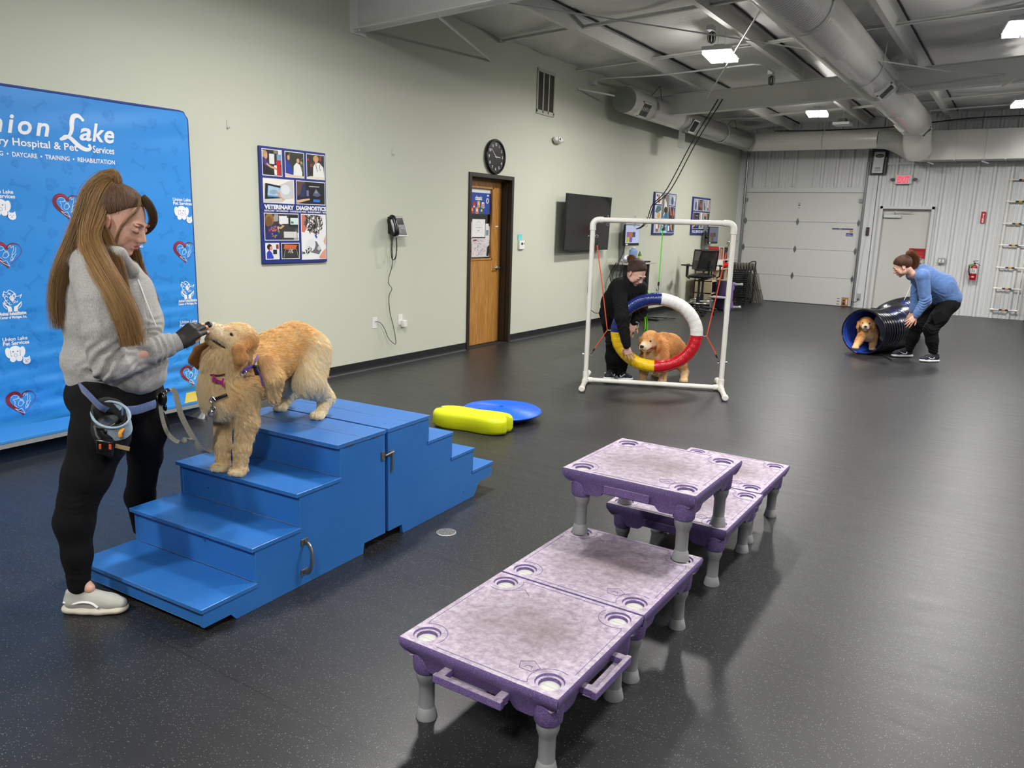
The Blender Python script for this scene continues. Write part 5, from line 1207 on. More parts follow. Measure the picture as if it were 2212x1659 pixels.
P = [((190, 90, 70), rect(2.50, .03, 2.56, .06)), ((90, 60, 50), rect(2.40, .04, 2.46, .055)), ((90, 60, 50), rect(2.40, .10, 2.46, .115)), ((90, 60, 50), rect(2.40, .16, 2.46, .175)), ((170, 120, 80), rect(2.50, .0, 2.64, .20)), ((60, 46, 40), rect(2.52, .03, 2.58, .09)), ((60, 46, 40), rect(2.53, .11, 2.57, .15)), ((220, 210, 200), rect(2.59, .05, 2.62, .16)),
     ((50, 56, 130), rect(2.14, 1.655, 2.56, 1.685)), ((150, 130, 70), rect(2.28, 1.66, 2.34, 1.682)), ((190, 150, 70), rect(2.50, 1.60, 2.57, 1.645)), ((90, 60, 60), rect(2.51, 1.655, 2.57, 1.685)), ((44, 54, 130), rect(2.44, 1.52, 2.58, 1.585)), ((170, 176, 210), rect(2.455, 1.535, 2.565, 1.545)), ((170, 176, 210), rect(2.455, 1.558, 2.52, 1.568)),
     ((60, 60, 60), rect(1.37, 2.20, 1.42, 2.21)), ((50, 50, 50), rect(1.375, 2.15, 1.415, 2.175)), ((60, 60, 60), rect(1.37, 2.10, 1.42, 2.11))]+[((186, 186, 186), rect(2.16+.06*k, 1.60, 2.163+.06*k, 1.65)) for k in range(6)]
decal('stickers', P, (0, YB-.013, 0), (1, 0, 0), (0, 0, 1), gd, off=.0006, step=.0001)
mb = MB(); mb.tube([(2.80, YB-.06, .30), (2.83, YB-.06, 1.2), (2.86, YB-.055, 1.5), (2.88, YB-.055, 3.0)], .009, n=6); tag(obj('conduit', mb, M_trim), 'thin white conduit running down the post right of the garage door', 'conduit')
t = thing('door_control', 'small black control box on the post beside the garage door', 'control box', (2.87, YB-.05, 1.63)); obj('box', MB().box2((2.84, YB-.095, 1.55), (2.90, YB-.05, 1.72)), M_black, t, bevel=.004)
for z in (1.67, 1.60): obj('push_button', MB().lathe([(.012, 0), (.012, .008)], (2.87, YB-.104, z), ax='y', n=12), mat('red_button', (150, 40, 36), .4), t)
t = thing('junction_box', 'small grey outlet box low on the post beside the garage door', 'junction box', (2.85, YB-.06, .25)); obj('box', MB().box2((2.82, YB-.10, .19), (2.88, YB-.05, .31)), mat('grey_box', (158, 160, 160), .5), t, bevel=.004)
obj('plug_cord', MB().tube(smooth_pts([(2.85, YB-.10, .22), (2.83, YB-.12, .14), (2.77, YB-.12, .12), (2.72, YB-.12, .14)], 4), .007, n=6), M_black, t)
# white unit with black surround
t = thing('door_operator', 'tall white and black operator unit high on the post beside the garage door', 'operator unit', (2.92, YB-.1, 3.05))
obj('back_plate', MB().box2((2.78, YB-.10, 2.80), (3.09, YB-.05, 3.34)), M_black, t, bevel=.004)
obj('front_cover', MB().prism([(-.10, -.22), (.10, -.22), (.115, .21), (-.085, .21)], (2.93, YB-.10, 3.05), (1, 0, 0), (0, 0, 1), .07), mat('unit_white', (196, 198, 198), .4), t, smooth=0, bevel=.006)
decal('badge', [((18, 18, 20), oval(2.95, 3.175, .08, .038, 24)), ((190, 192, 192), stroke([(2.90, 3.18), (3.0, 3.18)], .006)), ((190, 192, 192), stroke([(2.90, 3.168), (3.0, 3.168)], .004)), ((110, 112, 112), rect(2.885, 2.93, 2.985, 2.945)), ((110, 112, 112), rect(2.88, 2.905, 2.99, 2.92)), ((130, 132, 132), rect(2.87, 2.87, 2.995, 2.885))], (0, YB-.17, 0), (1, 0, 0), (0, 0, 1), t, off=.0006)
# white door
d3 = obj('door_3', MB().box2((3.115, YB+.07, .01), (4.03, YB+.11, 2.11)), mat('door_paint', (200, 199, 194), .45), smooth=0); d3['kind'] = 'structure'
mb = MB(); mb.box2((3.06, YB-.05, 0), (3.115, YB+.12, 2.165)); mb.box2((4.03, YB-.05, 0), (4.085, YB+.12, 2.165)); mb.box2((3.06, YB-.05, 2.11), (4.085, YB+.12, 2.165)); obj('door_frame', mb, M_trim, d3, smooth=0, bevel=.003)
mb = MB(); mb.box2((3.14, YB+.01, 1.93), (3.47, YB+.07, 1.99)); obj('door_closer', mb, M_trim, d3, smooth=0, bevel=.004)
obj('closer_arm', MB().tube([(3.35, YB+.04, 2.0), (3.34, YB-.04, 2.06), (3.68, YB-.03, 2.055)], .009, n=6), M_zinc, d3)
mb = MB(); mb.lathe([(.03, 0), (.03, -.01), (.02, -.03), (.028, -.05), (.02, -.065), (.001, -.068)], (3.93, YB+.07, 1.0), ax='y', n=16); mb.lathe([(.028, 0), (.028, -.015)], (3.93, YB+.07, 1.10), ax='y', n=16); tag(obj('door_knob', mb, M_zinc, d3), label='metal knob and deadbolt')
t = tag(obj('door_sign', MB().box2((3.70, YB+.058, 1.11), (4.005, YB+.069, 1.315)), pc((176, 22, 34)), smooth=0), 'dark red rectangular sign on the white door at the back', 'sign')
decal('printing', [((120, 16, 26), rect(3.72, 1.26, 3.98, 1.30)), ((206, 60, 60), rect(3.74, 1.15, 3.96, 1.17))], (0, YB+.058, 0), (1, 0, 0), (0, 0, 1), t)
# exit sign
t = thing('exit_sign', 'white exit sign with red letters above the white door', 'exit sign', (3.44, YB-.06, 2.70))
obj('housing', MB().box2((3.285, YB-.10, 2.61), (3.60, YB-.035, 2.80)), M_trim, t, bevel=.006)
g = text_geo('EXIT', .185, 0, 0, bold=.006, sx=.70); mn, mx_ = min(v[0] for v in g[0]), max(v[0] for v in g[0])
me = MB(); me.add([(3.325+(v[0]-mn)*.235/(mx_-mn), YB-.1012, 2.636+v[1]) for v in g[0]], g[1]); obj('lettering', me, mat('exit_red', (255, 40, 70), .4, emit=((255, 24, 60), 1.5)), t, smooth=0)
for x in (3.235, 3.655): obj('emergency_head', MB().ell((x, YB-.09, 2.705), (.045, .03, .03), n=14), mat('grey_lamp_head', (96, 98, 100), .4), t)
# fire extinguisher
t = thing('fire_extinguisher', 'red fire extinguisher with a green tag hanging on the ribbed back wall', 'fire extinguisher', (4.93, YB-.11, .74))
mb = MB(); mb.lathe([(.001, .735), (.055, .735), (.062, .745), (.062, .98), (.05, 1.015), (.022, 1.035), (.018, 1.05)], (4.93, YB-.11, 0), n=24); tag(obj('cylinder', mb, mat('extinguisher_red', (176, 20, 30), .3), t), label='red steel cylinder')
mb = MB(); mb.lathe([(.0628, .87), (.0628, .97)], (4.93, YB-.11, 0), n=24, cap=False); tag(obj('label_band', mb, pc((226, 226, 224)), t), label='white printed label')
decal('label_print', [((40, 40, 44), rect(4.90+.03*(k % 2), .89+.02*(k//2), 4.92+.03*(k % 2), .90+.02*(k//2))) for k in range(7)]+[((226, 200, 190), oval(4.93, .80, .028, .014, 12))], (0, YB-.1735, 0), (1, 0, 0), (0, 0, 1), t)
mb = MB(); mb.box((4.93, YB-.11, 1.06), (.035, .03, .03)); mb.tube([(4.94, YB-.12, 1.075), (4.90, YB-.14, 1.11), (4.99, YB-.15, 1.12)], .007, n=6); mb.tube([(4.94, YB-.12, 1.06), (4.99, YB-.14, 1.065), (5.03, YB-.15, 1.03)], .006, n=6); obj('valve_handle', mb, M_black, t)
obj('hose', MB().tube(smooth_pts([(4.91, YB-.13, 1.05), (4.86, YB-.14, 1.03), (4.845, YB-.14, .95), (4.86, YB-.15, .86), (4.875, YB-.15, .82)], 4), .011, n=8), M_black, t)
obj('inspection_tag', MB().prism([(-.05, -.02), (.05, .01), (.05, .045), (-.045, .02)], (4.875, YB-.175, 1.02), (1, 0, 0), (0, 0, 1), .002), pc((96, 156, 92)), t, smooth=0)
t = tag(obj('fire_sign', MB().box2((4.915, YB-.045, 1.86), (4.995, YB-.036, 2.08)), pc((186, 22, 36)), smooth=0), 'small vertical red sign reading fire above the extinguisher', 'sign')
g = []
for i, ch in enumerate('FIRE'): g.append(((236, 232, 232), text_geo(ch, .052, 4.955, 2.00-.044*i, bold=.003, align='CENTER')))
decal('lettering', g, (0, YB-.045, 0), (1, 0, 0), (0, 0, 1), t)
t = thing('switch_box', 'small grey switch box on the ribbed wall right of the white door', 'switch', (4.335, YB-.05, 1.09)); obj('box', MB().box2((4.27, YB-.075, 1.03), (4.40, YB-.034, 1.145)), mat('grey_box', (158, 160, 160), .5), t, bevel=.003)
for x in (4.305, 4.365): obj('toggle', MB().box2((x-.015, YB-.080, 1.06), (x+.015, YB-.075, 1.115)), M_pw, t, smooth=0)
t = thing('wall_unit', 'white box with a black sensor high on the back wall at the right edge', 'alarm unit', (5.6, YB-.1, 2.8)); obj('box', MB().box2((5.44, YB-.10, 2.70), (5.75, YB-.03, 2.86)), M_trim, t, bevel=.004); obj('sensor', MB().ell((5.60, YB-.12, 2.77), (.03, .04, .07)), M_black, t)
# pipe ladder on wall
t = thing('pipe_ladder', 'white plastic pipe ladder with striped rungs leaning on the ribbed back wall', 'ladder', (5.5, YB-.12, .17))
lx0, lx1, ly = 5.335, 5.745, YB-.09
for x in (lx0, lx1): obj('rail', MB().tube([(x, ly, .17), (x, ly, 2.70)], .013, n=10), M_pvc, t)
for z in (.18, .60, 1.01, 1.445, 1.86, 2.28, 2.69):
    rg = obj('rung', MB().tube([(lx0-.02, ly, z), (lx1+.02, ly, z)], .014, n=10), M_pvc, t)
    m2 = MB(); m2.tube([(lx0+.125, ly, z), (lx0+.175, ly, z)], .0165, n=10); m2.tube([(lx0+.23, ly, z), (lx0+.28, ly, z)], .0165, n=10); obj('black_tape', m2, M_black, rg)
    obj('yellow_tape', MB().tube([(lx0+.175, ly, z), (lx0+.23, ly, z)], .0166, n=10), mat('yellow_tape_b', (214, 160, 40), .4), rg)
    for x in (lx0, lx1): obj('fitting', MB().tube([(x-.03, ly, z), (x+.03, ly, z)], .018, n=8), M_pvc, rg)
for x in (lx0+.01, lx1): obj('wall_hook', MB().tube([(x, ly-.02, 1.55), (x, YB-.03, 1.55)], .012, n=8), M_pvc, t)
t = thing('wheeled_cart', 'black wheeled cart just entering the picture at the right edge by the back wall', 'cart', (6.05, 17.95, 0))
obj('frame', MB().box2((5.90, 17.75, .10), (6.4, 18.2, .95)), M_black, t, bevel=.01)
for x in (5.93, 6.35):
    mb = MB(); mb.lathe([(.035, -.012), (.035, .012)], (x, 17.80, .036), ax='y', n=20); cw = obj('caster', mb, M_black, t); obj('hub', MB().lathe([(.018, -.016), (.018, .016)], (x, 17.80, .036), ax='y', n=14), M_pw, cw)

# ------------------------------------------------------------------ overhead clutter
def coil(P, label):
    t = thing('cable_coil', label, 'cable', P)
    for k in range(4):
        r_ = .055-.004*k; mb = MB(); mb.tube([Vector(P)+Vector((.01*k*(-1)**k, r_*math.cos(a), -.06+r_*1.1*math.sin(a))) for a in [2*math.pi*i/20 for i in range(20)]], .005, n=5, closed=True); obj('cable_loop', mb, M_black, t)
    obj('junction_box', MB().box((P[0]-.01, P[1]-.02, P[2]+.03), (.06, .12, .05)), M_trim, t, smooth=0)
coil((2.62, 8.60, 3.66), 'coiled black cable under a junction box above the nearer lit lamp'); coil((2.62, 10.98, 3.60), 'coiled black cable hanging from the roof purlin between the two lit lamps')
tag(obj('conduit', MB().tube(smooth_pts([(.02, 10.78, 3.66), (.3, 10.75, 3.69), (1.2, 10.66, 3.66), (2.3, 10.49, 3.66), (2.55, 10.5, 3.66), (2.62, 10.7, 3.66), (2.63, 10.95, 3.64)], 6), .011, n=8), M_trim), 'white conduit crossing under the roof from the left wall to the cable coil', 'conduit')
tag(obj('wall_bracket_box', MB().box2((.0, 10.74, 3.62), (.1, 10.86, 3.68)), M_trim, smooth=0), 'small white junction box high on the left wall at the conduit end', 'junction box')
tag(obj('conduit', MB().tube([(3.9, 16.9, 3.86), (12, 16.9, 4.1)], .014, n=8), M_trim), 'white conduit running right of the big duct above the plenum', 'conduit')
tag(obj('power_cable', MB().tube(smooth_pts([(.9, 17.6, 3.68), (2.0, 17.6, 3.66), (3.2, 17.8, 3.70), (4.5, 17.6, 3.78), (6, 17.6, 3.8), (9, 17.6, 3.9)], 6), .012, n=6), M_black), 'sagging black cable under the roof above the back wall', 'cable')
t = thing('unlit_lamp', 'unlit lamp under the roof just left of the big duct near the back wall', 'lamp', (2.53, 16.24, 3.6))
obj('lamp_body', MB().box((2.53, 16.24, 3.60), (.30, .34, .05)), M_trim, t, bevel=.006); obj('driver_box', MB().box((2.53, 16.24, 3.66), (.12, .2, .07)), M_black, t, smooth=0); obj('hanger', MB().tube([(2.53, 16.24, 3.65), (2.53, 16.24, 3.9)], .004, n=5), M_trim, t)
for a, b, lb in (((1.347, 12.60, 3.60), None, 'left of the two dark ropes hanging from the roof beam towards the monitor'), ((1.42, 12.60, 3.60), None, 'right of the two dark ropes hanging from the roof beam towards the monitor')):
    dx = a[0]-1.347
    pts = smooth_pts([a, (1.05+dx, 12.4, 2.95), (.75+dx, 12.2, 2.2), (.52+dx*.5, 12.2, 1.95), (.40+dx*.5, 12.3, 1.72), (.26+dx*.3, 12.35, 1.58), (.12+dx*.3, 12.3, 1.54)], 6)
    tag(obj('hanging_rope', MB().tube(pts, .009, n=6), mat('dark_rope', (38, 44, 46), .7)), lb, 'rope')

# ------------------------------------------------------------------ work places along the left wall
def channel(y, z0, z1, label):
    t = thing('wall_channel', label, 'wall channel', (0, y, z0)); mb = MB(); mb.box2((.0, y-.05, z0), (.06, y+.05, z1)); obj('channel', mb, mat('channel_grey', (136, 138, 136), .45), t, bevel=.004); return t
channel(12.17, 1.0, 1.70, 'grey vertical wall channel behind the nearer monitor'); channel(16.18, 1.0, 1.70, 'grey vertical wall channel behind the far monitor')
def monitor(y, z, x, label, chy, tiles=True):
    t = thing('computer_monitor', label, 'monitor', (x, y, z))
    W2, H2 = .285, .165
    obj('monitor_case', MB().box2((x-.035, y-W2, z-H2-.02), (x, y+W2, z+H2)), M_black, t, bevel=.005)
    obj('screen_glass', MB().box2((x, y-W2+.014, z-H2+.024), (x+.002, y+W2-.014, z+H2-.014)), mat('lcd_lit' if tiles else 'lcd_dim', (150, 156, 176) if tiles else (66, 70, 84), .25, emit=((150, 160, 190), .55 if tiles else .10)), t, smooth=0)
    P = []
    for c, i, j in (((140, 110, 170), 0, 0), ((206, 110, 40), 1, 0), ((44, 80, 120), 2, 0), ((196, 200, 40), 0, 1), ((120, 96, 190), 1, 1)):
        if not tiles: c = tuple(v*.5 for v in c)
        P.append((c, rect(y-.235+.115*i, z+.04-.085*j-.085+.0, y-.235+.115*(i+1)-.002, z+.04-.085*j)))
    P.append(((230, 232, 236), rect(y-W2+.03, z-H2-.010, y-W2+.11, z-H2+.012)))
    decal('screen_windows', P, (x+.0022, 0, 0), BU, BV, t, rough=.3)
    obj('arm', MB().tube(smooth_pts([(.05, chy, z-.05), (x*.5, (chy+y)/2, z-.07), (x-.06, y+.02, z), (x-.03, y, z)], 4), .018, n=8), M_black, t)
monitor(12.19, 1.46, .20, 'nearer computer monitor with coloured squares on its screen, left wall', 12.17)
monitor(16.28, 1.47, .20, 'far computer monitor above the books beside the garage door', 16.18, False)
def desk(label, y0, y1, z, x1=.60):
    t = thing('standing_desk', label, 'desk', (.3, (y0+y1)/2, 0))
    obj('desk_top', MB().box2((.04, y0, z-.028), (x1, y1, z)), mat('grey_laminate', (196, 194, 188), .4), t, bevel=.003)
    for y in (y0+.08, y1-.14): 
        l_ = obj('leg_column', MB().box2((.24, y, .03), (.34, y+.06, z-.028)), M_black, t, bevel=.004); obj('foot_bar', MB().box2((.06, y, .0), (.58, y+.06, .03)), M_black, l_, bevel=.004)
    return t
desk('standing desk on the left wall under the nearer monitor, behind the bending woman', 11.72, 12.75, 1.0, .42)
desk('standing desk on the left wall under the far monitor, carrying books', 15.75, 17.0, .975, .52)
# things on the near desk
t = thing('water_jug', 'blue plastic bottle under the nearer monitor on the desk', 'bottle', (.26, 12.13, 1.0)); obj('bottle_body', MB().lathe([(.001, 1.0), (.06, 1.0), (.065, 1.01), (.065, 1.11), (.07, 1.12), (.07, 1.20), (.03, 1.23), (.03, 1.24), (.001, 1.24)], (.26, 12.13, 0), n=20), mat('blue_plastic', (140, 170, 214), .25), t)
obj('cap', MB().lathe([(.028, 1.24), (.028, 1.26)], (.26, 12.13, 0), n=16), M_pw, t)
t = thing('spray_bottle', 'green and yellow bottle on the desk beside the blue bottle', 'bottle', (.26, 12.40, 1.0)); obj('bottle_body', MB().lathe([(.03, 1.0), (.03, 1.12), (.012, 1.16), (.012, 1.18)], (.26, 12.40, 0), n=16), mat('green_plastic', (60, 130, 60), .4), t); obj('bottle_label', MB().lathe([(.0305, 1.03), (.0305, 1.10)], (.26, 12.40, 0), n=16, cap=False), pc((206, 214, 120)), t)
t = thing('plastic_bag', 'crumpled clear plastic bag on the near desk', 'bag', (.28, 11.88, 1.0))
mb = MB()
def bagf(u, v):
    a = 2*math.pi*u; r_ = math.sin(math.pi*v)**.6*(1+.25*math.sin(5*a+4*v)+.15*math.sin(11*a)); return (.27+.07*r_*math.cos(a), 11.88+.10*r_*math.sin(a), 1.002+.10*v*(1+.3*math.sin(3*a)))
mb.grid(bagf, 40, 14, closeu=True); obj('bag_film', mb, mat('cloudy_film', (206, 210, 224), .25), t, smooth=25)
tag(obj('keyboard', MB().box((.34, 12.36, 1.012), (.13, .36, .022)), M_black, bevel=.004), 'black keyboard on the near desk under the monitor', 'keyboard')
q = random.Random(9)
t = thing('cable_bundle', 'bundle of black cables hanging at the near end of the near desk', 'cable', (.3, 11.7, 0))
for k in range(7):
    y = 11.68+q.uniform(-.08, .02); x = .22+q.uniform(-.12, .12); obj('cable', MB().tube(smooth_pts([(x, y+.1, 1.0), (x+q.uniform(-.05, .1), y-.05, .8), (x+q.uniform(-.08, .08), y+q.uniform(-.1, .1), .5), (x, y, .2), (x+.05, y+.1, .02)], 5), .007, n=5), M_black, t)
tag(obj('charging_cable', MB().tube(smooth_pts([(.06, 11.10, 1.22), (.05, 11.0, .9), (.05, 10.95, .55), (.07, 11.05, .28), (.12, 11.3, .22), (.2, 11.6, .5)], 6), .006, n=5), M_black), 'thin black cable looping below the television', 'cable')
tag(obj('monitor_cable', MB().tube(smooth_pts([(.16, 12.0, 1.30), (.20, 11.85, 1.15), (.22, 11.69, 1.03), (.24, 11.66, .9)], 5), .009, n=5), M_black), 'black cable running from the nearer monitor to the desk end', 'cable')
# floor clutter beside the near desk
t = thing('floor_mop_base', 'small black wheeled thing lying on the floor by the wall behind the ring', 'black gadget', (.35, 12.75, 0)); obj('body', MB().ell((.33, 12.55, .07), (.09, .09, .07)), M_black, t)
for a in (0, 1, 2): obj('strut', MB().tube([(.35, 12.6, .06), (.45+.12*a, 12.9+.12*a, .02)], .012, n=6), M_black, t)
# books and boxes on the far desk
cols = [(170, 40, 40), (60, 70, 110), (200, 110, 50), (190, 190, 190), (120, 50, 60), (50, 100, 110), (210, 170, 70), (90, 60, 90), (180, 70, 60), (70, 80, 84), (206, 120, 80), (220, 216, 210), (150, 40, 50)]
y = 15.80
lbs = ['dark red', 'slate blue', 'orange', 'pale grey', 'maroon', 'teal', 'mustard', 'plum', 'brick red', 'dark grey', 'light orange', 'off-white', 'crimson']
for k, c in enumerate(cols):
    w_ = q.uniform(.026, .042); h_ = q.uniform(.21, .27)
    t = thing('book', '%s book standing in the row on the far desk' % lbs[k], 'book', (.38, y, .975), 0, 'books on the far desk'); obj('cover', MB().box2((.28, y, .976), (.48, y+w_-.003, .976+h_)), pc(c), t, smooth=0); obj('pages', MB().box2((.29, y+.004, .98), (.479, y+w_-.007, .976+h_-.004)), pc((214, 206, 190)), t, smooth=0) if k % 3 == 0 else None
    y += w_
tag(obj('file_organizer', MB().box2((.26, y+.02, .976), (.48, y+.20, 1.22)), M_black, bevel=.005), 'black file box right of the books on the far desk', 'file box')
# shelf unit
M_pale = mat('pale_wood', (196, 178, 148), .5)
t = thing('shelf_unit', 'pale wooden cubby shelf standing under the far desk', 'shelf', (.75, 16.1, 0))
X0, X1, Y0, Y1, Z1 = .20, .56, 15.35, 16.62, .79
for z in (.06, .30, .54, Z1-.02): obj('shelf_board', MB().box2((X0, Y0, z), (X1, Y1, z+.022)), M_pale, t, smooth=0)
for y in (Y0, Y0+.44, Y0+.86, Y1-.02): obj('upright_board', MB().box2((X0, y, 0), (X1-.002, y+.02, Z1)), M_pale, t, smooth=0)
obj('back_board', MB().box2((X0, Y0, 0), (X0+.01, Y1, Z1)), M_pale, t, smooth=0)
for (y0, z0) in ((15.38, .33), (15.83, .33), (16.25, .33), (15.38, .09), (15.83, .57), (16.25, .09)): tag(obj('storage_bin', MB().box2((.23, y0+.012, z0-.006), (.53, y0+.34, z0+.18)), M_black, bevel=.01), 'black storage bin inside the pale cubby shelf', 'bin', 'black bins in the pale cubby shelf')
tag(obj('white_box', MB().box2((.34, 15.75, Z1+.003), (.54, 16.0, Z1+.16)), pc((226, 226, 222)), bevel=.004), 'white box on the pale cubby shelf below the books', 'box')
t = thing('gym_bag', 'red bag with a white stripe lying on the pale cubby shelf', 'bag', (.42, 16.45, Z1)); mb = MB(); mb.ell((.42, 16.35, Z1+.062), (.14, .24, .06), n=20); tag(obj('bag_body', mb, mat('red_nylon', (190, 26, 36), .6, bump=(20, .5, .01)), t), label='red fabric body'); obj('stripe', MB().ell((.42, 16.47, Z1+.064), (.135, .05, .058), n=20), pc((226, 216, 214)), t)
t = thing('step_stool', 'low pale grey step in front of the cubby shelf', 'step', (.72, 15.35, 0)); obj('step_top', MB().box2((.6, 15.12, .25), (.95, 15.42, .275)), mat('grey_step', (180, 182, 182), .5), t, bevel=.004)
for x in (.62, .91): obj('leg', MB().box2((x, 15.14, 0), (x+.025, 15.4, .25)), mat('grey_step', (180, 182, 182), .5), t, smooth=0)
# purple platform on its edge
tp = platform('purple platform standing on its edge near the stacked chairs', (.80, 15.80, .29))
nrm = Vector((-.65, -.76, 0)).normalized(); up = Vector((0, 0, 1)); sx = up.cross(nrm).normalized()
Mx = Matrix((sx, up, nrm)).transposed(); tp.rotation_euler = Mx.to_euler(); tp.location = (.93, 15.72, .292)
tp['group'] = 'purple speckled platforms on grey legs'
# office chairs
def office_chair(x, y, rz, label, dz=0):
    t = thing('drafting_chair', label, 'chair', (x, y, 0), rz, 'black mesh drafting chairs')
    sz = .72+dz
    mb = MB()
    def seat(u, v):
        a = 2*math.pi*u; r_ = math.sin(math.pi*v)**.45 if v < .5 else math.sin(math.pi*v)**.45; return (.25*r_*math.cos(a), .24*r_*math.sin(a), sz-.045+.09*v-.02*math.cos(a)*r_*(1 if v > .5 else 0))
    mb.grid(seat, 28, 10, closeu=True); obj('seat', mb, M_black, t, world=False, smooth=60)
    def bk(u, v): s = (u-.5)*2; z = sz+.12+.36*v; return (-.22+.06*s*s-.05*math.sin(math.pi*v)*0-.08*v, .22*s*(1-.12*v), z)
    mb = MB(); mb.grid(bk, 14, 14); o = obj('backrest_mesh', mb, mat('black_mesh', (20, 20, 21), .8, alpha=.86), t, world=False, smooth=60)
    ring_ = [bk(u, 0) for u in np.linspace(0, 1, 9)]+[bk(1, v) for v in np.linspace(.1, 1, 9)]+[bk(u, 1) for u in np.linspace(.9, 0, 9)]+[bk(0, v) for v in np.linspace(.9, .1, 8)]
    obj('backrest_frame', MB().tube(ring_, .016, n=8, closed=True), M_black, t, world=False)
    obj('back_spine', MB().tube([(-.05, 0, sz-.06), (-.22, 0, sz-.03), (-.26, 0, sz+.15), (-.27, 0, sz+.30)], .022, n=8), M_black, t, world=False)
    for s in (-1, 1):
        a_ = obj('armrest', MB().tube([(.0, s*.24, sz-.04), (.02, s*.30, sz), (.02, s*.30, sz+.19)], .016, n=8), M_black, t, world=False); obj('arm_pad', MB().box((.03, s*.30, sz+.20), (.25, .075, .028)), M_black, a_, world=False, bevel=.01)
    obj('gas_column', MB().lathe([(.035, .09), (.035, .34), (.022, .34), (.022, sz-.05)], n=14), M_black, t, world=False)
    obj('foot_ring', MB().tube([(.22*math.cos(a), .22*math.sin(a), .23) for a in [2*math.pi*i/28 for i in range(28)]], .010, n=8, closed=True), M_eye, t, world=False)
    for k in range(5):
        a = 2*math.pi*k/5+.3; l_ = obj('base_arm', MB().tube([(0, 0, .10), (.16*math.cos(a), .16*math.sin(a), .085), (.30*math.cos(a), .30*math.sin(a), .062)], [.026, .02, .014], n=8), M_black, t, world=False); obj('caster', MB().lathe([(.028, -.02), (.028, .02)], (.30*math.cos(a), .30*math.sin(a), .029), ax='x', n=14), M_black, l_, world=False)
    return t
office_chair(.72, 14.15, R(150), 'nearer black mesh drafting chair, turned sideways, left of the cubby shelf'); office_chair(.60, 14.70, R(-70), 'farther black mesh drafting chair, behind the nearer one', -.02)
# folding chairs leaning by the garage door
def folding_chair():
    t = thing('folding_chair', '', 'chair', (0, 0, 0), 0, 'folded chairs leaning beside the garage door')
    m1 = mat('grey_enamel', (112, 110, 104), .35, metal=.4)
    for s in (-1, 1):
        obj('front_leg', MB().tube([(s*.20, 0, .01), (s*.205, .03, .5), (s*.20, .035, .80), (s*.14, .035, .90)], .011, n=6), m1, t, world=False)
        obj('rear_leg', MB().tube([(s*.185, -.03, .01), (s*.19, .0, .45), (s*.18, .01, .66)], .010, n=6), m1, t, world=False)
    obj('backrest', MB().box((0, .03, .82), (.37, .02, .16)), mat('taupe_panel', (122, 112, 100), .45), t, world=False, bevel=.03)
    obj('seat', MB().box((0, -.005, .48), (.36, .025, .36)), mat('taupe_panel', (122, 112, 100), .45), t, world=False, bevel=.02)
    obj('crossbar', MB().tube([(-.19, .0, .16), (.19, 0, .16)], .008, n=6), m1, t, world=False)
    return t
fc = folding_chair()
lab = ['folded chair at the right end of the leaning row, its brown back in view']+['folded chair inside the leaning row beside the garage door']*7+['folded chair at the left end of the leaning row']
for i in range(9):
    o = fc if i == 0 else copy_tree(fc)
    o['label'] = lab[i]; x = .98-i*.065
    o.location = (x, 17.55+.02*(i % 2), 0); o.rotation_euler = (R(0), R(-13), R(78)); o.rotation_euler = Euler((R(-13), 0, R(100)), 'XYZ')
# dolly with stacked black folding frames
t = thing('chair_dolly', 'black wheeled dolly with a tall hoop handle beside the folded chairs', 'dolly', (.55, 17.0, 0))
mb = MB(); mb.tube([(.22, 16.75, .10), (.85, 16.75, .10), (.85, 17.3, .10), (.22, 17.3, .10)], .014, n=8, closed=True); obj('dolly_base', mb, M_black, t)
mb = MB(); mb.tube(smooth_pts([(.85, 16.78, .10), (.85, 16.78, .80), (.86, 16.82, .905), (.86, 17.1, .925), (.86, 17.25, .905), (.85, 17.28, .80), (.85, 17.28, .10)], 4), .013, n=8); obj('hoop_handle', mb, M_black, t)
for x in (.25, .82):
    for y in (16.78, 17.27): obj('caster', MB().lathe([(.04, -.012), (.04, .012)], (x, y, .045), ax='x', n=14), M_black, t)
for k in range(14):
    o = obj('folded_frame', MB().tube([(.30, 16.82, .13+.046*k), (.78+.01*(k % 3), 16.82, .135+.046*k), (.78, 17.22, .135+.046*k), (.30, 17.22, .13+.046*k)], .012, n=6, closed=True).tube([(.36, 16.9, .14+.046*k), (.74, 17.15, .145+.046*k)], .01, n=5), M_black); tag(o, 'black folded frame in the stack on the dolly', 'folded frame', 'black folded frames stacked on the dolly')
t = tag(obj('wire_crate', MB().box2((1.12, 3.55, 0.0), (1.5, 3.9, .02)), M_black, smooth=0), 'black lattice crate on the floor seen between the golden dog\'s legs', 'crate')
mb = MB()
for i in range(9):
    mb.box2((1.12+.046*i, 3.55, .02), (1.13+.046*i, 3.56, .17)); mb.tube([(1.12+.046*i, 3.552, .02), (1.12+.046*(i+1 if i < 8 else i), 3.552, .17)], .004, n=4); mb.box2((1.49, 3.55+.042*i, .02), (1.5, 3.56+.042*i, .17))
mb.box2((1.12, 3.55, .165), (1.5, 3.56, .18)); mb.box2((1.49, 3.55, .165), (1.5, 3.9, .18)); obj('lattice_side', mb, M_black, t, smooth=0)
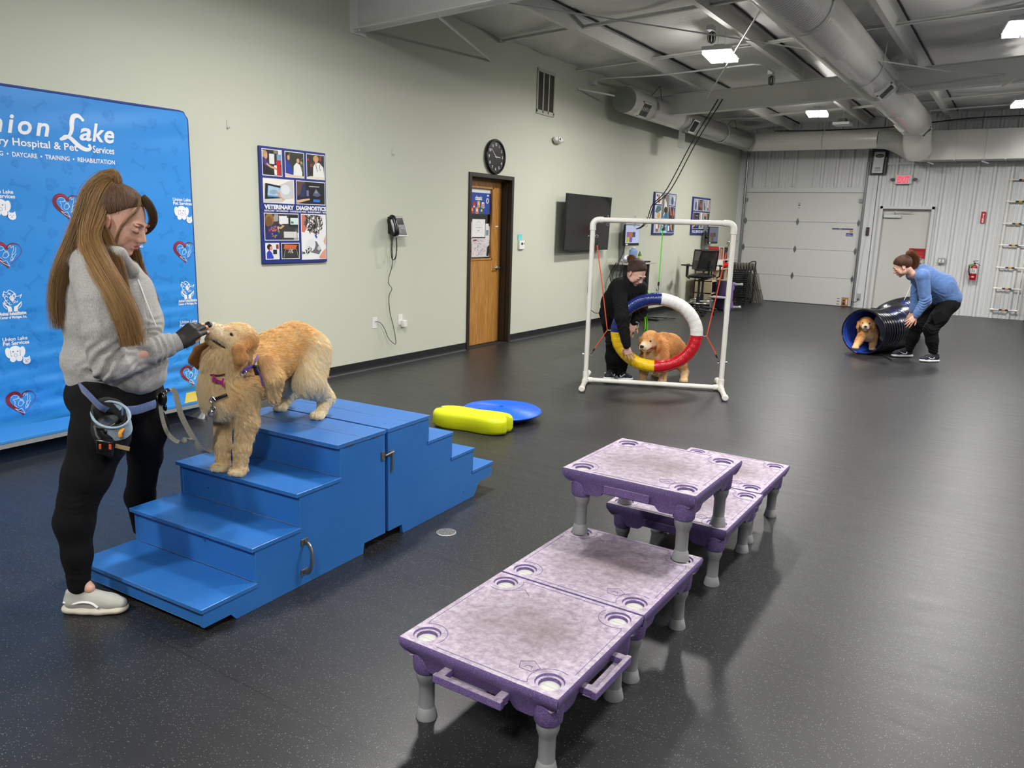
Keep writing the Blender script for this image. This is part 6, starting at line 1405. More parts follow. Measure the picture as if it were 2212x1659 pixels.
# ------------------------------------------------------------------ sculpting: distance-field bodies -> one continuous mesh
class Field:
    def __init__(s, lo, hi, h):
        s.lo = np.array(lo, float); s.h = h
        n = np.ceil((np.array(hi)-s.lo)/h).astype(int)+1; s.n = n
        s.F = np.full(tuple(n), .05, np.float32)
        s.ax = [(s.lo[i]+h*np.arange(n[i])).astype(np.float32) for i in range(3)]
    def win(s, lo, hi):
        a = np.maximum(np.floor((np.array(lo)-s.lo)/s.h).astype(int), 0); b = np.minimum(np.ceil((np.array(hi)-s.lo)/s.h).astype(int)+1, s.n)
        if np.any(b <= a): return None
        return tuple(slice(int(a[i]), int(b[i])) for i in range(3)), s.ax[0][a[0]:b[0], None, None], s.ax[1][None, a[1]:b[1], None], s.ax[2][None, None, a[2]:b[2]]
    def comb(s, sl, d, k, op):
        A = s.F[sl]
        if op == 'u':
            if k > 0: h = np.clip(.5+.5*(A-d)/k, 0, 1); s.F[sl] = A*(1-h)+d*h-k*h*(1-h)
            else: s.F[sl] = np.minimum(A, d)
        else:
            if k > 0: h = np.clip(.5-.5*(A+d)/k, 0, 1); s.F[sl] = A*(1-h)+(-d)*h+k*h*(1-h)
            else: s.F[sl] = np.maximum(A, -d)
    def cone(s, a, b, ra, rb, k=.01, op='u', sq=None):
        """tapered limb a->b. sq=(direction, factor): flattened along a direction"""
        a = np.array(a, float); b = np.array(b, float); m = max(ra, rb)*(1 if sq is None else max(1, sq[1]))+max(k, .004)+s.h*2
        w = s.win(np.minimum(a, b)-m, np.maximum(a, b)+m)
        if w is None: return s
        sl, X, Y, Z = w
        px, py, pz = X-a[0], Y-a[1], Z-a[2]; ba = b-a; L2 = max(ba @ ba, 1e-9)
        h = np.clip((px*ba[0]+py*ba[1]+pz*ba[2])/L2, 0, 1)
        qx, qy, qz = px-ba[0]*h, py-ba[1]*h, pz-ba[2]*h
        if sq is not None:
            n = np.array(sq[0], float); n /= np.linalg.norm(n); t = (qx*n[0]+qy*n[1]+qz*n[2])*(1/sq[1]-1); qx, qy, qz = qx+n[0]*t, qy+n[1]*t, qz+n[2]*t
        d = np.sqrt(qx*qx+qy*qy+qz*qz)-(ra+(rb-ra)*h)
        s.comb(sl, d.astype(np.float32), k, op); return s
    def chain(s, pts, rs, k=.01, op='u', sq=None):
        for i in range(len(pts)-1): s.cone(pts[i], pts[i+1], rs[i], rs[i+1], k, op, sq)
        return s
    def ell(s, c, r, M=None, k=.01, op='u'):
        c = np.array(c, float); r = np.array(r if hasattr(r, '__len__') else (r, r, r), float); m = r.max()+max(k, .004)+s.h*2
        w = s.win(c-m, c+m)
        if w is None: return s
        sl, X, Y, Z = w; px, py, pz = X-c[0], Y-c[1], Z-c[2]
        if M is not None:
            M = np.array(M, float)[:3, :3]; px, py, pz = (px*M[0, 0]+py*M[1, 0]+pz*M[2, 0], px*M[0, 1]+py*M[1, 1]+pz*M[2, 1], px*M[0, 2]+py*M[1, 2]+pz*M[2, 2])
        k0 = np.sqrt((px/r[0])**2+(py/r[1])**2+(pz/r[2])**2); k1 = np.sqrt((px/r[0]**2)**2+(py/r[1]**2)**2+(pz/r[2]**2)**2)
        d = k0*(k0-1)/np.maximum(k1, 1e-6)
        s.comb(sl, d.astype(np.float32), k, op); return s
    def half(s, c, n):
        """cut away everything on the side n points to"""
        n = np.array(n, float); n /= np.linalg.norm(n)
        d = (s.ax[0][:, None, None]-c[0])*n[0]+(s.ax[1][None, :, None]-c[1])*n[1]+(s.ax[2][None, None, :]-c[2])*n[2]
        s.F = np.maximum(s.F, d.astype(np.float32)); return s
    def mesh(s, smooth=1):
        F = s.F; F[0] = F[-1] = .05; F[:, 0] = F[:, -1] = .05; F[:, :, 0] = F[:, :, -1] = .05
        I = F < 0
        c = np.zeros(tuple(s.n-1), np.int8)
        for i in (0, 1):
            for j in (0, 1):
                for k in (0, 1): c += I[i:i+s.n[0]-1, j:j+s.n[1]-1, k:k+s.n[2]-1]
        cells = np.argwhere((c > 0) & (c < 8)); idx = np.full(c.shape, -1, np.int32); idx[tuple(cells.T)] = np.arange(len(cells))
        corner = {}
        for i in (0, 1):
            for j in (0, 1):
                for k in (0, 1): corner[(i, j, k)] = F[cells[:, 0]+i, cells[:, 1]+j, cells[:, 2]+k]
        acc = np.zeros((len(cells), 3)); cnt = np.zeros(len(cells))
        for A in corner:
            for ax in range(3):
                if A[ax] == 0:
                    B = list(A); B[ax] = 1; B = tuple(B); fa, fb = corner[A], corner[B]; m = (fa < 0) != (fb < 0)
                    t = np.where(m, fa/np.where(m, fa-fb, 1), 0); p = np.tile(np.array(A, float), (len(cells), 1)); p[:, ax] = t; acc[m] += p[m]; cnt += m
        V = s.lo+s.h*(cells+acc/cnt[:, None])
        faces = []
        for ax in range(3):
            u, v = (ax+1) % 3, (ax+2) % 3
            sl0 = [slice(None)]*3; sl1 = [slice(None)]*3; sl0[ax] = slice(0, -1); sl1[ax] = slice(1, None)
            e = np.argwhere(I[tuple(sl0)] != I[tuple(sl1)])
            e = e[(e[:, u] > 0) & (e[:, v] > 0)]
            ins = I[tuple(e.T)]
            q = []
            for du, dv in ((1, 1), (0, 1), (0, 0), (1, 0)):
                w = e.copy(); w[:, u] -= du; w[:, v] -= dv; q.append(idx[tuple(w.T)])
            q = np.stack(q, 1); q[~ins] = q[~ins][:, ::-1]; faces.append(q)
        Q = np.concatenate(faces); Q = Q[(Q >= 0).all(1)]
        for _ in range(smooth): V = lap(V, Q)
        return V, Q
def lap(V, Q, w=.5):
    acc = np.zeros_like(V); cnt = np.zeros(len(V))
    for a in range(4):
        i, j = Q[:, a], Q[:, (a+1) % 4]
        for c in range(3):
            acc[:, c] += np.bincount(i, V[j, c], len(V))+np.bincount(j, V[i, c], len(V))
        cnt += np.bincount(i, minlength=len(V))+np.bincount(j, minlength=len(V))
    return V*(1-w)+w*acc/np.maximum(cnt, 1)[:, None]
def vnormals(V, Q):
    n = np.cross(V[Q[:, 2]]-V[Q[:, 0]], V[Q[:, 3]]-V[Q[:, 1]]); N = np.zeros_like(V)
    for a in range(4):
        for c in range(3): N[:, c] += np.bincount(Q[:, a], n[:, c], len(V))
    return N/np.maximum(np.linalg.norm(N, axis=1), 1e-12)[:, None]
def noise3(P, scale, seed=0, octaves=3, ridge=False):
    r_ = np.random.default_rng(seed); out = np.zeros(len(P)); amp = 1; tot = 0
    for o in range(octaves):
        v = np.zeros(len(P))
        for k in range(7):
            d = r_.normal(size=3); d /= np.linalg.norm(d); ph = r_.uniform(0, 6.28); w = r_.uniform(.7, 1.3)
            v += np.sin((P @ d)*scale*w*(2**o)*6.28+ph+1.3*np.sin((P @ r_.normal(size=3))*scale*2*(2**o)))
        v /= 3.2
        if ridge: v = 1-2*np.abs(v)
        out += amp*v; tot += amp; amp *= .5
    return out/tot
def mesh_np(name, V, Q, mats, parent=None, mi=None, col=None, smooth=True):
    me = bpy.data.meshes.new(name); V = np.ascontiguousarray(V, np.float32); Q = np.ascontiguousarray(Q, np.int32); k = Q.shape[1]
    me.vertices.add(len(V)); me.vertices.foreach_set('co', V.ravel()); me.loops.add(Q.size); me.loops.foreach_set('vertex_index', Q.ravel())
    me.polygons.add(len(Q)); me.polygons.foreach_set('loop_start', np.arange(0, Q.size, k, dtype=np.int32)); me.polygons.foreach_set('loop_total', np.full(len(Q), k, np.int32))
    if not hasattr(mats, '__len__'): mats = [mats]
    for m in mats: me.materials.append(m)
    if mi is not None: me.polygons.foreach_set('material_index', np.ascontiguousarray(mi, np.int32))
    me.update(calc_edges=True); me.validate()
    if smooth: me.polygons.foreach_set('use_smooth', np.ones(len(me.polygons), bool))
    if col is not None:
        a = me.color_attributes.new('tone', 'FLOAT_COLOR', 'POINT'); a.data.foreach_set('color', np.c_[col, np.ones(len(col))].astype(np.float32).ravel())
    o = bpy.data.objects.new(name, me); COL.objects.link(o)
    if parent is not None: o.parent = parent; o.matrix_parent_inverse = world_of(parent).inverted()
    return o
def tone_mat(name, rough=.6, sss=0, bump=None, spec=.4, sheen=0):
    if name in _mats: return _mats[name]
    m = mat(name, (128, 128, 128), rough, spec=spec, bump=bump, sheen=sheen); nt = m.node_tree; b = nt.nodes['Principled BSDF']
    a = nt.nodes.new('ShaderNodeAttribute'); a.attribute_name = 'tone'; nt.links.new(a.outputs['Color'], b.inputs['Base Color'])
    if sss: b.inputs['Subsurface Weight'].default_value = sss; b.inputs['Subsurface Radius'].default_value = (.012, .005, .003); b.inputs['Subsurface Scale'].default_value = 1.0
    return m
def linv(c): return np.array(lin(c)[:3])
def strands(name, P, r0, r1, col, m, parent, kind=None):
    """P (n,k,3) strand points in world space; col (n,3) linear"""
    n, k, _ = P.shape
    cv = bpy.data.hair_curves.new(name); cv.add_curves([k]*n)
    if parent is not None: Mi = np.array(world_of(parent).inverted()); P = P @ Mi[:3, :3].T+Mi[:3, 3]
    cv.attributes['position'].data.foreach_set('vector', np.ascontiguousarray(P, np.float32).ravel())
    rad = (cv.attributes.get('radius') or cv.attributes.new('radius', 'FLOAT', 'POINT'))
    rr_ = np.linspace(1, 0, k)**.7; rr_ = r1+(r0-r1)*rr_
    rad.data.foreach_set('value', np.tile(rr_, n).astype(np.float32))
    a = cv.attributes.new('tone', 'FLOAT_COLOR', 'CURVE'); a.data.foreach_set('color', np.c_[col, np.ones(n)].astype(np.float32).ravel())
    cv.materials.append(m)
    o = bpy.data.objects.new(name, cv); COL.objects.link(o)
    if parent is not None: o.parent = parent
    if kind: o['kind'] = kind
    return o
def hair_mat(name, rough=.45, spec=.35):
    m = tone_mat(name, rough, spec=spec); return m
def unit(v): v = np.array(v, float); return v/np.linalg.norm(v)
def frame(fwd, up):
    """columns: forward, left, up"""
    f = unit(fwd); l = unit(np.cross(up, f)); u = np.cross(f, l); return np.stack([f, l, u], 1)

# shared anatomy --------------------------------------------------
def head_into(S, c, Fm, s=1.0, open_lids=False):
    """S field, c head centre, Fm 3x3 (forward,left,up)"""
    g = lambda *p: c+Fm @ (np.array(p)*s)
    e = lambda p, r, k=.012, op='u', M=None: S.ell(g(*p), np.array(r)*s, Fm if M is None else Fm @ M, k*s, op)
    e((-.020, 0, .035), (.096, .076, .086)); e((.018, 0, -.015), (.072, .064, .088), .02)
    e((.030, 0, -.070), (.052, .047, .034), .02); e((.066, 0, -.098), (.017, .019, .015), .016)
    for y in (-1, 1):
        e((.050, y*.036, -.030), (.030, .024, .028), .015); e((.030, y*.052, -.060), (.034, .012, .022), .02)
        e((.083, y*.028, .020), (.012, .026, .007), .010)
        e((.099, y*.032, .001), (.017, .018, .012), .010, 's')
        e((.0755, y*.032, -.001), (.0155, .0165, .0145), .004)
        e((.0985, y*.011, -.038), (.0085, .0065, .0065), .006)
    S.cone(g(.078, 0, .012), g(.096, 0, -.034), .0095*s, .0125*s, .012*s); S.cone(g(.086, 0, .010), g(.110, 0, -.031), .0070*s, .0090*s, .009*s)
    for y in (-1, 1): e((.103, y*.0055, -.0445), (.004, .0025, .003), .002, 's')
    e((.0885, 0, -.0585), (.010, .022, .0055), .006); e((.0870, 0, -.070), (.010, .019, .0065), .006)
    e((.101, 0, -.0640), (.013, .021, .0016), .0015, 's')
    for y in (-1, 1):
        M = np.array(Euler((0, R(-12), R(18*y))).to_matrix())
        e((-.008, y*.076, -.010), (.020, .0075, .032), .005, 'u', M); e((-.002, y*.084, -.006), (.011, .006, .020), .003, 's', M); e((.001, y*.079, -.012), (.005, .004, .007), .002, 'u', M)
def face_tone(V, c, Fm, s, base, rng_=None):
    """skin albedo with pink cheeks, nose and lips"""
    L_ = ((V-c) @ Fm)/s; col = np.tile(linv(base), (len(V), 1))
    def blob(p, r, tint, amt):
        d = np.linalg.norm((L_-np.array(p))/np.array(r), axis=1); w = np.clip(1-d, 0, 1)**.8*amt; col[:] = col*(1-w[:, None])+linv(tint)*w[:, None]
    for y in (-1, 1): blob((.07, y*.042, -.035), (.035, .03, .03), (206, 120, 104), .35); blob((-.005, y*.08, -.01), (.03, .02, .04), (204, 116, 100), .4)
    blob((.11, 0, -.035), (.02, .016, .016), (208, 120, 106), .35)
    d = np.maximum(np.linalg.norm((L_-np.array((.098, 0, -.064)))/np.array((.017, .0235, .0125)), axis=1), 0); w = np.clip((1-d)*4, 0, 1)*.85
    return col*(1-w[:, None])+linv((176, 84, 84))*w[:, None]
def face_bits(parent, c, Fm, s, brow=(96, 66, 44), lashes=True):
    g = lambda p: tuple(c+Fm @ (np.array(p)*s))
    mb_d = mat('lash_dark', (34, 24, 20), .6)
    for y in (-1, 1):
        obj('eyelashes', MB().tube([g(p) for p in smooth_pts([(.0805, y*.0465, -.0055), (.0895, y*.040, -.009), (.0925, y*.032, -.0105), (.0915, y*.024, -.009), (.0865, y*.0185, -.0055)], 4)], .0013*s, n=5), mb_d, parent)
        obj('eyebrow', MB().tube([g(p) for p in smooth_pts([(.096, y*.012, .019), (.0965, y*.024, .0245), (.0885, y*.040, .0255), (.077, y*.052, .020)], 4)], [.0022*s*(.5+math.sin(math.pi*min(1, (i+2)/14))) for i in range(13)], n=6, sq=(.6, 1.3)), mat('brow_%d' % brow[0], brow, .8), parent)
def finger_pts(base, d, up, lens, curls):
    """chain of joints; curl bends from d towards -up"""
    pts = [np.array(base)]; a = 0; side = np.cross(d, up)
    for L_, c in zip(lens, curls):
        a += c; v = d*math.cos(a)-up*math.sin(a); pts.append(pts[-1]+v*L_)
    return pts
def hand_into(S, w, Fm, s=1.0, thumb=1, curls=None, inflate=0, cut=None, thumb_dir=None, spread=(.16, .05, -.05, -.16), k=.006):
    """w wrist; Fm columns: along fingers, towards the thumb, dorsal. thumb=+1 keeps the second column as the thumb side.
    returns finger joint chains. cut: fraction of every finger to keep (gloves)"""
    d, l, u = Fm[:, 0], Fm[:, 1], Fm[:, 2]; g = lambda x, y, z: w+(d*x+l*y+u*z)*s
    i_ = inflate
    S.cone(g(-.03, 0, 0), g(.015, 0, 0), .024*s+i_, .024*s+i_, .008, sq=(u, .82))
    for y, y2, r in ((.022, .030, .0145), (.008, .011, .0155), (-.008, -.009, .0150), (-.021, -.027, .0135)):
        S.cone(g(.012, y*.8, 0), g(.088, y2, -.002), .0155*s+i_, r*s*.86+i_, .010, sq=(u, .85))
    S.ell(g(.035, .027, -.010), np.array((.032, .016, .015))*s+i_, Fm, .012)
    curls = curls or [(.25, .35, .25)]*4; out = []
    base = [(.088, .030, -.001), (.094, .010, .001), (.090, -.010, 0), (.081, -.028, -.002)]
    LN = [(.040, .025, .020), (.044, .028, .021), (.041, .026, .020), (.032, .020, .018)]; RR = [(.0090, .0080, .0072, .0058), (.0093, .0082, .0074, .0060), (.0088, .0078, .0070, .0057), (.0080, .0070, .0063, .0052)]
    for f in range(4):
        dd = unit(d+l*spread[f]); pts = finger_pts(g(*base[f]), dd, u, [v*s for v in LN[f]], curls[f]); rs = [v*s+i_ for v in RR[f]]
        if cut: pts, rs = pts[:2]+[pts[1]+(pts[2]-pts[1])*cut], rs[:3]
        S.chain(pts, rs, .003); out.append(pts)
    td = unit(d*.62+l*.75-u*.25) if thumb_dir is None else unit(d*thumb_dir[0]+l*thumb_dir[1]+u*thumb_dir[2])
    p0 = g(.022, .024, -.008); p1 = p0+td*.040*s; t2 = unit(td+d*.45); p2 = p1+t2*.030*s; p3 = p2+unit(t2+d*.3)*.022*s
    if cut: S.chain([p0, p1, p1+(p2-p1)*.5], [.0125*s+i_, .0098*s+i_, .0090*s+i_], .006)
    else: S.chain([p0, p1, p2, p3], [.0125*s+i_, .0098*s+i_, .0088*s+i_, .0066*s+i_], .006)
    out.append([p0, p1, p2, p3]); return out
def skin_mat(): return tone_mat('skin', .5, sss=.12, bump=(320, .05, .0005))
def shoe(parent, heel, toe, up=(0, 0, 1), L_=.28, colu=(40, 42, 52), cols=(232, 232, 230), kind='run', side=-1, width=.088):
    """heel, toe on the ground; builds sole + upper with markings as a child group of parts"""
    heel = np.array(heel, float); toe = np.array(toe, float); d = unit(toe-heel); up = unit(up); up = unit(up-d*(up @ d)); l = np.cross(up, d); L_ = np.linalg.norm(toe-heel)
    k = L_/.28; g = lambda x, y, z: heel+d*x*k+l*y*k+up*z*k
    lo = np.minimum(heel, toe)-.09; hi = np.maximum(heel, toe)+np.array((.09, .09, .16))
    S = Field(lo, hi, .004)
    th = .032 if kind == 'run' else .030
    S.chain([g(.045, 0, th+.02), g(.13, .004, th+.016), g(.20, .008, th+.012), g(.238, .008, th+.008)], [.037*k, .036*k, .037*k, .030*k], .02, sq=(up, .9))
    S.cone(g(.045, 0, th+.03), g(.055, 0, th+.075), .038*k, .038*k, .02); S.cone(g(.09, 0, th+.058), g(.18, .004, th+.028), .032*k, .028*k, .02)
    S.half(g(0, 0, th-.004), -up); S.half(g(.05, 0, th+.082), unit(up*.9-d*.25) if True else up)
    V, Q = S.mesh(2); o = mesh_np('shoe_upper', V, Q, mat('shoe_%02x%02x%02x' % colu, colu, .7, bump=(250, .3, .0006)), parent)
    S = Field(lo-.01, hi, .004)
    S.chain([g(.035, 0, .012), g(.10, 0, .010), g(.16, .006, .010), (g(.225, .008, .014))], [.040*k, .038*k, .045*k, .043*k], .02, sq=(up, .45))
    S.chain([g(.035, 0, th*.75), g(.10, 0, th*.62), g(.16, .006, th*.6), g(.225, .008, th*.62)], [.041*k, .040*k, .046*k, .042*k], .02, sq=(up, .40))
    S.half(g(0, 0, .0015), -up); S.half(g(0, 0, th+.004), up)
    V, Q = S.mesh(1); so = mesh_np('shoe_sole', V, Q, mat('sole_%02x%02x%02x' % cols, cols, .6), parent)
    # laces
    lc = mat('lace_white', (228, 228, 226), .7)
    for i in range(5):
        x = .115+.018*i; z = th+.066-.0092*i
        obj('shoelace', MB().tube([tuple(g(x+.004, y, z+.012*k*(1-abs(y)/.022)**.5)) for y in (-.020, -.010, 0, .010, .020)], .0026 if kind == 'skate' else .002, n=5), lc, o)
    def side_line(pts, w):
        for sd in (-1, 1):
            P = [g(x, sd*(.0365+.0045*math.sin(math.pi*min(1, max(0, (x-.05)/.22)))+y_), z) for x, z, y_ in pts]
            obj('side_stripe', MB().tube([tuple(p) for p in smooth_pts(P, 3)], w, n=6), lc, o)
    if kind == 'skate': side_line([(.015, th+.028, -.004), (.06, th+.024, .0), (.10, th+.034, .001), (.14, th+.030, .001), (.165, th+.010, .0)], .0052*k)
    else: side_line([(.095, th+.034, .0), (.105, th+.014, .0025), (.14, th+.016, .0035), (.20, th+.040, -.008)], .0055*k)
    return o
# ------------------------------------------------------------------ woman in the grey hoodie feeding the dog
RR_ = np.array((math.cos(yaw), math.sin(yaw), 0)); NN_ = np.array((-math.sin(yaw), math.cos(yaw), 0)); RR_ = unit((.8407, .5415, 0)); NN_ = np.array((-RR_[1], RR_[0], 0))
CAMP = np.array((5.739, 0, 1.589))
class Plane:
    """upright working plane through p0: (a to the right, n away, z up); K places a measured point at depth n"""
    def __init__(s, x, y):
        s.p0 = np.array((x, y, 0.)); c = CAMP-s.p0; s.c = np.array((c @ RR_, c @ NN_, CAMP[2]))
    def K(s, a, z, n=0):
        f = (n-s.c[1])/(-s.c[1]); return np.array((s.c[0]+(a-s.c[0])*f, n, s.c[2]+(z-s.c[2])*f))
    def W(s, P):
        P = np.asarray(P, float); return s.p0+P[..., 0:1]*RR_+P[..., 1:2]*NN_+P[..., 2:3]*np.array((0, 0, 1.))
    def D(s, v): v = np.asarray(v, float); return RR_*v[0]+NN_*v[1]+np.array((0, 0, v[2]))
def cloth_mat(name, c, c2, bumpk=.35, scale=380, rough=.9, streak=True, sheen=.25):
    m = mat(name, c, rough, sheen=sheen, spec=.2); nt = m.node_tree; b = nt.nodes['Principled BSDF']; N = nt.nodes.new; L = nt.links.new
    tc = N('ShaderNodeTexCoord'); mp = N('ShaderNodeMapping'); mp.inputs['Scale'].default_value = (1, 1, .22) if streak else (1, 1, 1); L(tc.outputs['Object'], mp.inputs[0])
    n = N('ShaderNodeTexNoise'); n.inputs['Scale'].default_value = scale; n.inputs['Detail'].default_value = 3; L(mp.outputs[0], n.inputs['Vector'])
    r = N('ShaderNodeValToRGB'); r.color_ramp.elements[0].position = .3; r.color_ramp.elements[1].position = .7; r.color_ramp.elements[0].color = lin(c); r.color_ramp.elements[1].color = lin(c2); L(n.outputs['Fac'], r.inputs[0]); L(r.outputs[0], b.inputs['Base Color'])
    bp = N('ShaderNodeBump'); bp.inputs['Strength'].default_value = bumpk; bp.inputs['Distance'].default_value = .001; L(n.outputs['Fac'], bp.inputs['Height']); L(bp.outputs[0], b.inputs['Normal'])
    return m
def folds(V, Q, parts):
    """displace along normals by cloth folds: parts=(centre, radius, direction of the ridge lines' normal, freq, amp, seed)"""
    N = vnormals(V, Q); d = np.zeros(len(V))
    for c, r, dr, f, amp, sd in parts:
        c = np.array(c); w = np.exp(-((V-c)**2).sum(1)/(r*r)); dr = unit(dr)
        ph = (V @ dr)*f+1.6*noise3(V, 3.0, sd, 2); s_ = np.sin(ph*6.28); d += w*amp*(np.sign(s_)*np.abs(s_)**.8*.5+.5-.5)
    return V+N*d[:, None]
def world_mesh(pl, name, VQ, m, parent, **k): return mesh_np(name, pl.W(VQ[0]), VQ[1], m, parent, **k)

p1 = Plane(2.66, 1.60); K = p1.K
A1 = thing('person', 'woman in grey hoodie and black leggings feeding the dog on the stairs', 'person', (2.72, 1.60, 0))
hc = K(.212, 1.555, .20); ft = R(24); HF = frame((math.cos(ft)*math.cos(R(3)), -math.sin(R(3))*math.cos(ft), -math.sin(ft)), (math.sin(ft), 0, math.cos(ft))); HS = 1.08
wr = K(.398, 1.092, .185); tipd = K(.515, 1.176, .27)-wr
hd = unit(tipd); hu = unit(np.array((.10, -1, .35))-hd*(np.array((.10, -1, .35)) @ hd)); hl = -np.cross(hu, hd)
HM = np.stack([hd, hl, hu], 1)
wl = K(.300, .945, .34); hd2 = unit((.25, .0, -1)); hu2 = unit((1, -.2, .25)); hu2 = unit(hu2-hd2*(hu2 @ hd2)); HM2 = np.stack([hd2, np.cross(hu2, hd2), hu2], 1)
shR, elR, shL, elL = K(.10, 1.345, .05), K(.130, .995, -.05), K(.19, 1.345, .36), K(.20, 1.10, .42)
hipR, kneeR, ankR = K(.10, .85, .08), K(-.045, .42, -.09), K(-.072, .07, -.135)
hipL, kneeL, ankL = K(.18, .85, .30), K(.245, .62, .42), K(.245, .10, .70)
S = Field((-.26, -.32, .02), (.68, .80, 1.74), .0040)
head_into(S, hc, HF, HS)
S.cone(hc+HF @ np.array((-.035, 0, -.05)), K(.15, 1.40, .20), .050, .058, .02)
S.ell(K(.15, 1.25, .20), (.12, .16, .18), k=.03); S.ell(K(.15, 1.05, .20), (.125, .15, .16), k=.05); S.ell(K(.12, .90, .19), (.135, .16, .12), k=.05)
S.chain([shR, elR, wr], [.045, .040, .026], .02); S.chain([shL, elL, wl], [.045, .040, .026], .02)
S.chain([hipR, kneeR, K(-.065, .30, -.11), ankR], [.085, .052, .052, .034], .03); S.chain([hipL, kneeL, K(.215, .42, .52), ankL], [.085, .052, .052, .034], .03)
S.cone(ankR, ankR+np.array((.04, 0, -.035)), .030, .022); S.cone(ankL, ankL+np.array((.04, 0, -.05)), .030, .022)
fr = hand_into(S, wr, HM, .98, curls=[(.55, .25, .15), (.50, .25, .15), (.50, .3, .2), (.55, .35, .2)], thumb_dir=(.85, .05, -.9), spread=(.02, 0, .0, .06))
fl = hand_into(S, wl, HM2, .98, curls=[(1.0, 1.3, .9)]*4, thumb_dir=(.8, .3, -.6))
V, Q = S.mesh(1); col = face_tone(V, hc, HF, HS, (214, 168, 148))
body = mesh_np('body', p1.W(V), Q, skin_mat(), A1, col=col)
Fw = np.stack([p1.D(HF[:, i]) for i in range(3)], 1); face_bits(A1, p1.W(hc), Fw, HS, (110, 80, 58))
gp = lambda x, y, z: tuple(p1.W(hc+HF @ (np.array((x, y, z))*HS)))
obj('ear_plug', MB().tube([gp(-.003, -.080, -.038), gp(-.003, -.088, -.038)], .0085, n=16), mat('black_jewel', (12, 12, 12), .25), A1)
obj('nose_ring', MB().tube([gp(.108+.006*math.cos(a), -.004, -.047+.006*math.sin(a)) for a in [2*math.pi*i/12 for i in range(12)]], .0009, n=5, closed=True), mat('silver', (190, 190, 190), .2, metal=1), A1)
# hoodie
S = Field((-.24, -.34, .80), (.56, .62, 1.56), .0045)
S.ell(K(.155, 1.02, .20), (.205, .205, .145), k=.03); S.ell(K(.158, 1.17, .20), (.192, .195, .16), k=.06); S.ell(K(.155, 1.29, .20), (.155, .185, .12), k=.06)
S.cone(K(.11, 1.36, .06), K(.18, 1.36, .34), .085, .085, .05)
S.ell(K(.157, .945, .20), (.192, .192, .09), k=.03)
S.cone(shR, K(.105, 1.25, -.03), .082, .074, .03); S.chain([K(.105, 1.25, -.03), K(.112, 1.13, -.06), elR], [.074, .071, .070], .005)
S.chain([elR, K(.22, 1.025, .05), K(.36, 1.078, .165)], [.072, .062, .050], .005)
S.chain([shL, elL, K(.275, .99, .36)], [.085, .075, .05], .05)
# hood lying behind the neck
S.ell(K(.095, 1.43, .16), (.075, .11, .036), np.array(Euler((0, R(-28), 0)).to_matrix()), k=.03); S.ell(K(.06, 1.40, .15), (.06, .10, .045), k=.03)
S.chain([K(.13, 1.455, .08), K(.20, 1.43, .06), K(.245, 1.37, .12), K(.26, 1.33, .2)], [.022, .024, .022, .016], .02); S.chain([K(.16, 1.455, .32), K(.23, 1.42, .33), K(.255, 1.36, .27), K(.26, 1.33, .2)], [.022, .024, .022, .016], .02)
S.cone(hc+HF @ np.array((-.03, 0, -.07)), K(.17, 1.40, .20), .058, .055, .01, 's')
S.half(K(.15, .905, .2), (-.05, .1, -1))
V, Q = S.mesh(2)
V = folds(V, Q, [(elR, .12, (.75, 0, -.65), 19, .013, 1), (K(.22, 1.05, .0), .09, (.9, 0, .45), 22, .010, 2), (K(.32, 1.06, .10), .07, (.9, .3, .25), 26, .006, 21), (K(.11, 1.16, -.1), .09, (.3, 0, 1), 14, .004, 22), (K(.13, .97, .02), .12, (.2, 0, 1), 16, .004, 3), (K(.25, .95, .05), .14, (-.3, 0, 1), 15, .004, 4), (K(.05, 1.25, .0), .10, (.8, .2, .3), 13, .003, 5), (K(.30, 1.15, .15), .12, (.5, 0, .7), 16, .004, 6), (K(0, 1.0, .2), .13, (0, .2, 1), 14, .004, 8)])
V += vnormals(V, Q)*(noise3(V, 7, 9, 2)*.0025)[:, None]
M_hood = cloth_mat('heather_grey_fleece', (138, 136, 134), (178, 176, 173), .5, 420)
hoodie = mesh_np('hoodie', p1.W(V), Q, M_hood, A1)
def band(name, pts, r, m, parent, n=12, sq=None): return obj(name, MB().tube([tuple(p1.W(p)) for p in pts], r, n=n, sq=sq), m, parent, smooth=50)
cu = unit(wr-K(.30, 1.05, .12)); rib = cloth_mat('ribbed_grey_knit', (150, 149, 147), (176, 175, 172), .8, 200, streak=False)
band('cuff', [wr-cu*.055, wr-cu*.03, wr+cu*.012], [.043, .041, .038], rib, hoodie, 20); band('cuff', [wl+np.array((0, 0, .055)), wl+np.array((0, 0, .03)), wl+np.array((0, 0, .005))], [.043, .041, .038], rib, hoodie, 20)
for s_ in (.155, .245): band('drawstring', smooth_pts([K(.255, 1.36, s_), K(.275, 1.30, s_-.01), K(.30, 1.22, s_-.02), K(.325, 1.15, s_-.02)], 4), .003, M_pw, hoodie, 6)
band('seam', [K(.10+.05*math.cos(a)-.02, 1.31+.10*math.sin(a)*.5, -.0365) for a in [R(20+14*i) for i in range(10)]], .0015, rib, hoodie, 5)
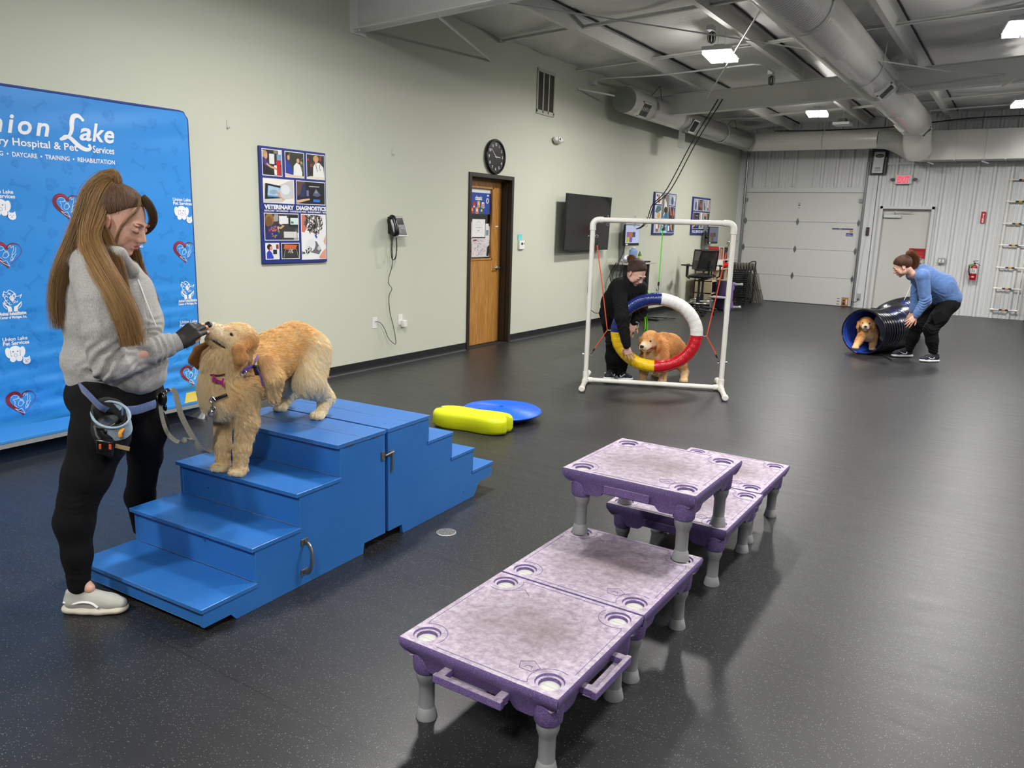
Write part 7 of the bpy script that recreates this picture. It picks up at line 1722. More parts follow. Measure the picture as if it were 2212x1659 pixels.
# leggings
S = Field((-.26, -.34, .02), (.50, .82, 1.02), .0045)
S.ell(K(.125, .885, .19), (.155, .175, .12), k=.05); S.ell(K(.065, .87, .17), (.10, .13, .10), k=.05); S.ell(K(.17, .92, .2), (.14, .16, .09), k=.04)
S.chain([K(.085, .84, .06), K(.068, .70, .0), K(.0, .53, -.06), kneeR], [.108, .102, .082, .068], .05)
S.chain([kneeR, K(-.068, .33, -.105), K(-.068, .18, -.125), ankR-np.array((0, 0, .02))], [.068, .071, .052, .042], .03)
S.chain([K(.20, .84, .28), K(.245, .74, .33), kneeL], [.105, .094, .072], .05); S.chain([kneeL, K(.212, .45, .50), K(.225, .27, .60), ankL-np.array((0, 0, .03))], [.068, .064, .050, .042], .03)
S.half((0, 0, .052), (0, 0, -1))
V, Q = S.mesh(2)
V = folds(V, Q, [(kneeR, .07, (.1, 0, 1), 36, .004, 11), (kneeL, .07, (.3, 0, 1), 34, .004, 12), (K(.16, .78, .1), .10, (-.5, 0, 1), 20, .004, 13), (ankR+np.array((0, 0, .04)), .05, (0, 0, 1), 40, .003, 14)])
M_legg = cloth_mat('black_leggings_knit', (8, 8, 9), (14, 14, 15), .3, 500, streak=False, rough=.9, sheen=0)
mesh_np('leggings', p1.W(V), Q, M_legg, A1)
# shoes
hR, tR = p1.W(np.array((K(-.142, -.078, -.135)[0]+.0, -.135, 0))), p1.W(np.array((K(.128, -.071, -.135)[0], -.128, 0)))
shoe(A1, hR, tR, colu=(176, 176, 168), cols=(196, 188, 172), kind='skate')
fL = p1.W(ankL+np.array((-.045, 0, -ankL[2]))); shoe(A1, fL, fL+p1.D((.24, .03, 0)), colu=(176, 176, 168), cols=(196, 188, 172), kind='skate')
# fingerless gloves
M_glove = mat('dark_brown_glove', (34, 28, 27), .6, bump=(60, .4, .002))
S = Field(wr-np.array((.07, .1, .1)), wr+np.array((.18, .16, .14)), .0025)
hand_into(S, wr, HM, .98, curls=[(.55, .25, .15), (.50, .25, .15), (.50, .3, .2), (.55, .35, .2)], thumb_dir=(.85, .05, -.9), spread=(.02, 0, .0, .06), inflate=.0022, cut=.12)
world_mesh(p1, 'glove', S.mesh(1), M_glove, A1)
S = Field(wl-np.array((.1, .1, .16)), wl+np.array((.12, .1, .07)), .003)
hand_into(S, wl, HM2, .98, curls=[(1.0, 1.3, .9)]*4, thumb_dir=(.8, .3, -.6), inflate=.0022, cut=.45)
world_mesh(p1, 'glove', S.mesh(1), M_glove, A1)
# hair
def hair_groups(pl, parent, groups, m, seed=1):
    g_ = np.random.default_rng(seed); Ps, Cs = [], []
    for ctrl, n, w0, w1, c1, c2, wav in groups:
        c = np.array(smooth_pts(ctrl, 5)); k = 18; ii = np.linspace(0, len(c)-1, k); c = np.stack([np.interp(ii, np.arange(len(c)), c[:, j]) for j in range(3)], 1)
        t = np.gradient(c, axis=0); t /= np.linalg.norm(t, axis=1)[:, None]; up = np.array((.3, 1, .2)); b1 = np.cross(t, up); b1 /= np.linalg.norm(b1, axis=1)[:, None]; b2 = np.cross(t, b1)
        nb = 26; ang = g_.uniform(0, 6.28, nb); rad = np.sqrt(g_.uniform(0, 1, nb)); own = g_.integers(0, nb, n)
        wd = np.interp(np.linspace(0, 1, k), [0, .25, 1], [w0[0], (w0[0]+w1[0])*.62, w1[0]]); wd2 = np.interp(np.linspace(0, 1, k), [0, .25, 1], [w0[1], (w0[1]+w1[1])*.62, w1[1]])
        j1 = g_.normal(0, .55, n); j2 = g_.normal(0, .55, n); lenf = 1-.45*g_.random(n)**1.5
        x = (rad*np.cos(ang))[own]+j1*.6; y = (rad*np.sin(ang))[own]+j2*.6
        P = c[None]+x[:, None, None]*wd[None, :, None]*b1[None]+y[:, None, None]*wd2[None, :, None]*b2[None]
        ph = g_.uniform(0, 6.28, n); s_ = np.linspace(0, 1, k); P = P+(np.sin(s_[None]*9+ph[:, None])*wav*s_[None])[:, :, None]*b1[None]
        # shorten some
        for_i = np.clip(np.linspace(0, k-1, k)[None]*lenf[:, None], 0, k-1); i0 = for_i.astype(int); f = (for_i-i0)[:, :, None]; i1 = np.minimum(i0+1, k-1)
        r_ = np.arange(n)[:, None]; P = P[r_, i0]*(1-f)+P[r_, i1]*f
        mix = g_.random(n)*.5+(own/nb % 1)*.5; Cs.append(linv(c1)*(1-mix[:, None])+linv(c2)*mix[:, None]); Ps.append(P)
    return np.concatenate(Ps), np.concatenate(Cs)
def scalp(pl, c, Fm, s, tie, n, rng_, hair=(.0, 0), cond=None, lift=.004):
    """strands hugging the skull from the hairline towards the tie point (local head coords)"""
    out = []; cols_ = []
    cen = np.array((-.020, 0, .035)); rad = np.array((.096, .076, .086))*1.02+lift
    while len(out) < n:
        v = rng_.normal(size=3); v /= np.linalg.norm(v); p = cen+v*rad
        if cond is not None and not cond(p): continue
        tv = unit((tie-cen)/rad); ks = []
        for t in np.linspace(0, 1, 12):
            q = v*(1-t)+tv*t; q /= np.linalg.norm(q); ks.append(cen+q*rad*(1+.05*math.sin(math.pi*t)*rng_.uniform(.2, 1.2)))
        out.append(c+(np.array(ks)*s) @ Fm.T)
    return np.array(out)
tie = np.array((-.062, 0, .112)); tieL = hc+HF @ (tie*HS); tieO = hc+HF @ (np.array((-.082, 0, .137))*HS)
hl_ok = lambda p: p[2] > .010+1.05*max(0, p[0]+.01)+g_.normal()*.003 or (p[0] < -.022 and p[2] > -.045)
g_ = np.random.default_rng(5)
sc = scalp(p1, hc, HF, HS, tie, 9000, g_, cond=hl_ok)
P, C = hair_groups(p1, A1, [
    ([tieL, tieO, K(.125, 1.655, .17), K(.085, 1.56, .14), K(.035, 1.45, .11), K(-.012, 1.35, .08), K(-.035, 1.24, .08), K(-.036, 1.13, .08)], 4200, (.012, .012), (.030, .045), (92, 68, 44), (176, 140, 92), .004),
    ([tieL, tieO, K(.14, 1.66, .15), K(.105, 1.57, .12), K(.090, 1.48, .07), K(.112, 1.39, -.02), K(.165, 1.28, -.07), K(.208, 1.17, -.075), K(.225, 1.07, -.07)], 7500, (.012, .012), (.045, .022), (98, 72, 46), (190, 150, 98), .004),
    ([tieL, tieO, K(.115, 1.64, .20), K(.075, 1.54, .18), K(.045, 1.45, .16), K(.0, 1.36, .14), K(-.03, 1.27, .12)], 900, (.012, .012), (.03, .03), (110, 80, 50), (196, 156, 104), .004),
    ([hc+HF @ np.array((-.04, .07, -.02)), K(.245, 1.45, .30), K(.262, 1.38, .34), K(.29, 1.31, .34), K(.325, 1.235, .33)], 2400, (.016, .016), (.024, .014), (96, 66, 42), (160, 118, 70), .003),
    ([hc+HF @ np.array((-.05, -.070, -.01)), K(.165, 1.465, .08), K(.195, 1.40, .03), K(.215, 1.28, -.01), K(.235, 1.17, -.03)], 1000, (.012, .012), (.014, .010), (90, 64, 42), (150, 112, 68), .003),
], None, 3)
# fringe: sweeps from the parting round the far side of the forehead, with a thin wisp down the near cheek
hg = lambda x, y, z: hc+HF @ (np.array((x, y, z))*HS)
P2, C2 = hair_groups(p1, A1, [
    ([hg(.045, .0, .119), hg(.070, .015, .100), hg(.090, .032, .068), hg(.094, .046, .035), hg(.080, .058, .0), hg(.055, .068, -.03)], 1200, (.008, .008), (.007, .012), (58, 44, 34), (104, 76, 52), .002),
    ([hg(.045, -.02, .117), hg(.068, -.045, .085), hg(.060, -.062, .040), hg(.045, -.070, -.010), hg(.045, -.066, -.07), hg(.045, -.064, -.11)], 34, (.004, .004), (.006, .003), (110, 80, 54), (150, 116, 76), .003)], None, 4)
idx = np.linspace(0, 11, 18); scr = np.stack([np.stack([np.interp(idx, np.arange(12), s_[:, j]) for j in range(3)], 1) for s_ in sc]); mix = g_.random((len(sc), 1)); Csc = linv((72, 54, 42))*(1-mix)+linv((128, 98, 72))*mix
PP = np.concatenate([P, P2, scr]); CC = np.concatenate([C, C2, Csc])
strands('hair', p1.W(PP), .00055, .0002, CC, hair_mat('brown_hair_strands'), A1)
S = Field(hc-.16, hc+.16, .004); S.ell(hg(-.020, 0, .035), np.array((.0985, .0785, .0885))*HS, HF, k=0)
def cap_cut(S, hc, HF, HS, hl=0):
    X, Y, Z = np.meshgrid(*S.ax, indexing='ij', sparse=True); q = [(X-hc[0])*HF[0, j]+(Y-hc[1])*HF[1, j]+(Z-hc[2])*HF[2, j] for j in (0, 1, 2)]; x, z = q[0]/HS, q[2]/HS
    pA = (.012-hl+1.05*np.maximum(0, x+.01)-z)/1.45; pB = np.maximum(x+.024, -.042-z); S.F = np.maximum(S.F, (np.minimum(pA, pB)*HS).astype(np.float32))
cap_cut(S, hc, HF, HS)
world_mesh(p1, 'hair_base', S.mesh(1), mat('brown_hair_base', (74, 56, 42), .6), A1)
band('hair_tie', [tieL+(tieO-tieL)*.15, tieL+(tieO-tieL)*.75], [.019, .019], M_black, A1, 14)

# treat pouch on the hip
pz = thing('treat_pouch', 'pale denim treat pouch with steel cup hanging at the hip of the hoodie woman', 'pouch', tuple(p1.W(K(.12, .70, -.05))))
S = Field((-.02, -.25, .50), (.30, .12, .90), .004)
S.chain([K(.11, .80, -.085), K(.115, .72, -.095), K(.12, .66, -.085)], [.072, .078, .055], .02, sq=((.2, 1, 0), .62)); V, Q = S.mesh(1)
cut_ = K(.11, .800, -.085)
cut_ = K(.118, .790, -.112); S.half(cut_, (0.1, -1, 1)); S.cone(K(.112, .83, -.10), K(.115, .72, -.10), .060, .060, .01, 's', sq=((.2, 1, 0), .62)); V, Q = S.mesh(1)
world_mesh(p1, 'pouch_body', (V, Q), mat('pouch_black_nylon', (20, 21, 24), .7, bump=(50, .4, .002)), pz)
rim = [K(.118+.076*math.cos(a)-.012*math.sin(a), .790+.054*math.sin(a)+.008*math.cos(a), -.112+.052*math.sin(a)) for a in [2*math.pi*i/40 for i in range(40)]]
M_den = cloth_mat('pale_denim', (120, 142, 160), (164, 182, 196), .4, 300, streak=False)
mb = MB(); 
rw = [p1.W(p) for p in rim]; nrm_ = len(rw); inner = [p1.W(p+(K(.115, .70, -.085)-K(.118, .79, -.112))*.9+(K(.118, .79, -.112)-p)*.25) for p in rim]; outer = [p1.W(p+(K(.122, .735, -.085)-K(.118, .79, -.112))*.9+(K(.118, .79, -.112)-p)*(-.06)) for p in rim]
mb.add([tuple(v) for v in inner+rw+outer], [(i, (i+1) % nrm_, nrm_+(i+1) % nrm_, nrm_+i) for i in range(nrm_)]+[(nrm_+i, nrm_+(i+1) % nrm_, 2*nrm_+(i+1) % nrm_, 2*nrm_+i) for i in range(nrm_)])
tag(obj('pouch_lining', mb, M_den, pz, smooth=60), label='pale denim rim and lining')
obj('rim_piping', MB().tube([tuple(v) for v in rw], .005, n=8, closed=True), M_den, pz)
mb = MB(); cM = np.array(p1.W(K(.098, .762, -.125))); ax_ = unit(p1.D((-.05, -.42, 1))); e1 = unit(np.cross(ax_, (1, 0, 0))); e2 = np.cross(ax_, e1)
mb.tube([tuple(cM-ax_*.05), tuple(cM+ax_*.0), tuple(cM+ax_*.002), tuple(cM-ax_*.0), tuple(cM-ax_*.045)], [.036, .043, .0425, .0415, .034], n=28); tag(obj('steel_cup', mb, mat('brushed_steel', (196, 196, 194), .22, metal=1.0), pz), label='shiny steel cup')
mb = MB(); mb.box(tuple(p1.W(K(.085, .655, -.165))), (.060, .030, .066), rot=(R(10), R(8), R(32))); tag(obj('clicker_box', mb, M_pb, pz, bevel=.008), label='black clicker with orange marks')
for q_ in (.065, .105): obj('orange_mark', MB().box(tuple(p1.W(K(q_, .655, -.1835))), (.008, .004, .02), rot=(R(10), R(8), R(32))), mat('orange_mark', (226, 90, 40), .5), pz, smooth=0)
mb = MB(); mb.box(tuple(p1.W(K(.155, .655, -.160))), (.055, .002, .016), rot=(0, R(12), R(33))); obj('stitched_label', mb, pc((150, 130, 96)), pz, smooth=0)
obj('belt_clip', MB().tube([tuple(p1.W(v)) for v in (K(.05, .74, -.15), K(.055, .70, -.17), K(.07, .68, -.17))], .008, n=8), M_black, pz)
obj('orange_strap', MB().tube([tuple(p1.W(v)) for v in smooth_pts([K(.165, .735, -.150), K(.150, .715, -.165), K(.150, .70, -.165)], 3)], .007, n=6), mat('orange_strap', (226, 150, 40), .5), pz)
M_belt = cloth_mat('blue_grey_webbing', (66, 84, 130), (96, 112, 156), .4, 300, streak=False)
band_pts = smooth_pts([K(.0, .905, .02), K(.03, .875, -.075), K(.075, .825, -.105), K(.105, .808, -.095)], 5)
obj('waist_belt', MB().tube([tuple(p1.W(v)) for v in band_pts], .018, n=8, sq=(.25, 1)), M_belt, pz)
obj('waist_belt', MB().tube([tuple(p1.W(v)) for v in smooth_pts([K(.165, .806, -.09), K(.23, .815, -.03), K(.30, .84, .08)], 5)], .018, n=8, sq=(.25, 1)), M_belt, pz)
# ------------------------------------------------------------------ dogs
def doghead_into(S, c, Fm, s, ears, mouth=.010):
    g = lambda *p: c+Fm @ (np.array(p)*s)
    e = lambda p, r, k=.012, op='u': S.ell(g(*p), np.array(r)*s, Fm, k*s, op)
    e((-.058, 0, .012), (.074, .068, .062)); e((-.02, 0, .028), (.040, .042, .026), .02)
    for y in (-1, 1):
        e((-.045, y*.040, -.018), (.048, .034, .042), .02); e((-.004, y*.026, .022), (.018, .016, .012), .012)
        S.cone(g(-.010, y*.022, -.024), g(.072, y*.018, -.028), .029*s, .0215*s, .012*s)
        e((.012, y*.034, .010), (.011, .011, .009), .006, 's'); e((.004, y*.030, .012), (.0115, .0115, .0115), .003)
    S.cone(g(-.010, 0, -.004), g(.080, 0, -.011), .038*s, .027*s, .018*s)
    S.cone(g(-.03, 0, -.052-mouth), g(.058, 0, -.047-mouth*1.6), .036*s, .020*s, .010*s)
    e((.092, 0, -.010), (.016, .018, .014), .006)
    for pts, out in ears:
        S.chain([np.array(p) for p in pts], [.020*s, .027*s, .027*s, .014*s][:len(pts)], .008, sq=(out, .36))
def dog_bits(parent, pl, c, Fm, s, eye_open=1.0):
    W = lambda *p: tuple(pl.W(c+Fm @ (np.array(p)*s))); Fw = Matrix([list(r) for r in np.stack([pl.D(Fm[:, i]) for i in range(3)], 1)])
    mn = mat('dog_nose_black', (22, 19, 19), .3, bump=(220, .4, .001)); me_ = mat('dog_eye', (20, 12, 8), .08)
    mb = MB(); mb.ell(W(.102, 0, -.004), (.0145*s, .0185*s, .0135*s), rot=Fw, n=20, m=14); no = obj('nose', mb, mn, parent, smooth=80)
    for y in (-1, 1): obj('nostril', MB().ell(W(.1135, y*.0085, -.006), (.003*s, .0035*s, .0045*s), rot=Fw, n=10), mat('nostril_dark', (6, 5, 5), .7), no)
    for y in (-1, 1):
        obj('eye', MB().ell(W(.0105, y*.0335, .0125), (.0110*s, .0095*s, .0105*s*eye_open), rot=Fw, n=16), me_, parent, smooth=80)
        obj('eyelid', MB().tube([W(.0115, y*.0445, .011), W(.018, y*.039, .0125+.009*eye_open), W(.0185, y*.029, .0125+.009*eye_open), W(.018, y*.0235, .010)], .0016*s, n=5), mat('eyelid_dark', (52, 34, 24), .6), parent)
    obj('lip_line', MB().tube([W(*p) for p in smooth_pts([(-.012, .043, -.056), (.010, .043, -.050), (.040, .038, -.048), (.072, .028, -.046), (.098, .0, -.034), (.072, -.028, -.046), (.040, -.038, -.048), (.010, -.043, -.050), (-.012, -.043, -.056)], 4)], .0028*s, n=6), mat('lip_dark', (44, 30, 28), .5), parent)
def paw_into(S, w, fwd, s=1.0, up=(0, 0, 1)):
    f = unit(fwd); u = np.array(up, float); l = np.cross(u, f); w = np.array(w)
    for y, x in ((-.024, .022), (-.009, .034), (.009, .034), (.024, .022)):
        S.ell(w+(f*x+l*y+u*.016)*s, (.021*s, .014*s, .016*s), np.stack([f, l, u], 1), .006*s)
    S.ell(w+(f*.0+u*.022)*s, (.032*s, .030*s, .023*s), np.stack([f, l, u], 1), .012*s)
def fur(name, pl, V, Q, bones, n, parent, m, seed=3, r0=.00042, scale=1.0, skip=None, clump=.011, lenvar=.35):
    """bones: (a, b, flow direction, hair length, colour, second colour)"""
    g_ = np.random.default_rng(seed); T = np.concatenate([Q[:, [0, 1, 2]], Q[:, [0, 2, 3]]]); A = np.linalg.norm(np.cross(V[T[:, 1]]-V[T[:, 0]], V[T[:, 2]]-V[T[:, 0]]), axis=1)
    t = g_.choice(len(T), n, p=A/A.sum()); u, v = g_.random(n), g_.random(n); fl_ = u+v > 1; u[fl_], v[fl_] = 1-u[fl_], 1-v[fl_]
    P = V[T[t, 0]]*(1-u-v)[:, None]+V[T[t, 1]]*u[:, None]+V[T[t, 2]]*v[:, None]; VN = vnormals(V, Q); N = VN[T[t, 0]]; 
    flow, L_, c1, c2, wsum = bone_mix(P, bones)
    L_ = L_*scale
    keep = L_ > .002
    if skip is not None: keep &= ~skip(P)
    P, N, flow, L_, c1, c2 = P[keep], N[keep], flow[keep], L_[keep], c1[keep], c2[keep]; n = len(P)
    flow = flow-(flow*N).sum(1)[:, None]*N; flow /= np.maximum(np.linalg.norm(flow, axis=1), 1e-6)[:, None]
    key = np.floor(P/clump).astype(int); hsh = (key[:, 0]*73856093 ^ key[:, 1]*19349663 ^ key[:, 2]*83492791) % 4096; tab = g_.normal(size=(4096, 3)); cj = tab[hsh]
    flow = flow+cj*.30+g_.normal(size=(n, 3))*.14; flow = flow-(flow*N).sum(1)[:, None]*N*.9; flow /= np.linalg.norm(flow, axis=1)[:, None]
    L_ = L_*(1-lenvar*g_.random(n))*(1+.18*tab[hsh, 0].clip(-1, 1)); lift = (.50+.12*g_.normal(size=n)).clip(.2, .9)
    k = 6; s_ = np.linspace(0, 1, k); grav = np.array((0, 0, -1.))
    out = np.empty((n, k, 3)); cen = (key+.5)*clump
    for i, q in enumerate(s_):
        d = N*(lift*q*(1-.62*q))[:, None]+flow*(q*.95)+grav*(q*q*.22*np.minimum(L_/.04, 1.6))[:, None]
        p = P+d*L_[:, None]; 
        pull = (q**1.5*.45); off = (P-cen); off = off-(off*flow).sum(1)[:, None]*flow; out[:, i] = p-off*pull
    mix = (.5+.30*tab[hsh, 1]+.2*g_.normal(size=n)).clip(0, 1)[:, None]; C = c1*(1-mix)+c2*mix
    return strands(name, pl.W(out), r0, .00015, C, m, parent, 'stuff' if False else None)
def bone_mix(P, bones):
    n = len(P); flow = np.zeros((n, 3)); L_ = np.zeros(n); c1 = np.zeros((n, 3)); c2 = np.zeros((n, 3)); ws = np.zeros(n)
    D = []
    for a, b, *_ in bones:
        a, b = np.array(a), np.array(b); ba = b-a; h = np.clip(((P-a) @ ba)/max(ba @ ba, 1e-9), 0, 1); D.append(np.linalg.norm(P-a-h[:, None]*ba, axis=1)-(_[4] if len(_) > 4 else 0))
    D = np.array(D); dm = D.min(0)
    for (a, b, f, l, ca, cb, *_), d in zip(bones, D):
        w = np.exp(-(d-dm)/.012); flow += w[:, None]*unit(f); L_ += w*l; c1 += w[:, None]*linv(ca); c2 += w[:, None]*linv(cb); ws += w
    return flow/ws[:, None], L_/ws, c1/ws[:, None], c2/ws[:, None], ws
def furskin(name, pl, V, Q, bones, parent):
    _, _, c1, c2, _ = bone_mix(V, bones); nz = (.5+.5*noise3(V, 14, 5, 2)).clip(0, 1)[:, None]
    return mesh_np(name, pl.W(V), Q, tone_mat('dog_undercoat', .85, spec=.1), parent, col=(c1*(1-nz)+c2*nz)*.85)
M_fur = tone_mat('fur_strands', .55, spec=.25)

# golden dog on the stairs -----------------------------------------
pd = Plane(2.78, 2.20); K = pd.K
A2 = thing('dog', 'cream golden retriever standing on the blue stairs with its muzzle raised', 'dog', (2.78, 2.35, .43))
fwd_b = unit((-.368, -.93, 0)); dwn = np.array((0, 0, -1.))
c1_ = K(.01, .82, -.02); c2_ = K(.115, .890, .14); c3_ = K(.215, .970, .30); c4_ = K(.310, 1.042, .42)
skull = K(.020, 1.063, -.055); HFd = frame(K(-.077, 1.112, -.135)-skull, (.55, .05, .85)); hs = 1.02
gd_ = lambda *p: skull+HFd @ (np.array(p)*hs)
earN = ([gd_(-.070, -.056, .030), K(.052, 1.00, -.12), K(.060, .965, -.125), K(.050, .925, -.115)], (.25, -.9, .25)); 
earN = ([gd_(-.072, .058, .030), K(.060, .995, -.125), K(.066, .955, -.13), K(.052, .918, -.12)], (.3, -.9, .1)); earF = ([gd_(-.060, -.058, .030), K(-.122, .985, .02), K(-.145, .945, .02), K(-.128, .915, .02)], (-.9, .4, .1))
fpN = K(.043, .404, -.065)*1; fpN = np.array((*(fpN[:2]), .428)); fpF = K(-.036, .424, -.012); fpF = np.array((*(fpF[:2]), .428))
rpN = np.array((.3202, .385, .586)); rpF = np.array((.088, .528, .586))
elN, elF = K(.085, .665, -.045), K(-.035, .665, .03); shN, shF = K(.075, .80, -.05), K(-.06, .80, .06)
S = Field((-.30, -.34, .40), (.62, .80, 1.26), .0045)
S.chain([c1_, c2_, c3_, c4_], [.105, .118, .108, .094], .05); S.ell(K(-.03, .82, -.04), (.080, .085, .115), k=.05); S.ell(c1_+np.array((-.01, -.03, -.04)), (.085, .085, .085), k=.05)
S.ell(K(.355, 1.005, .42), (.088, .10, .105), k=.05)
S.chain([c1_+np.array((0, 0, .05)), K(.0, .93, -.03), gd_(-.075, 0, -.01)], [.110, .092, .064], .03)
doghead_into(S, skull, HFd, hs, [earN, earF], mouth=.008)
S.chain([shN, elN, K(.055, .53, -.06), fpN+np.array((0, 0, .035))], [.072, .046, .034, .030], .02); S.chain([shF, elF, K(-.036, .545, .0), fpF+np.array((0, 0, .035))], [.068, .044, .033, .030], .02)
fw_ = unit((-.30, -.95, 0)); paw_into(S, fpN, fw_, 1.05); paw_into(S, fpF, unit((-.45, -.9, 0)), 1.05)
hkN, hkF = K(.452, .785, .47), K(.285, .800, .60); stN, stF = K(.375, .855, .33), K(.255, .86, .44)
S.chain([K(.385, 1.0, .40), stN, hkN, rpN+np.array((.01, .02, .04))], [.095, .070, .033, .029], .03); S.chain([K(.31, .99, .48), stF, hkF, rpF+np.array((.01, .02, .04))], [.090, .060, .032, .028], .03)
paw_into(S, rpN, fw_, 1.0); paw_into(S, rpF, fw_, 1.0)
S.chain([K(.180, .945, -.05), K(.212, .87, -.045), K(.212, .78, -.02)], [.030, .042, .024], .015)
tb = K(.425, 1.03, .52); S.chain([tb, K(.448, .96, .58), K(.452, .90, .60)], [.026, .018, .010], .02)
V, Q = S.mesh(2)
CR, GO, LT = (250, 226, 178), (236, 180, 100), (255, 244, 216)
back = -fwd_b
B = [(c1_, c2_, back*1+dwn*.5, .024, GO, CR, .11), (c2_, c3_, back+dwn*.35, .024, GO, (236, 202, 148), .11), (c3_, c4_, back+dwn*.25, .026, GO, (240, 210, 160), .10),
     (c1_+np.array((-.03, -.05, -.10)), c2_+np.array((0, -.02, -.10)), dwn+back*.5, .045, CR, LT, .05), (c2_+np.array((0, 0, -.11)), c3_+np.array((0, 0, -.10)), dwn+back*.6, .045, CR, LT, .03),
     (K(-.08, .83, -.08), K(-.05, .68, -.08), dwn+fwd_b*.15, .040, CR, LT, .06), (K(.0, .93, -.06), K(-.05, .84, -.08), dwn+fwd_b*.1, .034, CR, (232, 202, 154), .08), (K(.03, .95, .04), K(.08, .88, .08), back+dwn*.8, .030, GO, CR, .07),
     (shN, elN, dwn+back*.5, .024, CR, (222, 190, 140), .05), (shF, elF, dwn+back*.5, .03, CR, (222, 190, 140), .05), (elN, fpN, dwn, .014, CR, (218, 184, 132), .02), (elF, fpF, dwn, .014, CR, (214, 178, 126), .02),
     (elN-fwd_b*.05, K(.07, .56, -.02), dwn*.9+back*.9, .050, LT, CR, .01), (elF-fwd_b*.05, K(-.02, .58, .04), dwn+back*.8, .045, LT, CR, .01),
     (fpN, fpN+fw_*.05, fw_+dwn*.2, .008, CR, LT, .01), (fpF, fpF+fw_*.05, fw_, .008, CR, LT, .01), (rpN, rpN+fw_*.05, fw_, .008, LT, CR, .01), (rpF, rpF+fw_*.05, fw_, .008, LT, CR, .01),
     (K(.38, 1.0, .42), stN, dwn+back*.5, .030, CR, LT, .07), (K(.31, .99, .48), stF, dwn+back*.5, .028, CR, LT, .06), (stN, hkN, dwn+back*.7, .024, LT, CR, .03), (stF, hkF, dwn+back*.7, .022, CR, LT, .03), (hkN, rpN, dwn, .011, LT, CR, .02), (hkF, rpF, dwn, .011, CR, LT, .02),
     (K(.45, .95, .46), K(.44, .86, .48), dwn+back*.5, .048, LT, CR, .02), (tb, K(.452, .90, .60), dwn+back*.2, .03, (208, 166, 110), CR, .01),
     (gd_(.10, 0, -.01), gd_(.03, 0, -.0), HFd @ np.array((-1, 0, .2)), .0055, (226, 196, 156), LT, .02), (gd_(.02, 0, .03), gd_(-.06, 0, .05), HFd @ np.array((-1, 0, .3)), .010, (226, 190, 138), CR, .02), (gd_(-.09, 0, .02), gd_(-.11, 0, -.02), HFd @ np.array((-1, 0, -.1)), .018, (230, 192, 138), CR, .03),
     (gd_(-.04, .045, -.02), gd_(-.02, .035, -.03), HFd @ np.array((-1, 0, -.6)), .016, LT, CR, .02), (gd_(-.04, -.045, -.02), gd_(-.02, -.035, -.03), HFd @ np.array((-1, 0, -.6)), .016, LT, CR, .02), (gd_(.06, 0, -.055), gd_(-.02, 0, -.06), HFd @ np.array((-1, 0, -.4)), .010, (206, 172, 132), CR, .01),
     (earN[0][1], earN[0][3], dwn, .013, (196, 140, 86), (214, 166, 108), .02), (earF[0][1], earF[0][3], dwn, .013, (180, 124, 74), (200, 148, 94), .02), (earN[0][0], earN[0][1], dwn, .012, (196, 138, 80), (212, 160, 100), .015), (earF[0][0], earF[0][1], dwn, .012, (196, 138, 80), (212, 160, 100), .01)]
d1b = furskin('body', pd, V, Q, B, A2); nose_p = gd_(.102, 0, -.004); eyes_ = [gd_(.010, y*.034, .0125) for y in (-1, 1)]
sk = lambda P: (np.linalg.norm(P-nose_p, axis=1) < .020) | (np.linalg.norm(P-eyes_[0], axis=1) < .012) | (np.linalg.norm(P-eyes_[1], axis=1) < .012)
fur('fur', pd, V, Q, B, 210000, A2, M_fur, skip=sk)
dog_bits(A2, pd, skull, HFd, hs, .7)

# harness, collar tag and clip worn by the dog
M_purp = cloth_mat('purple_webbing', (74, 44, 130), (104, 70, 164), .4, 300, streak=False)
hn = thing('dog_harness', 'purple strap harness worn by the golden dog on the stairs', 'harness', tuple(pd.W(K(.05, .85, -.05))))
def hb(name, pts, m, par, w=.013, sq=(1, .28), n=8): return obj(name, MB().tube([tuple(pd.W(p)) for p in smooth_pts(pts, 6)], w, n=n, sq=sq), m, par, smooth=50)
def surf(pts, V_=V, N_=None, lift=.016):
    out = []; NN2 = vnormals(V, Q)
    for p in pts:
        i = np.argmin(((V-p)**2).sum(1)); out.append(V[i]+NN2[i]*lift)
    return out
sp_ = surf([K(.115, .975, .0), K(.135, .930, -.08), K(.155, .88, -.10), K(.165, .83, -.10)], lift=.024)
hb('shoulder_strap', sp_, M_purp, hn, .011, (.3, 1))
sp2 = surf([K(.135, .925, -.08), K(.105, .895, -.12), K(.08, .865, -.15)], lift=.024); hb('chest_strap', sp2, M_purp, hn, .008, (.3, 1))
bk_ = surf([K(.140, .905, -.09)], lift=.027)[0]; tag(obj('buckle', MB().box(tuple(pd.W(bk_)), (.024, .016, .045), rot=(0, R(-15), R(30))), M_black, hn, bevel=.004), label='black plastic buckle')
rgp = surf([K(.092, .875, -.14)], lift=.031)[0]; obj('metal_ring', MB().tube([tuple(pd.W(rgp+np.array((.012*math.cos(a), 0, .012*math.sin(a))))) for a in [2*math.pi*i/12 for i in range(12)]], .002, n=6, closed=True), M_eye, hn)
tg = surf([K(-.035, .845, -.15)], lift=.034)[0]; tw = pd.W(tg); Ub = RR_; 
dt = tag(obj('dog_tag', MB().prism([(x, z*1.7) for x, z in bone2d(0, 0, .044, R(-12))], tuple(tw-Ub*.0), tuple(Ub*1.0), (0, 0, 1.25), .003), mat('magenta_tag', (176, 40, 128), .35), smooth=0), 'magenta bone shaped name tag on the chest of the dog on the stairs', 'dog tag')
cl_ = surf([K(-.06, .878, -.12), K(-.035, .872, -.14), K(-.01, .876, -.15)], lift=.012); hb('collar_piece', cl_, mat('dark_red_collar', (92, 30, 34), .6), dt, .006, (1, .5))
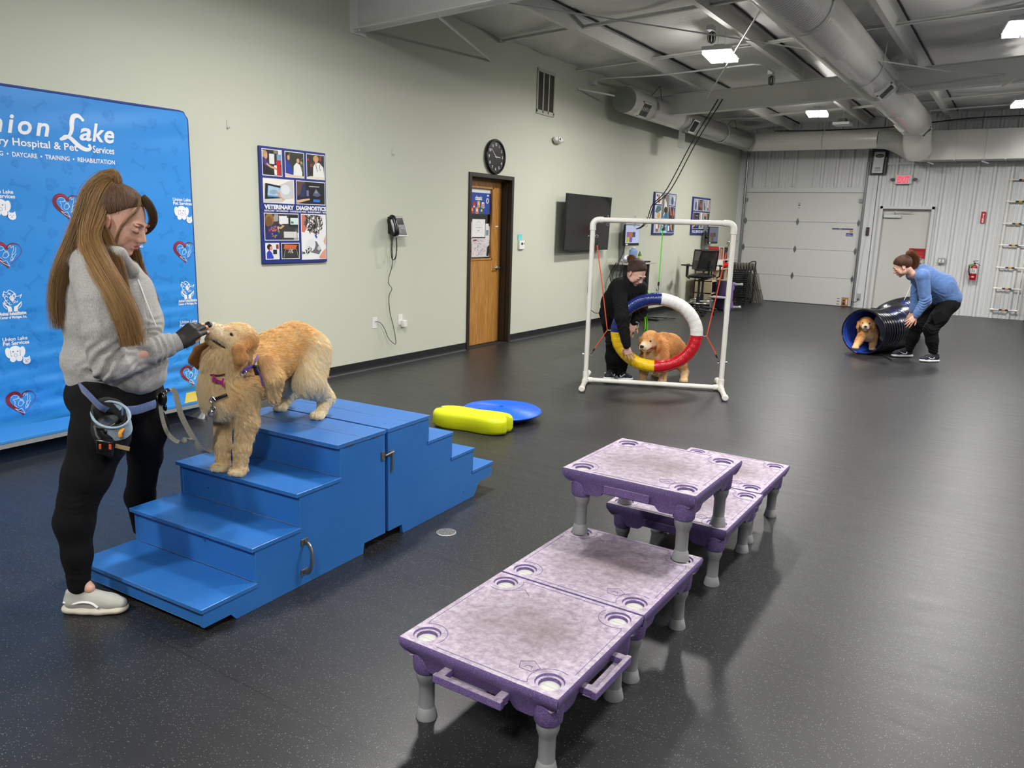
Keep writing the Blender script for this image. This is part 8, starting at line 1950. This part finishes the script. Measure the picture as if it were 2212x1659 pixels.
fs = surf([K(-.055, .765, -.14), K(-.025, .775, -.15), K(.0, .79, -.14)], lift=.024); hb('front_strap', fs, M_black, hn, .007, (.4, 1))
# leash
LG = cloth_mat('grey_leash_webbing', (150, 146, 132), (176, 172, 158), .4, 260, streak=False)
cA = pd.W(fs[0]); cB = pd.W(K(-.070, .715, -.17)); cC = pd.W(K(-.085, .690, -.17))
ls = thing('dog_leash', 'flat grey leash looping from the woman\'s left hand to the dog\'s chest', 'leash', tuple(cC))
def strap(name, pts, w, m, par, tw=(1, 0, 0), th=.0016):
    P = [Vector(p) for p in smooth_pts([tuple(p) for p in pts], 8)]; mb = MB(); vs = []
    for i, p in enumerate(P):
        t_ = (P[min(i+1, len(P)-1)]-P[max(i-1, 0)]).normalized(); sd_ = Vector(tw); sd_ = (sd_-t_*sd_.dot(t_)).normalized(); nn_ = t_.cross(sd_)
        vs += [p-sd_*w-nn_*th, p+sd_*w-nn_*th, p+sd_*w+nn_*th, p-sd_*w+nn_*th]
    k_ = len(P); mb.add([tuple(v) for v in vs], [(i*4+j, i*4+(j+1) % 4, (i+1)*4+(j+1) % 4, (i+1)*4+j) for i in range(k_-1) for j in range(4)]+[(0, 1, 2, 3), ((k_-1)*4+3, (k_-1)*4+2, (k_-1)*4+1, (k_-1)*4)])
    return obj(name, mb, m, par, smooth=50)
WL = p1.W(wl+np.array((.03, -.03, -.07))); pp = lambda a, z, n: tuple(p1.W(p1.K(a, z, n)))
sdv = tuple(RR_*.9+NN_*.3)
strap('leash_strap', [tuple(WL), pp(.375, .90, .30), pp(.40, .80, .30), pp(.44, .71, .32), pp(.475, .655, .36), pp(.51, .66, .40), tuple(cC)], .0115, LG, ls, sdv)
strap('leash_handle_loop', [tuple(WL), pp(.318, .86, .28), pp(.325, .78, .28), pp(.345, .715, .28), pp(.385, .685, .29), pp(.42, .70, .29), pp(.44, .70, .29)], .0085, LG, ls, sdv)
obj('knot', MB().ell(pp(.408, .692, .285), (.014, .012, .014), n=14), LG, ls)
mb = MB(); mb.tube([tuple(cC), tuple(cC*.5+cB*.5)], .012, n=10); mb.tube([tuple(Vector(cB)+Vector(RR_)*.010*math.cos(a)+Vector((0, 0, .012*math.sin(a)))) for a in [2*math.pi*i/14 for i in range(14)]], .0028, n=6, closed=True)
mb.tube([tuple(cB), tuple(cB*.5+cA*.5), tuple(cA)], .0048, n=8); mb.tube(smooth_pts([tuple(cA+RR_*.012), tuple(cA+np.array((0, 0, .014))), tuple(cA-RR_*.012), tuple(cA-np.array((0, 0, .016)))], 4), .003, n=6); obj('snap_clip', mb, M_eye, ls)
kb = thing('bag_holder', 'small black pouch clipped under the leash hand of the hoodie woman', 'holder', pp(.335, .86, .26)); obj('pouch_shell', MB().ell(pp(.330, .862, .26), (.022, .018, .030), n=16), M_pb, kb); obj('ring', MB().tube([pp(.338+.011*math.cos(a), .888+.013*math.sin(a), .255) for a in [2*math.pi*i/12 for i in range(12)]], .0022, n=6, closed=True), M_eye, kb); obj('key_tab', MB().ell(pp(.338, .826, .26), (.012, .008, .016), n=12), M_pb, kb)
# ------------------------------------------------------------------ the two farther women
def far_person(name_label, x0, y0, J, top_m, pants_m, skin, hair_c, shoes, HFv, hs, hairspec, h=.0065, hood=True, vneck=False):
    pl = Plane(x0, y0); K = pl.K; J = {k: K(*v) for k, v in J.items()}
    A = thing('person', name_label, 'person', (x0, y0, 0)); hc = J['head']; HF = frame(HFv, (0, 0, 1))
    allp = np.array(list(J.values())); lo = allp.min(0)-.22; hi = allp.max(0)+.24; lo[2] = max(lo[2], -.01)
    # skin body
    S = Field(lo, hi, .0048)
    head_into(S, hc, HF, hs); S.cone(hc+HF @ np.array((-.035, 0, -.05)), J['neck'], .050, .056, .02)
    S.chain([J['chest'], J['waist'], J['pelvis']], [.11, .10, .12], .05)
    for sd in 'RL':
        S.chain([J['sh'+sd], J['el'+sd], J['wr'+sd]], [.045, .038, .025], .02); S.chain([J['hip'+sd], J['kn'+sd], J['an'+sd]], [.08, .05, .034], .03)
        S.chain([J['an'+sd], J['an'+sd]+(J['toe'+sd]-J['heel'+sd])*.12+np.array((0, 0, -.04))], [.030, .022], .01); S.cone(J['neck'], J['sh'+sd], .05, .045, .03)
        hm = J.get('hand'+sd)
        if hm is not None:
            d = unit(hm-J['wr'+sd]); u = unit(np.array(hairspec['dors'+sd])-d*(np.array(hairspec['dors'+sd]) @ d)); l = np.cross(u, d)*hairspec.get('thumb'+sd, 1)
            hand_into(S, J['wr'+sd], np.stack([d, l, u], 1), .98, curls=[(.25, .2, .15)]*4, spread=(.30, .10, -.08, -.26), k=.005)
    V, Q = S.mesh(1); mesh_np('body', pl.W(V), Q, skin_mat(), A, col=face_tone(V, hc, HF, hs, skin))
    Fw = np.stack([pl.D(HF[:, i]) for i in range(3)], 1); face_bits(A, pl.W(hc), Fw, hs, tuple(int(c*.8) for c in hair_c))
    # top
    S = Field(lo, hi, h)
    S.chain([J['chest'], J['waist'], J['hem']], hairspec['tr'], .06); S.cone(J['shR'], J['shL'], .085, .085, .05)
    S.ell(J['hem'], np.array(hairspec.get('hemr', (.16, .17, .08))), k=.05)
    pc_, pn = hairspec['cut']; S.half(K(*pc_), pn)
    for sd in 'RL': S.chain([J['sh'+sd], J['el'+sd], J['el'+sd]*.15+J['wr'+sd]*.85], [.080, .068, .048], .012); S.chain([J['el'+sd]*.15+J['wr'+sd]*.85, J['wr'+sd]], [.041, .039], .004)
    if hood: S.ell(J['hood'], (.085, .085, .045), k=.05); S.cone(J['hood'], J['neck'], .06, .07, .03)
    else: S.cone(J['neck'], hc+HF @ np.array((-.03, 0, -.10)), .085, .068, .03)
    S.cone(hc+HF @ np.array((-.02, 0, -.06)), J['neck'], .060, .050, .01, 's')
    V, Q = S.mesh(2)
    V = folds(V, Q, [(J['el'+sd], .13, unit(J['wr'+sd]-J['sh'+sd]), 18, .010, 31+i) for i, sd in enumerate('RL')]+[(J['waist'], .20, (.3, 0, 1), 12, .008, 33), (J['hem'], .16, (.2, .1, 1), 16, .007, 34), (J['chest'], .18, (.7, .2, .5), 9, .006, 35)])
    topo = mesh_np('hooded_top' if hood else 'fleece_jacket', pl.W(V), Q, top_m, A)
    # trousers
    S = Field(lo, hi, h); S.ell(J['pelvis'], np.array(hairspec.get('pelr', (.16, .17, .14))), k=.05)
    for sd in 'RL': S.chain([J['hip'+sd], (J['hip'+sd]+J['kn'+sd])/2, J['kn'+sd]], hairspec.get('leg', [.11, .10, .084]), .05); S.chain([J['kn'+sd], (J['kn'+sd]+J['an'+sd])/2, J['an'+sd]+np.array((0, 0, .0))], [hairspec.get('leg', [0, 0, .082])[2], .072, .054], .04); S.half(J['an'+sd]*np.array((1, 1, 0))+np.array((0, 0, min(J['anR'][2], J['anL'][2])-.055)), (0, 0, -1))
    V, Q = S.mesh(2); V = folds(V, Q, [(J['kn'+sd], .13, (.2, 0, 1), 15, .010, 41+i) for i, sd in enumerate('RL')]+[(J['an'+sd]+np.array((0, 0, .06)), .09, (.1, 0, 1), 22, .009, 43+i) for i, sd in enumerate('RL')]+[(J['pelvis'], .18, (.6, 0, .8), 11, .006, 45)])
    mesh_np('trousers', pl.W(V), Q, pants_m, A)
    for sd in 'RL': shoe(A, pl.W(J['heel'+sd]), pl.W(J['toe'+sd]), colu=shoes[0], cols=shoes[1])
    # hair
    g_ = np.random.default_rng(8); tie = np.array(hairspec['tie']); cen = np.array((-.020, 0, .035))
    hg = lambda x, y, z: hc+HF @ (np.array((x, y, z))*hs)
    hl = hairspec.get('hl', 0); cond = lambda p: p[2] > .012-hl+1.05*max(0, p[0]+.01)+g_.normal()*.004 or (p[0] < -.022 and p[2] > -.045)
    sc = scalp(pl, hc, HF, hs, tie, 5000, g_, cond=cond, lift=.005); idx = np.linspace(0, 11, 18); scr = np.stack([np.stack([np.interp(idx, np.arange(12), s_[:, j]) for j in range(3)], 1) for s_ in sc])
    gr = [([hg(*p) if len(p) == 3 else K(*p[0]) for p in ctrl], n, w0, w1, c1, c2, wav) for ctrl, n, w0, w1, c1, c2, wav in hairspec['groups']]
    P, C = hair_groups(pl, A, gr, None, 5); mix = g_.random((len(sc), 1)); C0 = linv(tuple(v*.75 for v in hair_c))*(1-mix)+linv(tuple(min(255, v*1.25) for v in hair_c))*mix
    strands('hair', pl.W(np.concatenate([P, scr])), .0012, .0005, np.concatenate([C, C0]), hair_mat('brown_hair_strands'), A)
    S = Field(hc-.16, hc+.16, .005); S.ell(hg(-.020, 0, .035), np.array((.0995, .0790, .0890))*hs, HF, k=0); cap_cut(S, hc, HF, hs, hairspec.get('hl', 0))
    if 'bun' in hairspec: S.ell(hg(*hairspec['bun'][0]), np.array(hairspec['bun'][1])*hs, HF, k=.01)
    world_mesh(pl, 'hair_base', S.mesh(1), mat('hair_base_%d' % hair_c[0], tuple(v*.7 for v in hair_c), .6), A)
    return pl, J, A
M_fleece = cloth_mat('black_fleece', (14, 14, 15), (24, 24, 26), .5, 260, streak=False, sheen=0)
M_pblk = cloth_mat('black_trouser_cloth', (13, 13, 14), (22, 22, 23), .3, 400, streak=False, sheen=0)
pl2, J2, A3 = far_person('woman in black fleece bending down beside the white frame and ring', 2.36, 7.36, dict(
    head=(.098, 1.128, -.20), neck=(.035, 1.02, -.12), chest=(-.035, .93, -.06), waist=(-.09, .80, .05), hem=(-.10, .70, .10), pelvis=(-.10, .69, .14), hood=(.0, 1.03, -.05),
    shR=(-.075, .985, -.16), elR=(-.030, .67, -.34), wrR=(.040, .375, -.37), handR=(.078, .24, -.37), shL=(.13, .97, -.05), elL=(.17, .74, -.02), wrL=(.10, .62, -.12), handL=(.07, .52, -.14),
    hipR=(-.14, .68, .12), knR=(-.10, .40, -.02), anR=(-.10, .09, .06), hipL=(-.04, .68, .14), knL=(.0, .40, -.03), anL=(.0, .09, .06),
    heelR=(-.085, 0.0, .10), toeR=(-.165, 0.0, -.16), heelL=(-.01, 0.0, .10), toeL=(.105, 0.0, -.14)),
    M_fleece, M_pblk, (222, 178, 160), (62, 44, 36), ((24, 26, 38), (226, 226, 226)), (.50, -.62, -.62), 1.02,
    dict(dorsR=(-.6, -1, .2), thumbR=-1, dorsL=(0, -1, 0), tr=[.155, .150, .140], cut=((-.10, .60, .12), (0, 0, -1)), tie=(-.105, 0, .04), bun=((-.125, 0, .035), (.030, .034, .034)), pelr=(.145, .15, .13), hl=.012, leg=[.095, .085, .070],
         groups=[([(-.105, 0, .04), (-.14, .0, .06), (-.155, .01, .03), (-.14, .02, .0)], 500, (.012, .012), (.03, .02), (84, 50, 34), (150, 92, 56), .004)]), hood=False)
# rope lead, green cloth and pouch carried by her
q = pl2.K
tag(obj('rope_lead', MB().tube([tuple(pl2.W(v)) for v in smooth_pts([q(.10, .63, -.14), q(.15, .60, -.16), q(.12, .52, -.16), q(.10, .50, -.14), q(.05, .40, -.14), q(.01, .30, -.10), q(.04, .36, -.3), q(.16, .26, -.1)], 6)], .008, n=8), cloth_mat('speckled_rope', (30, 28, 30), (200, 190, 184), .6, 60, streak=False)), 'black and white rope lead hanging from the bending woman in black', 'rope lead')
mb = MB(); mb.grid(lambda u, v: tuple(pl2.W(q(.215+.035*(u-.5)+.01*math.sin(9*v), .95-.42*v, .02+.02*math.sin(7*u+3*v)))), 8, 24); tag(obj('green_cloth', mb, mat('lime_cloth', (120, 206, 50), .8), smooth=60), 'bright green cloth hanging beside the woman in black', 'cloth').modifiers.new('thick', 'SOLIDIFY').thickness = .006
tag(obj('hip_pouch', MB().ell(tuple(pl2.W(q(-.185, .62, .0))), (.05, .07, .09), n=16), M_pblk), 'dark pouch on the hip of the woman in black', 'pouch')

M_bluefl = cloth_mat('faded_blue_fleece', (74, 104, 160), (104, 136, 190), .5, 240, streak=False)
pl3, J3, A4 = far_person('woman in blue hoodie bending over the dark tunnel, brown ponytail', 4.75, 11.2, dict(
    head=(-.338, 1.195, .0), neck=(-.205, 1.09, .02), chest=(-.04, 1.06, .03), waist=(.18, .94, .05), hem=(.28, .82, .06), pelvis=(.29, .76, .06), hood=(-.075, 1.165, .03),
    shR=(-.13, 1.08, .20), elR=(-.11, .80, .16), wrR=(-.13, .63, .10), handR=(-.19, .52, .10), shL=(-.07, 1.08, -.14), elL=(.015, .78, -.17), wrL=(-.085, .575, -.15), handL=(-.175, .46, -.17),
    hipR=(.24, .72, .16), knR=(-.05, .45, .20), anR=(-.115, .14, .22), hipL=(.30, .71, -.04), knL=(.13, .41, -.10), anL=(.205, .12, -.09),
    heelR=(-.06, .04, .23), toeR=(-.345, .04, .22), heelL=(.29, -.015, -.09), toeL=(.03, -.015, -.12)),
    M_bluefl, M_pblk, (220, 172, 152), (74, 50, 38), ((30, 32, 46), (230, 230, 232)), (-.83, .33, -.50), 1.05,
    dict(dorsR=(-.3, -.2, 1), dorsL=(-.2, -1, .1), thumbL=1, tr=[.155, .175, .165], hemr=(.16, .17, .10), cut=((.24, .70, .05), (-.05, 0, -1)), tie=(-.095, 0, .085), pelr=(.155, .17, .15), hl=.035,
         groups=[([(-.09, 0, .085), (-.125, .0, .11), (-.155, -.02, .07), (-.155, -.04, .0), (-.12, -.06, -.06), (-.11, -.07, -.10)], 1500, (.012, .012), (.035, .03), (70, 46, 34), (134, 88, 56), .006)]))
for zz_, sd in ((0, -.12),):
    w3 = lambda a, z, n: tuple(pl3.W(pl3.K(a, z, n)))
    obj('cargo_pocket', MB().box(w3(.20, .56, -.185), (.14, .02, .15), rot=(0, R(-25), R(33))), M_pblk, A4, bevel=.008)
    obj('drawstring', MB().tube([w3(-.19, .98, -.06), w3(-.23, .85, -.07), w3(-.26, .77, -.07)], .003, n=5), M_pw, A4)

# ------------------------------------------------------------------ the two farther dogs
def far_dog(label, x0, y0, head, Hf, hs, ears, torso, legs, paws, colr, n_fur, tail=None, extra=(), h=.006, flen=1.0):
    pl = Plane(x0, y0); K = pl.K; A = thing('dog', label, 'dog', (x0, y0, 0)); sk_ = K(*head); HF = frame(Hf, (0, 0, 1)); gd = lambda *p: sk_+HF @ (np.array(p)*hs)
    T = [K(*t[:3]) for t in torso]; rs = [t[3] for t in torso]; GO, CR, LT, ER = colr
    ea = [([gd(-.070, y*.058, .030), gd(-.050, y*.088, -.01), gd(-.038, y*.092, -.055), gd(-.03, y*.082, -.090)], HF @ unit((.35, y*.9, 0))) for y in (-1, 1)]
    L = [[K(*p[:3]) for p in lg] for lg in legs]; pts = np.array(T+[p for l_ in L for p in l_]+[sk_]); lo = pts.min(0)-.22; hi = pts.max(0)+.22; lo[2] = -.01
    S = Field(lo, hi, h); S.chain(T, rs, .06)
    S.chain([T[0]+np.array((0, 0, .03)), gd(-.09, 0, -.02)], [rs[0]*.85, .068*hs], .04); doghead_into(S, sk_, HF, hs, ea, mouth=.004)
    for lg, l_ in zip(legs, L): S.chain(l_, [p[3] for p in lg], .02)
    for p, f in paws: p = K(*p); paw_into(S, np.array((p[0], p[1], max(0, p[2]))), f, 1.05)
    if tail: S.chain([K(*t[:3]) for t in tail], [t[3] for t in tail], .02)
    V, Q = S.mesh(2); back = unit(T[-1]-T[0]); dn = np.array((0, 0, -1.))
    B = []
    for a, b, r in zip(T, T[1:], rs): B += [(a+np.array((0, 0, r*.4)), b+np.array((0, 0, r*.4)), back+dn*.4, .030, GO, CR, r*.7), (a-np.array((0, 0, r*.8)), b-np.array((0, 0, r*.8)), dn+back*.5, .045, CR, LT, .03)]
    B += [(T[0]-back*.08, T[0]-back*.06-np.array((0, 0, .10)), dn, .05, CR, LT, .05), (T[0]+np.array((0, 0, .06)), gd(-.10, 0, -.02), back*.5+dn, .034, GO, CR, .05)]
    for lg, l_ in zip(legs, L):
        B += [(l_[0], l_[1], dn+back*.4, .030, GO, CR, .04), (l_[1], l_[-1], dn+back*.15, .016, CR, LT, .02)]
        B += [(l_[1]+back*.03, (l_[1]+l_[-1])/2+back*.03, dn+back*.7, .035, LT, CR, .0)]
    B += [(gd(.10, 0, -.01), gd(.04, 0, -.01), HF @ np.array((-1, 0, .2)), .006, LT, (236, 224, 206), .02), (gd(.03, 0, .02), gd(-.05, 0, .05), HF @ np.array((-1, 0, .2)), .009, GO, CR, .02), (gd(-.09, 0, .03), gd(-.11, 0, -.01), HF @ np.array((-1, 0, -.2)), .022, GO, CR, .03),
          (gd(-.03, .045, -.03), gd(-.03, -.045, -.03), HF @ np.array((-1, 0, -.5)), .014, CR, LT, .02)]
    for e_, o_ in ea: B.append((e_[0], e_[3], dn, .018, ER, GO, .02))
    B = [(a, b, f, l*flen, c, d, r) for a, b, f, l, c, d, r in B]
    furskin('body', pl, V, Q, B, A); npz = gd(.102, 0, -.004); ey = [gd(.010, y*.034, .0125) for y in (-1, 1)]
    fur('fur', pl, V, Q, B, n_fur, A, M_fur, r0=.0008, clump=.014, skip=lambda P: (np.linalg.norm(P-npz, axis=1) < .021) | (np.linalg.norm(P-ey[0], axis=1) < .013) | (np.linalg.norm(P-ey[1], axis=1) < .013))
    dog_bits(A, pl, sk_, HF, hs, 1.0)
    return pl, A
f2 = unit((-.35, -.93, 0))
far_dog('golden retriever with a pale face standing behind the ring of the white frame', 2.65, 7.5, (-.075, .425, -.18), (-.55, -.78, -.26), 1.20, None,
    [(.02, .33, .0, .125), (.09, .385, .12, .125), (.16, .385, .26, .118), (.225, .355, .36, .108)],
    [[(-.07, .28, -.0, .065), (-.085, .15, -.01, .045), (-.097, .035, -.02, .036)], [(.09, .28, -.05, .065), (.105, .15, -.07, .045), (.112, .035, -.08, .036)],
     [(.26, .30, .26, .085), (.29, .20, .16, .055), (.335, .12, .16, .034), (.335, .03, .08, .032)], [(.13, .32, .40, .08), (.08, .20, .36, .05), (.07, .12, .42, .034), (.04, .03, .34, .032)]],
    [((-.097, 0, -.03), f2), ((.112, 0, -.09), f2), ((.335, 0, .07), f2), ((.035, 0, .33), f2)],
    ((228, 160, 90), (240, 198, 140), (252, 230, 194), (216, 148, 86)), 90000, tail=[(.27, .36, .46, .03), (.30, .26, .50, .025), (.30, .18, .50, .012)])
far_dog('golden retriever walking out of the dark blue tunnel', 4.1, 11.45, (-.040, .385, -.12), (-.42, -.89, -.16), 1.10, None,
    [(.0, .27, .02, .105), (.0, .29, .20, .12), (.0, .29, .45, .115), (.02, .28, .70, .10)],
    [[(-.07, .24, -.04, .055), (-.11, .15, -.13, .042), (-.145, .075, -.20, .034)], [(.08, .22, .0, .055), (.085, .13, .03, .042), (.08, .06, -.02, .034)],
     [(.09, .25, .62, .07), (.10, .16, .55, .045), (.10, .07, .62, .03)], [(-.08, .25, .62, .07), (-.09, .16, .55, .045), (-.09, .07, .62, .03)]],
    [((-.148, .045, -.22), (-.3, -.95, 0)), ((.08, .035, -.04), (-.1, -1, 0)), ((.10, .04, .60), (-.1, -1, 0)), ((-.09, .04, .60), (-.1, -1, 0))],
    ((226, 158, 88), (240, 192, 130), (250, 218, 172), (216, 148, 84)), 60000, flen=.8)
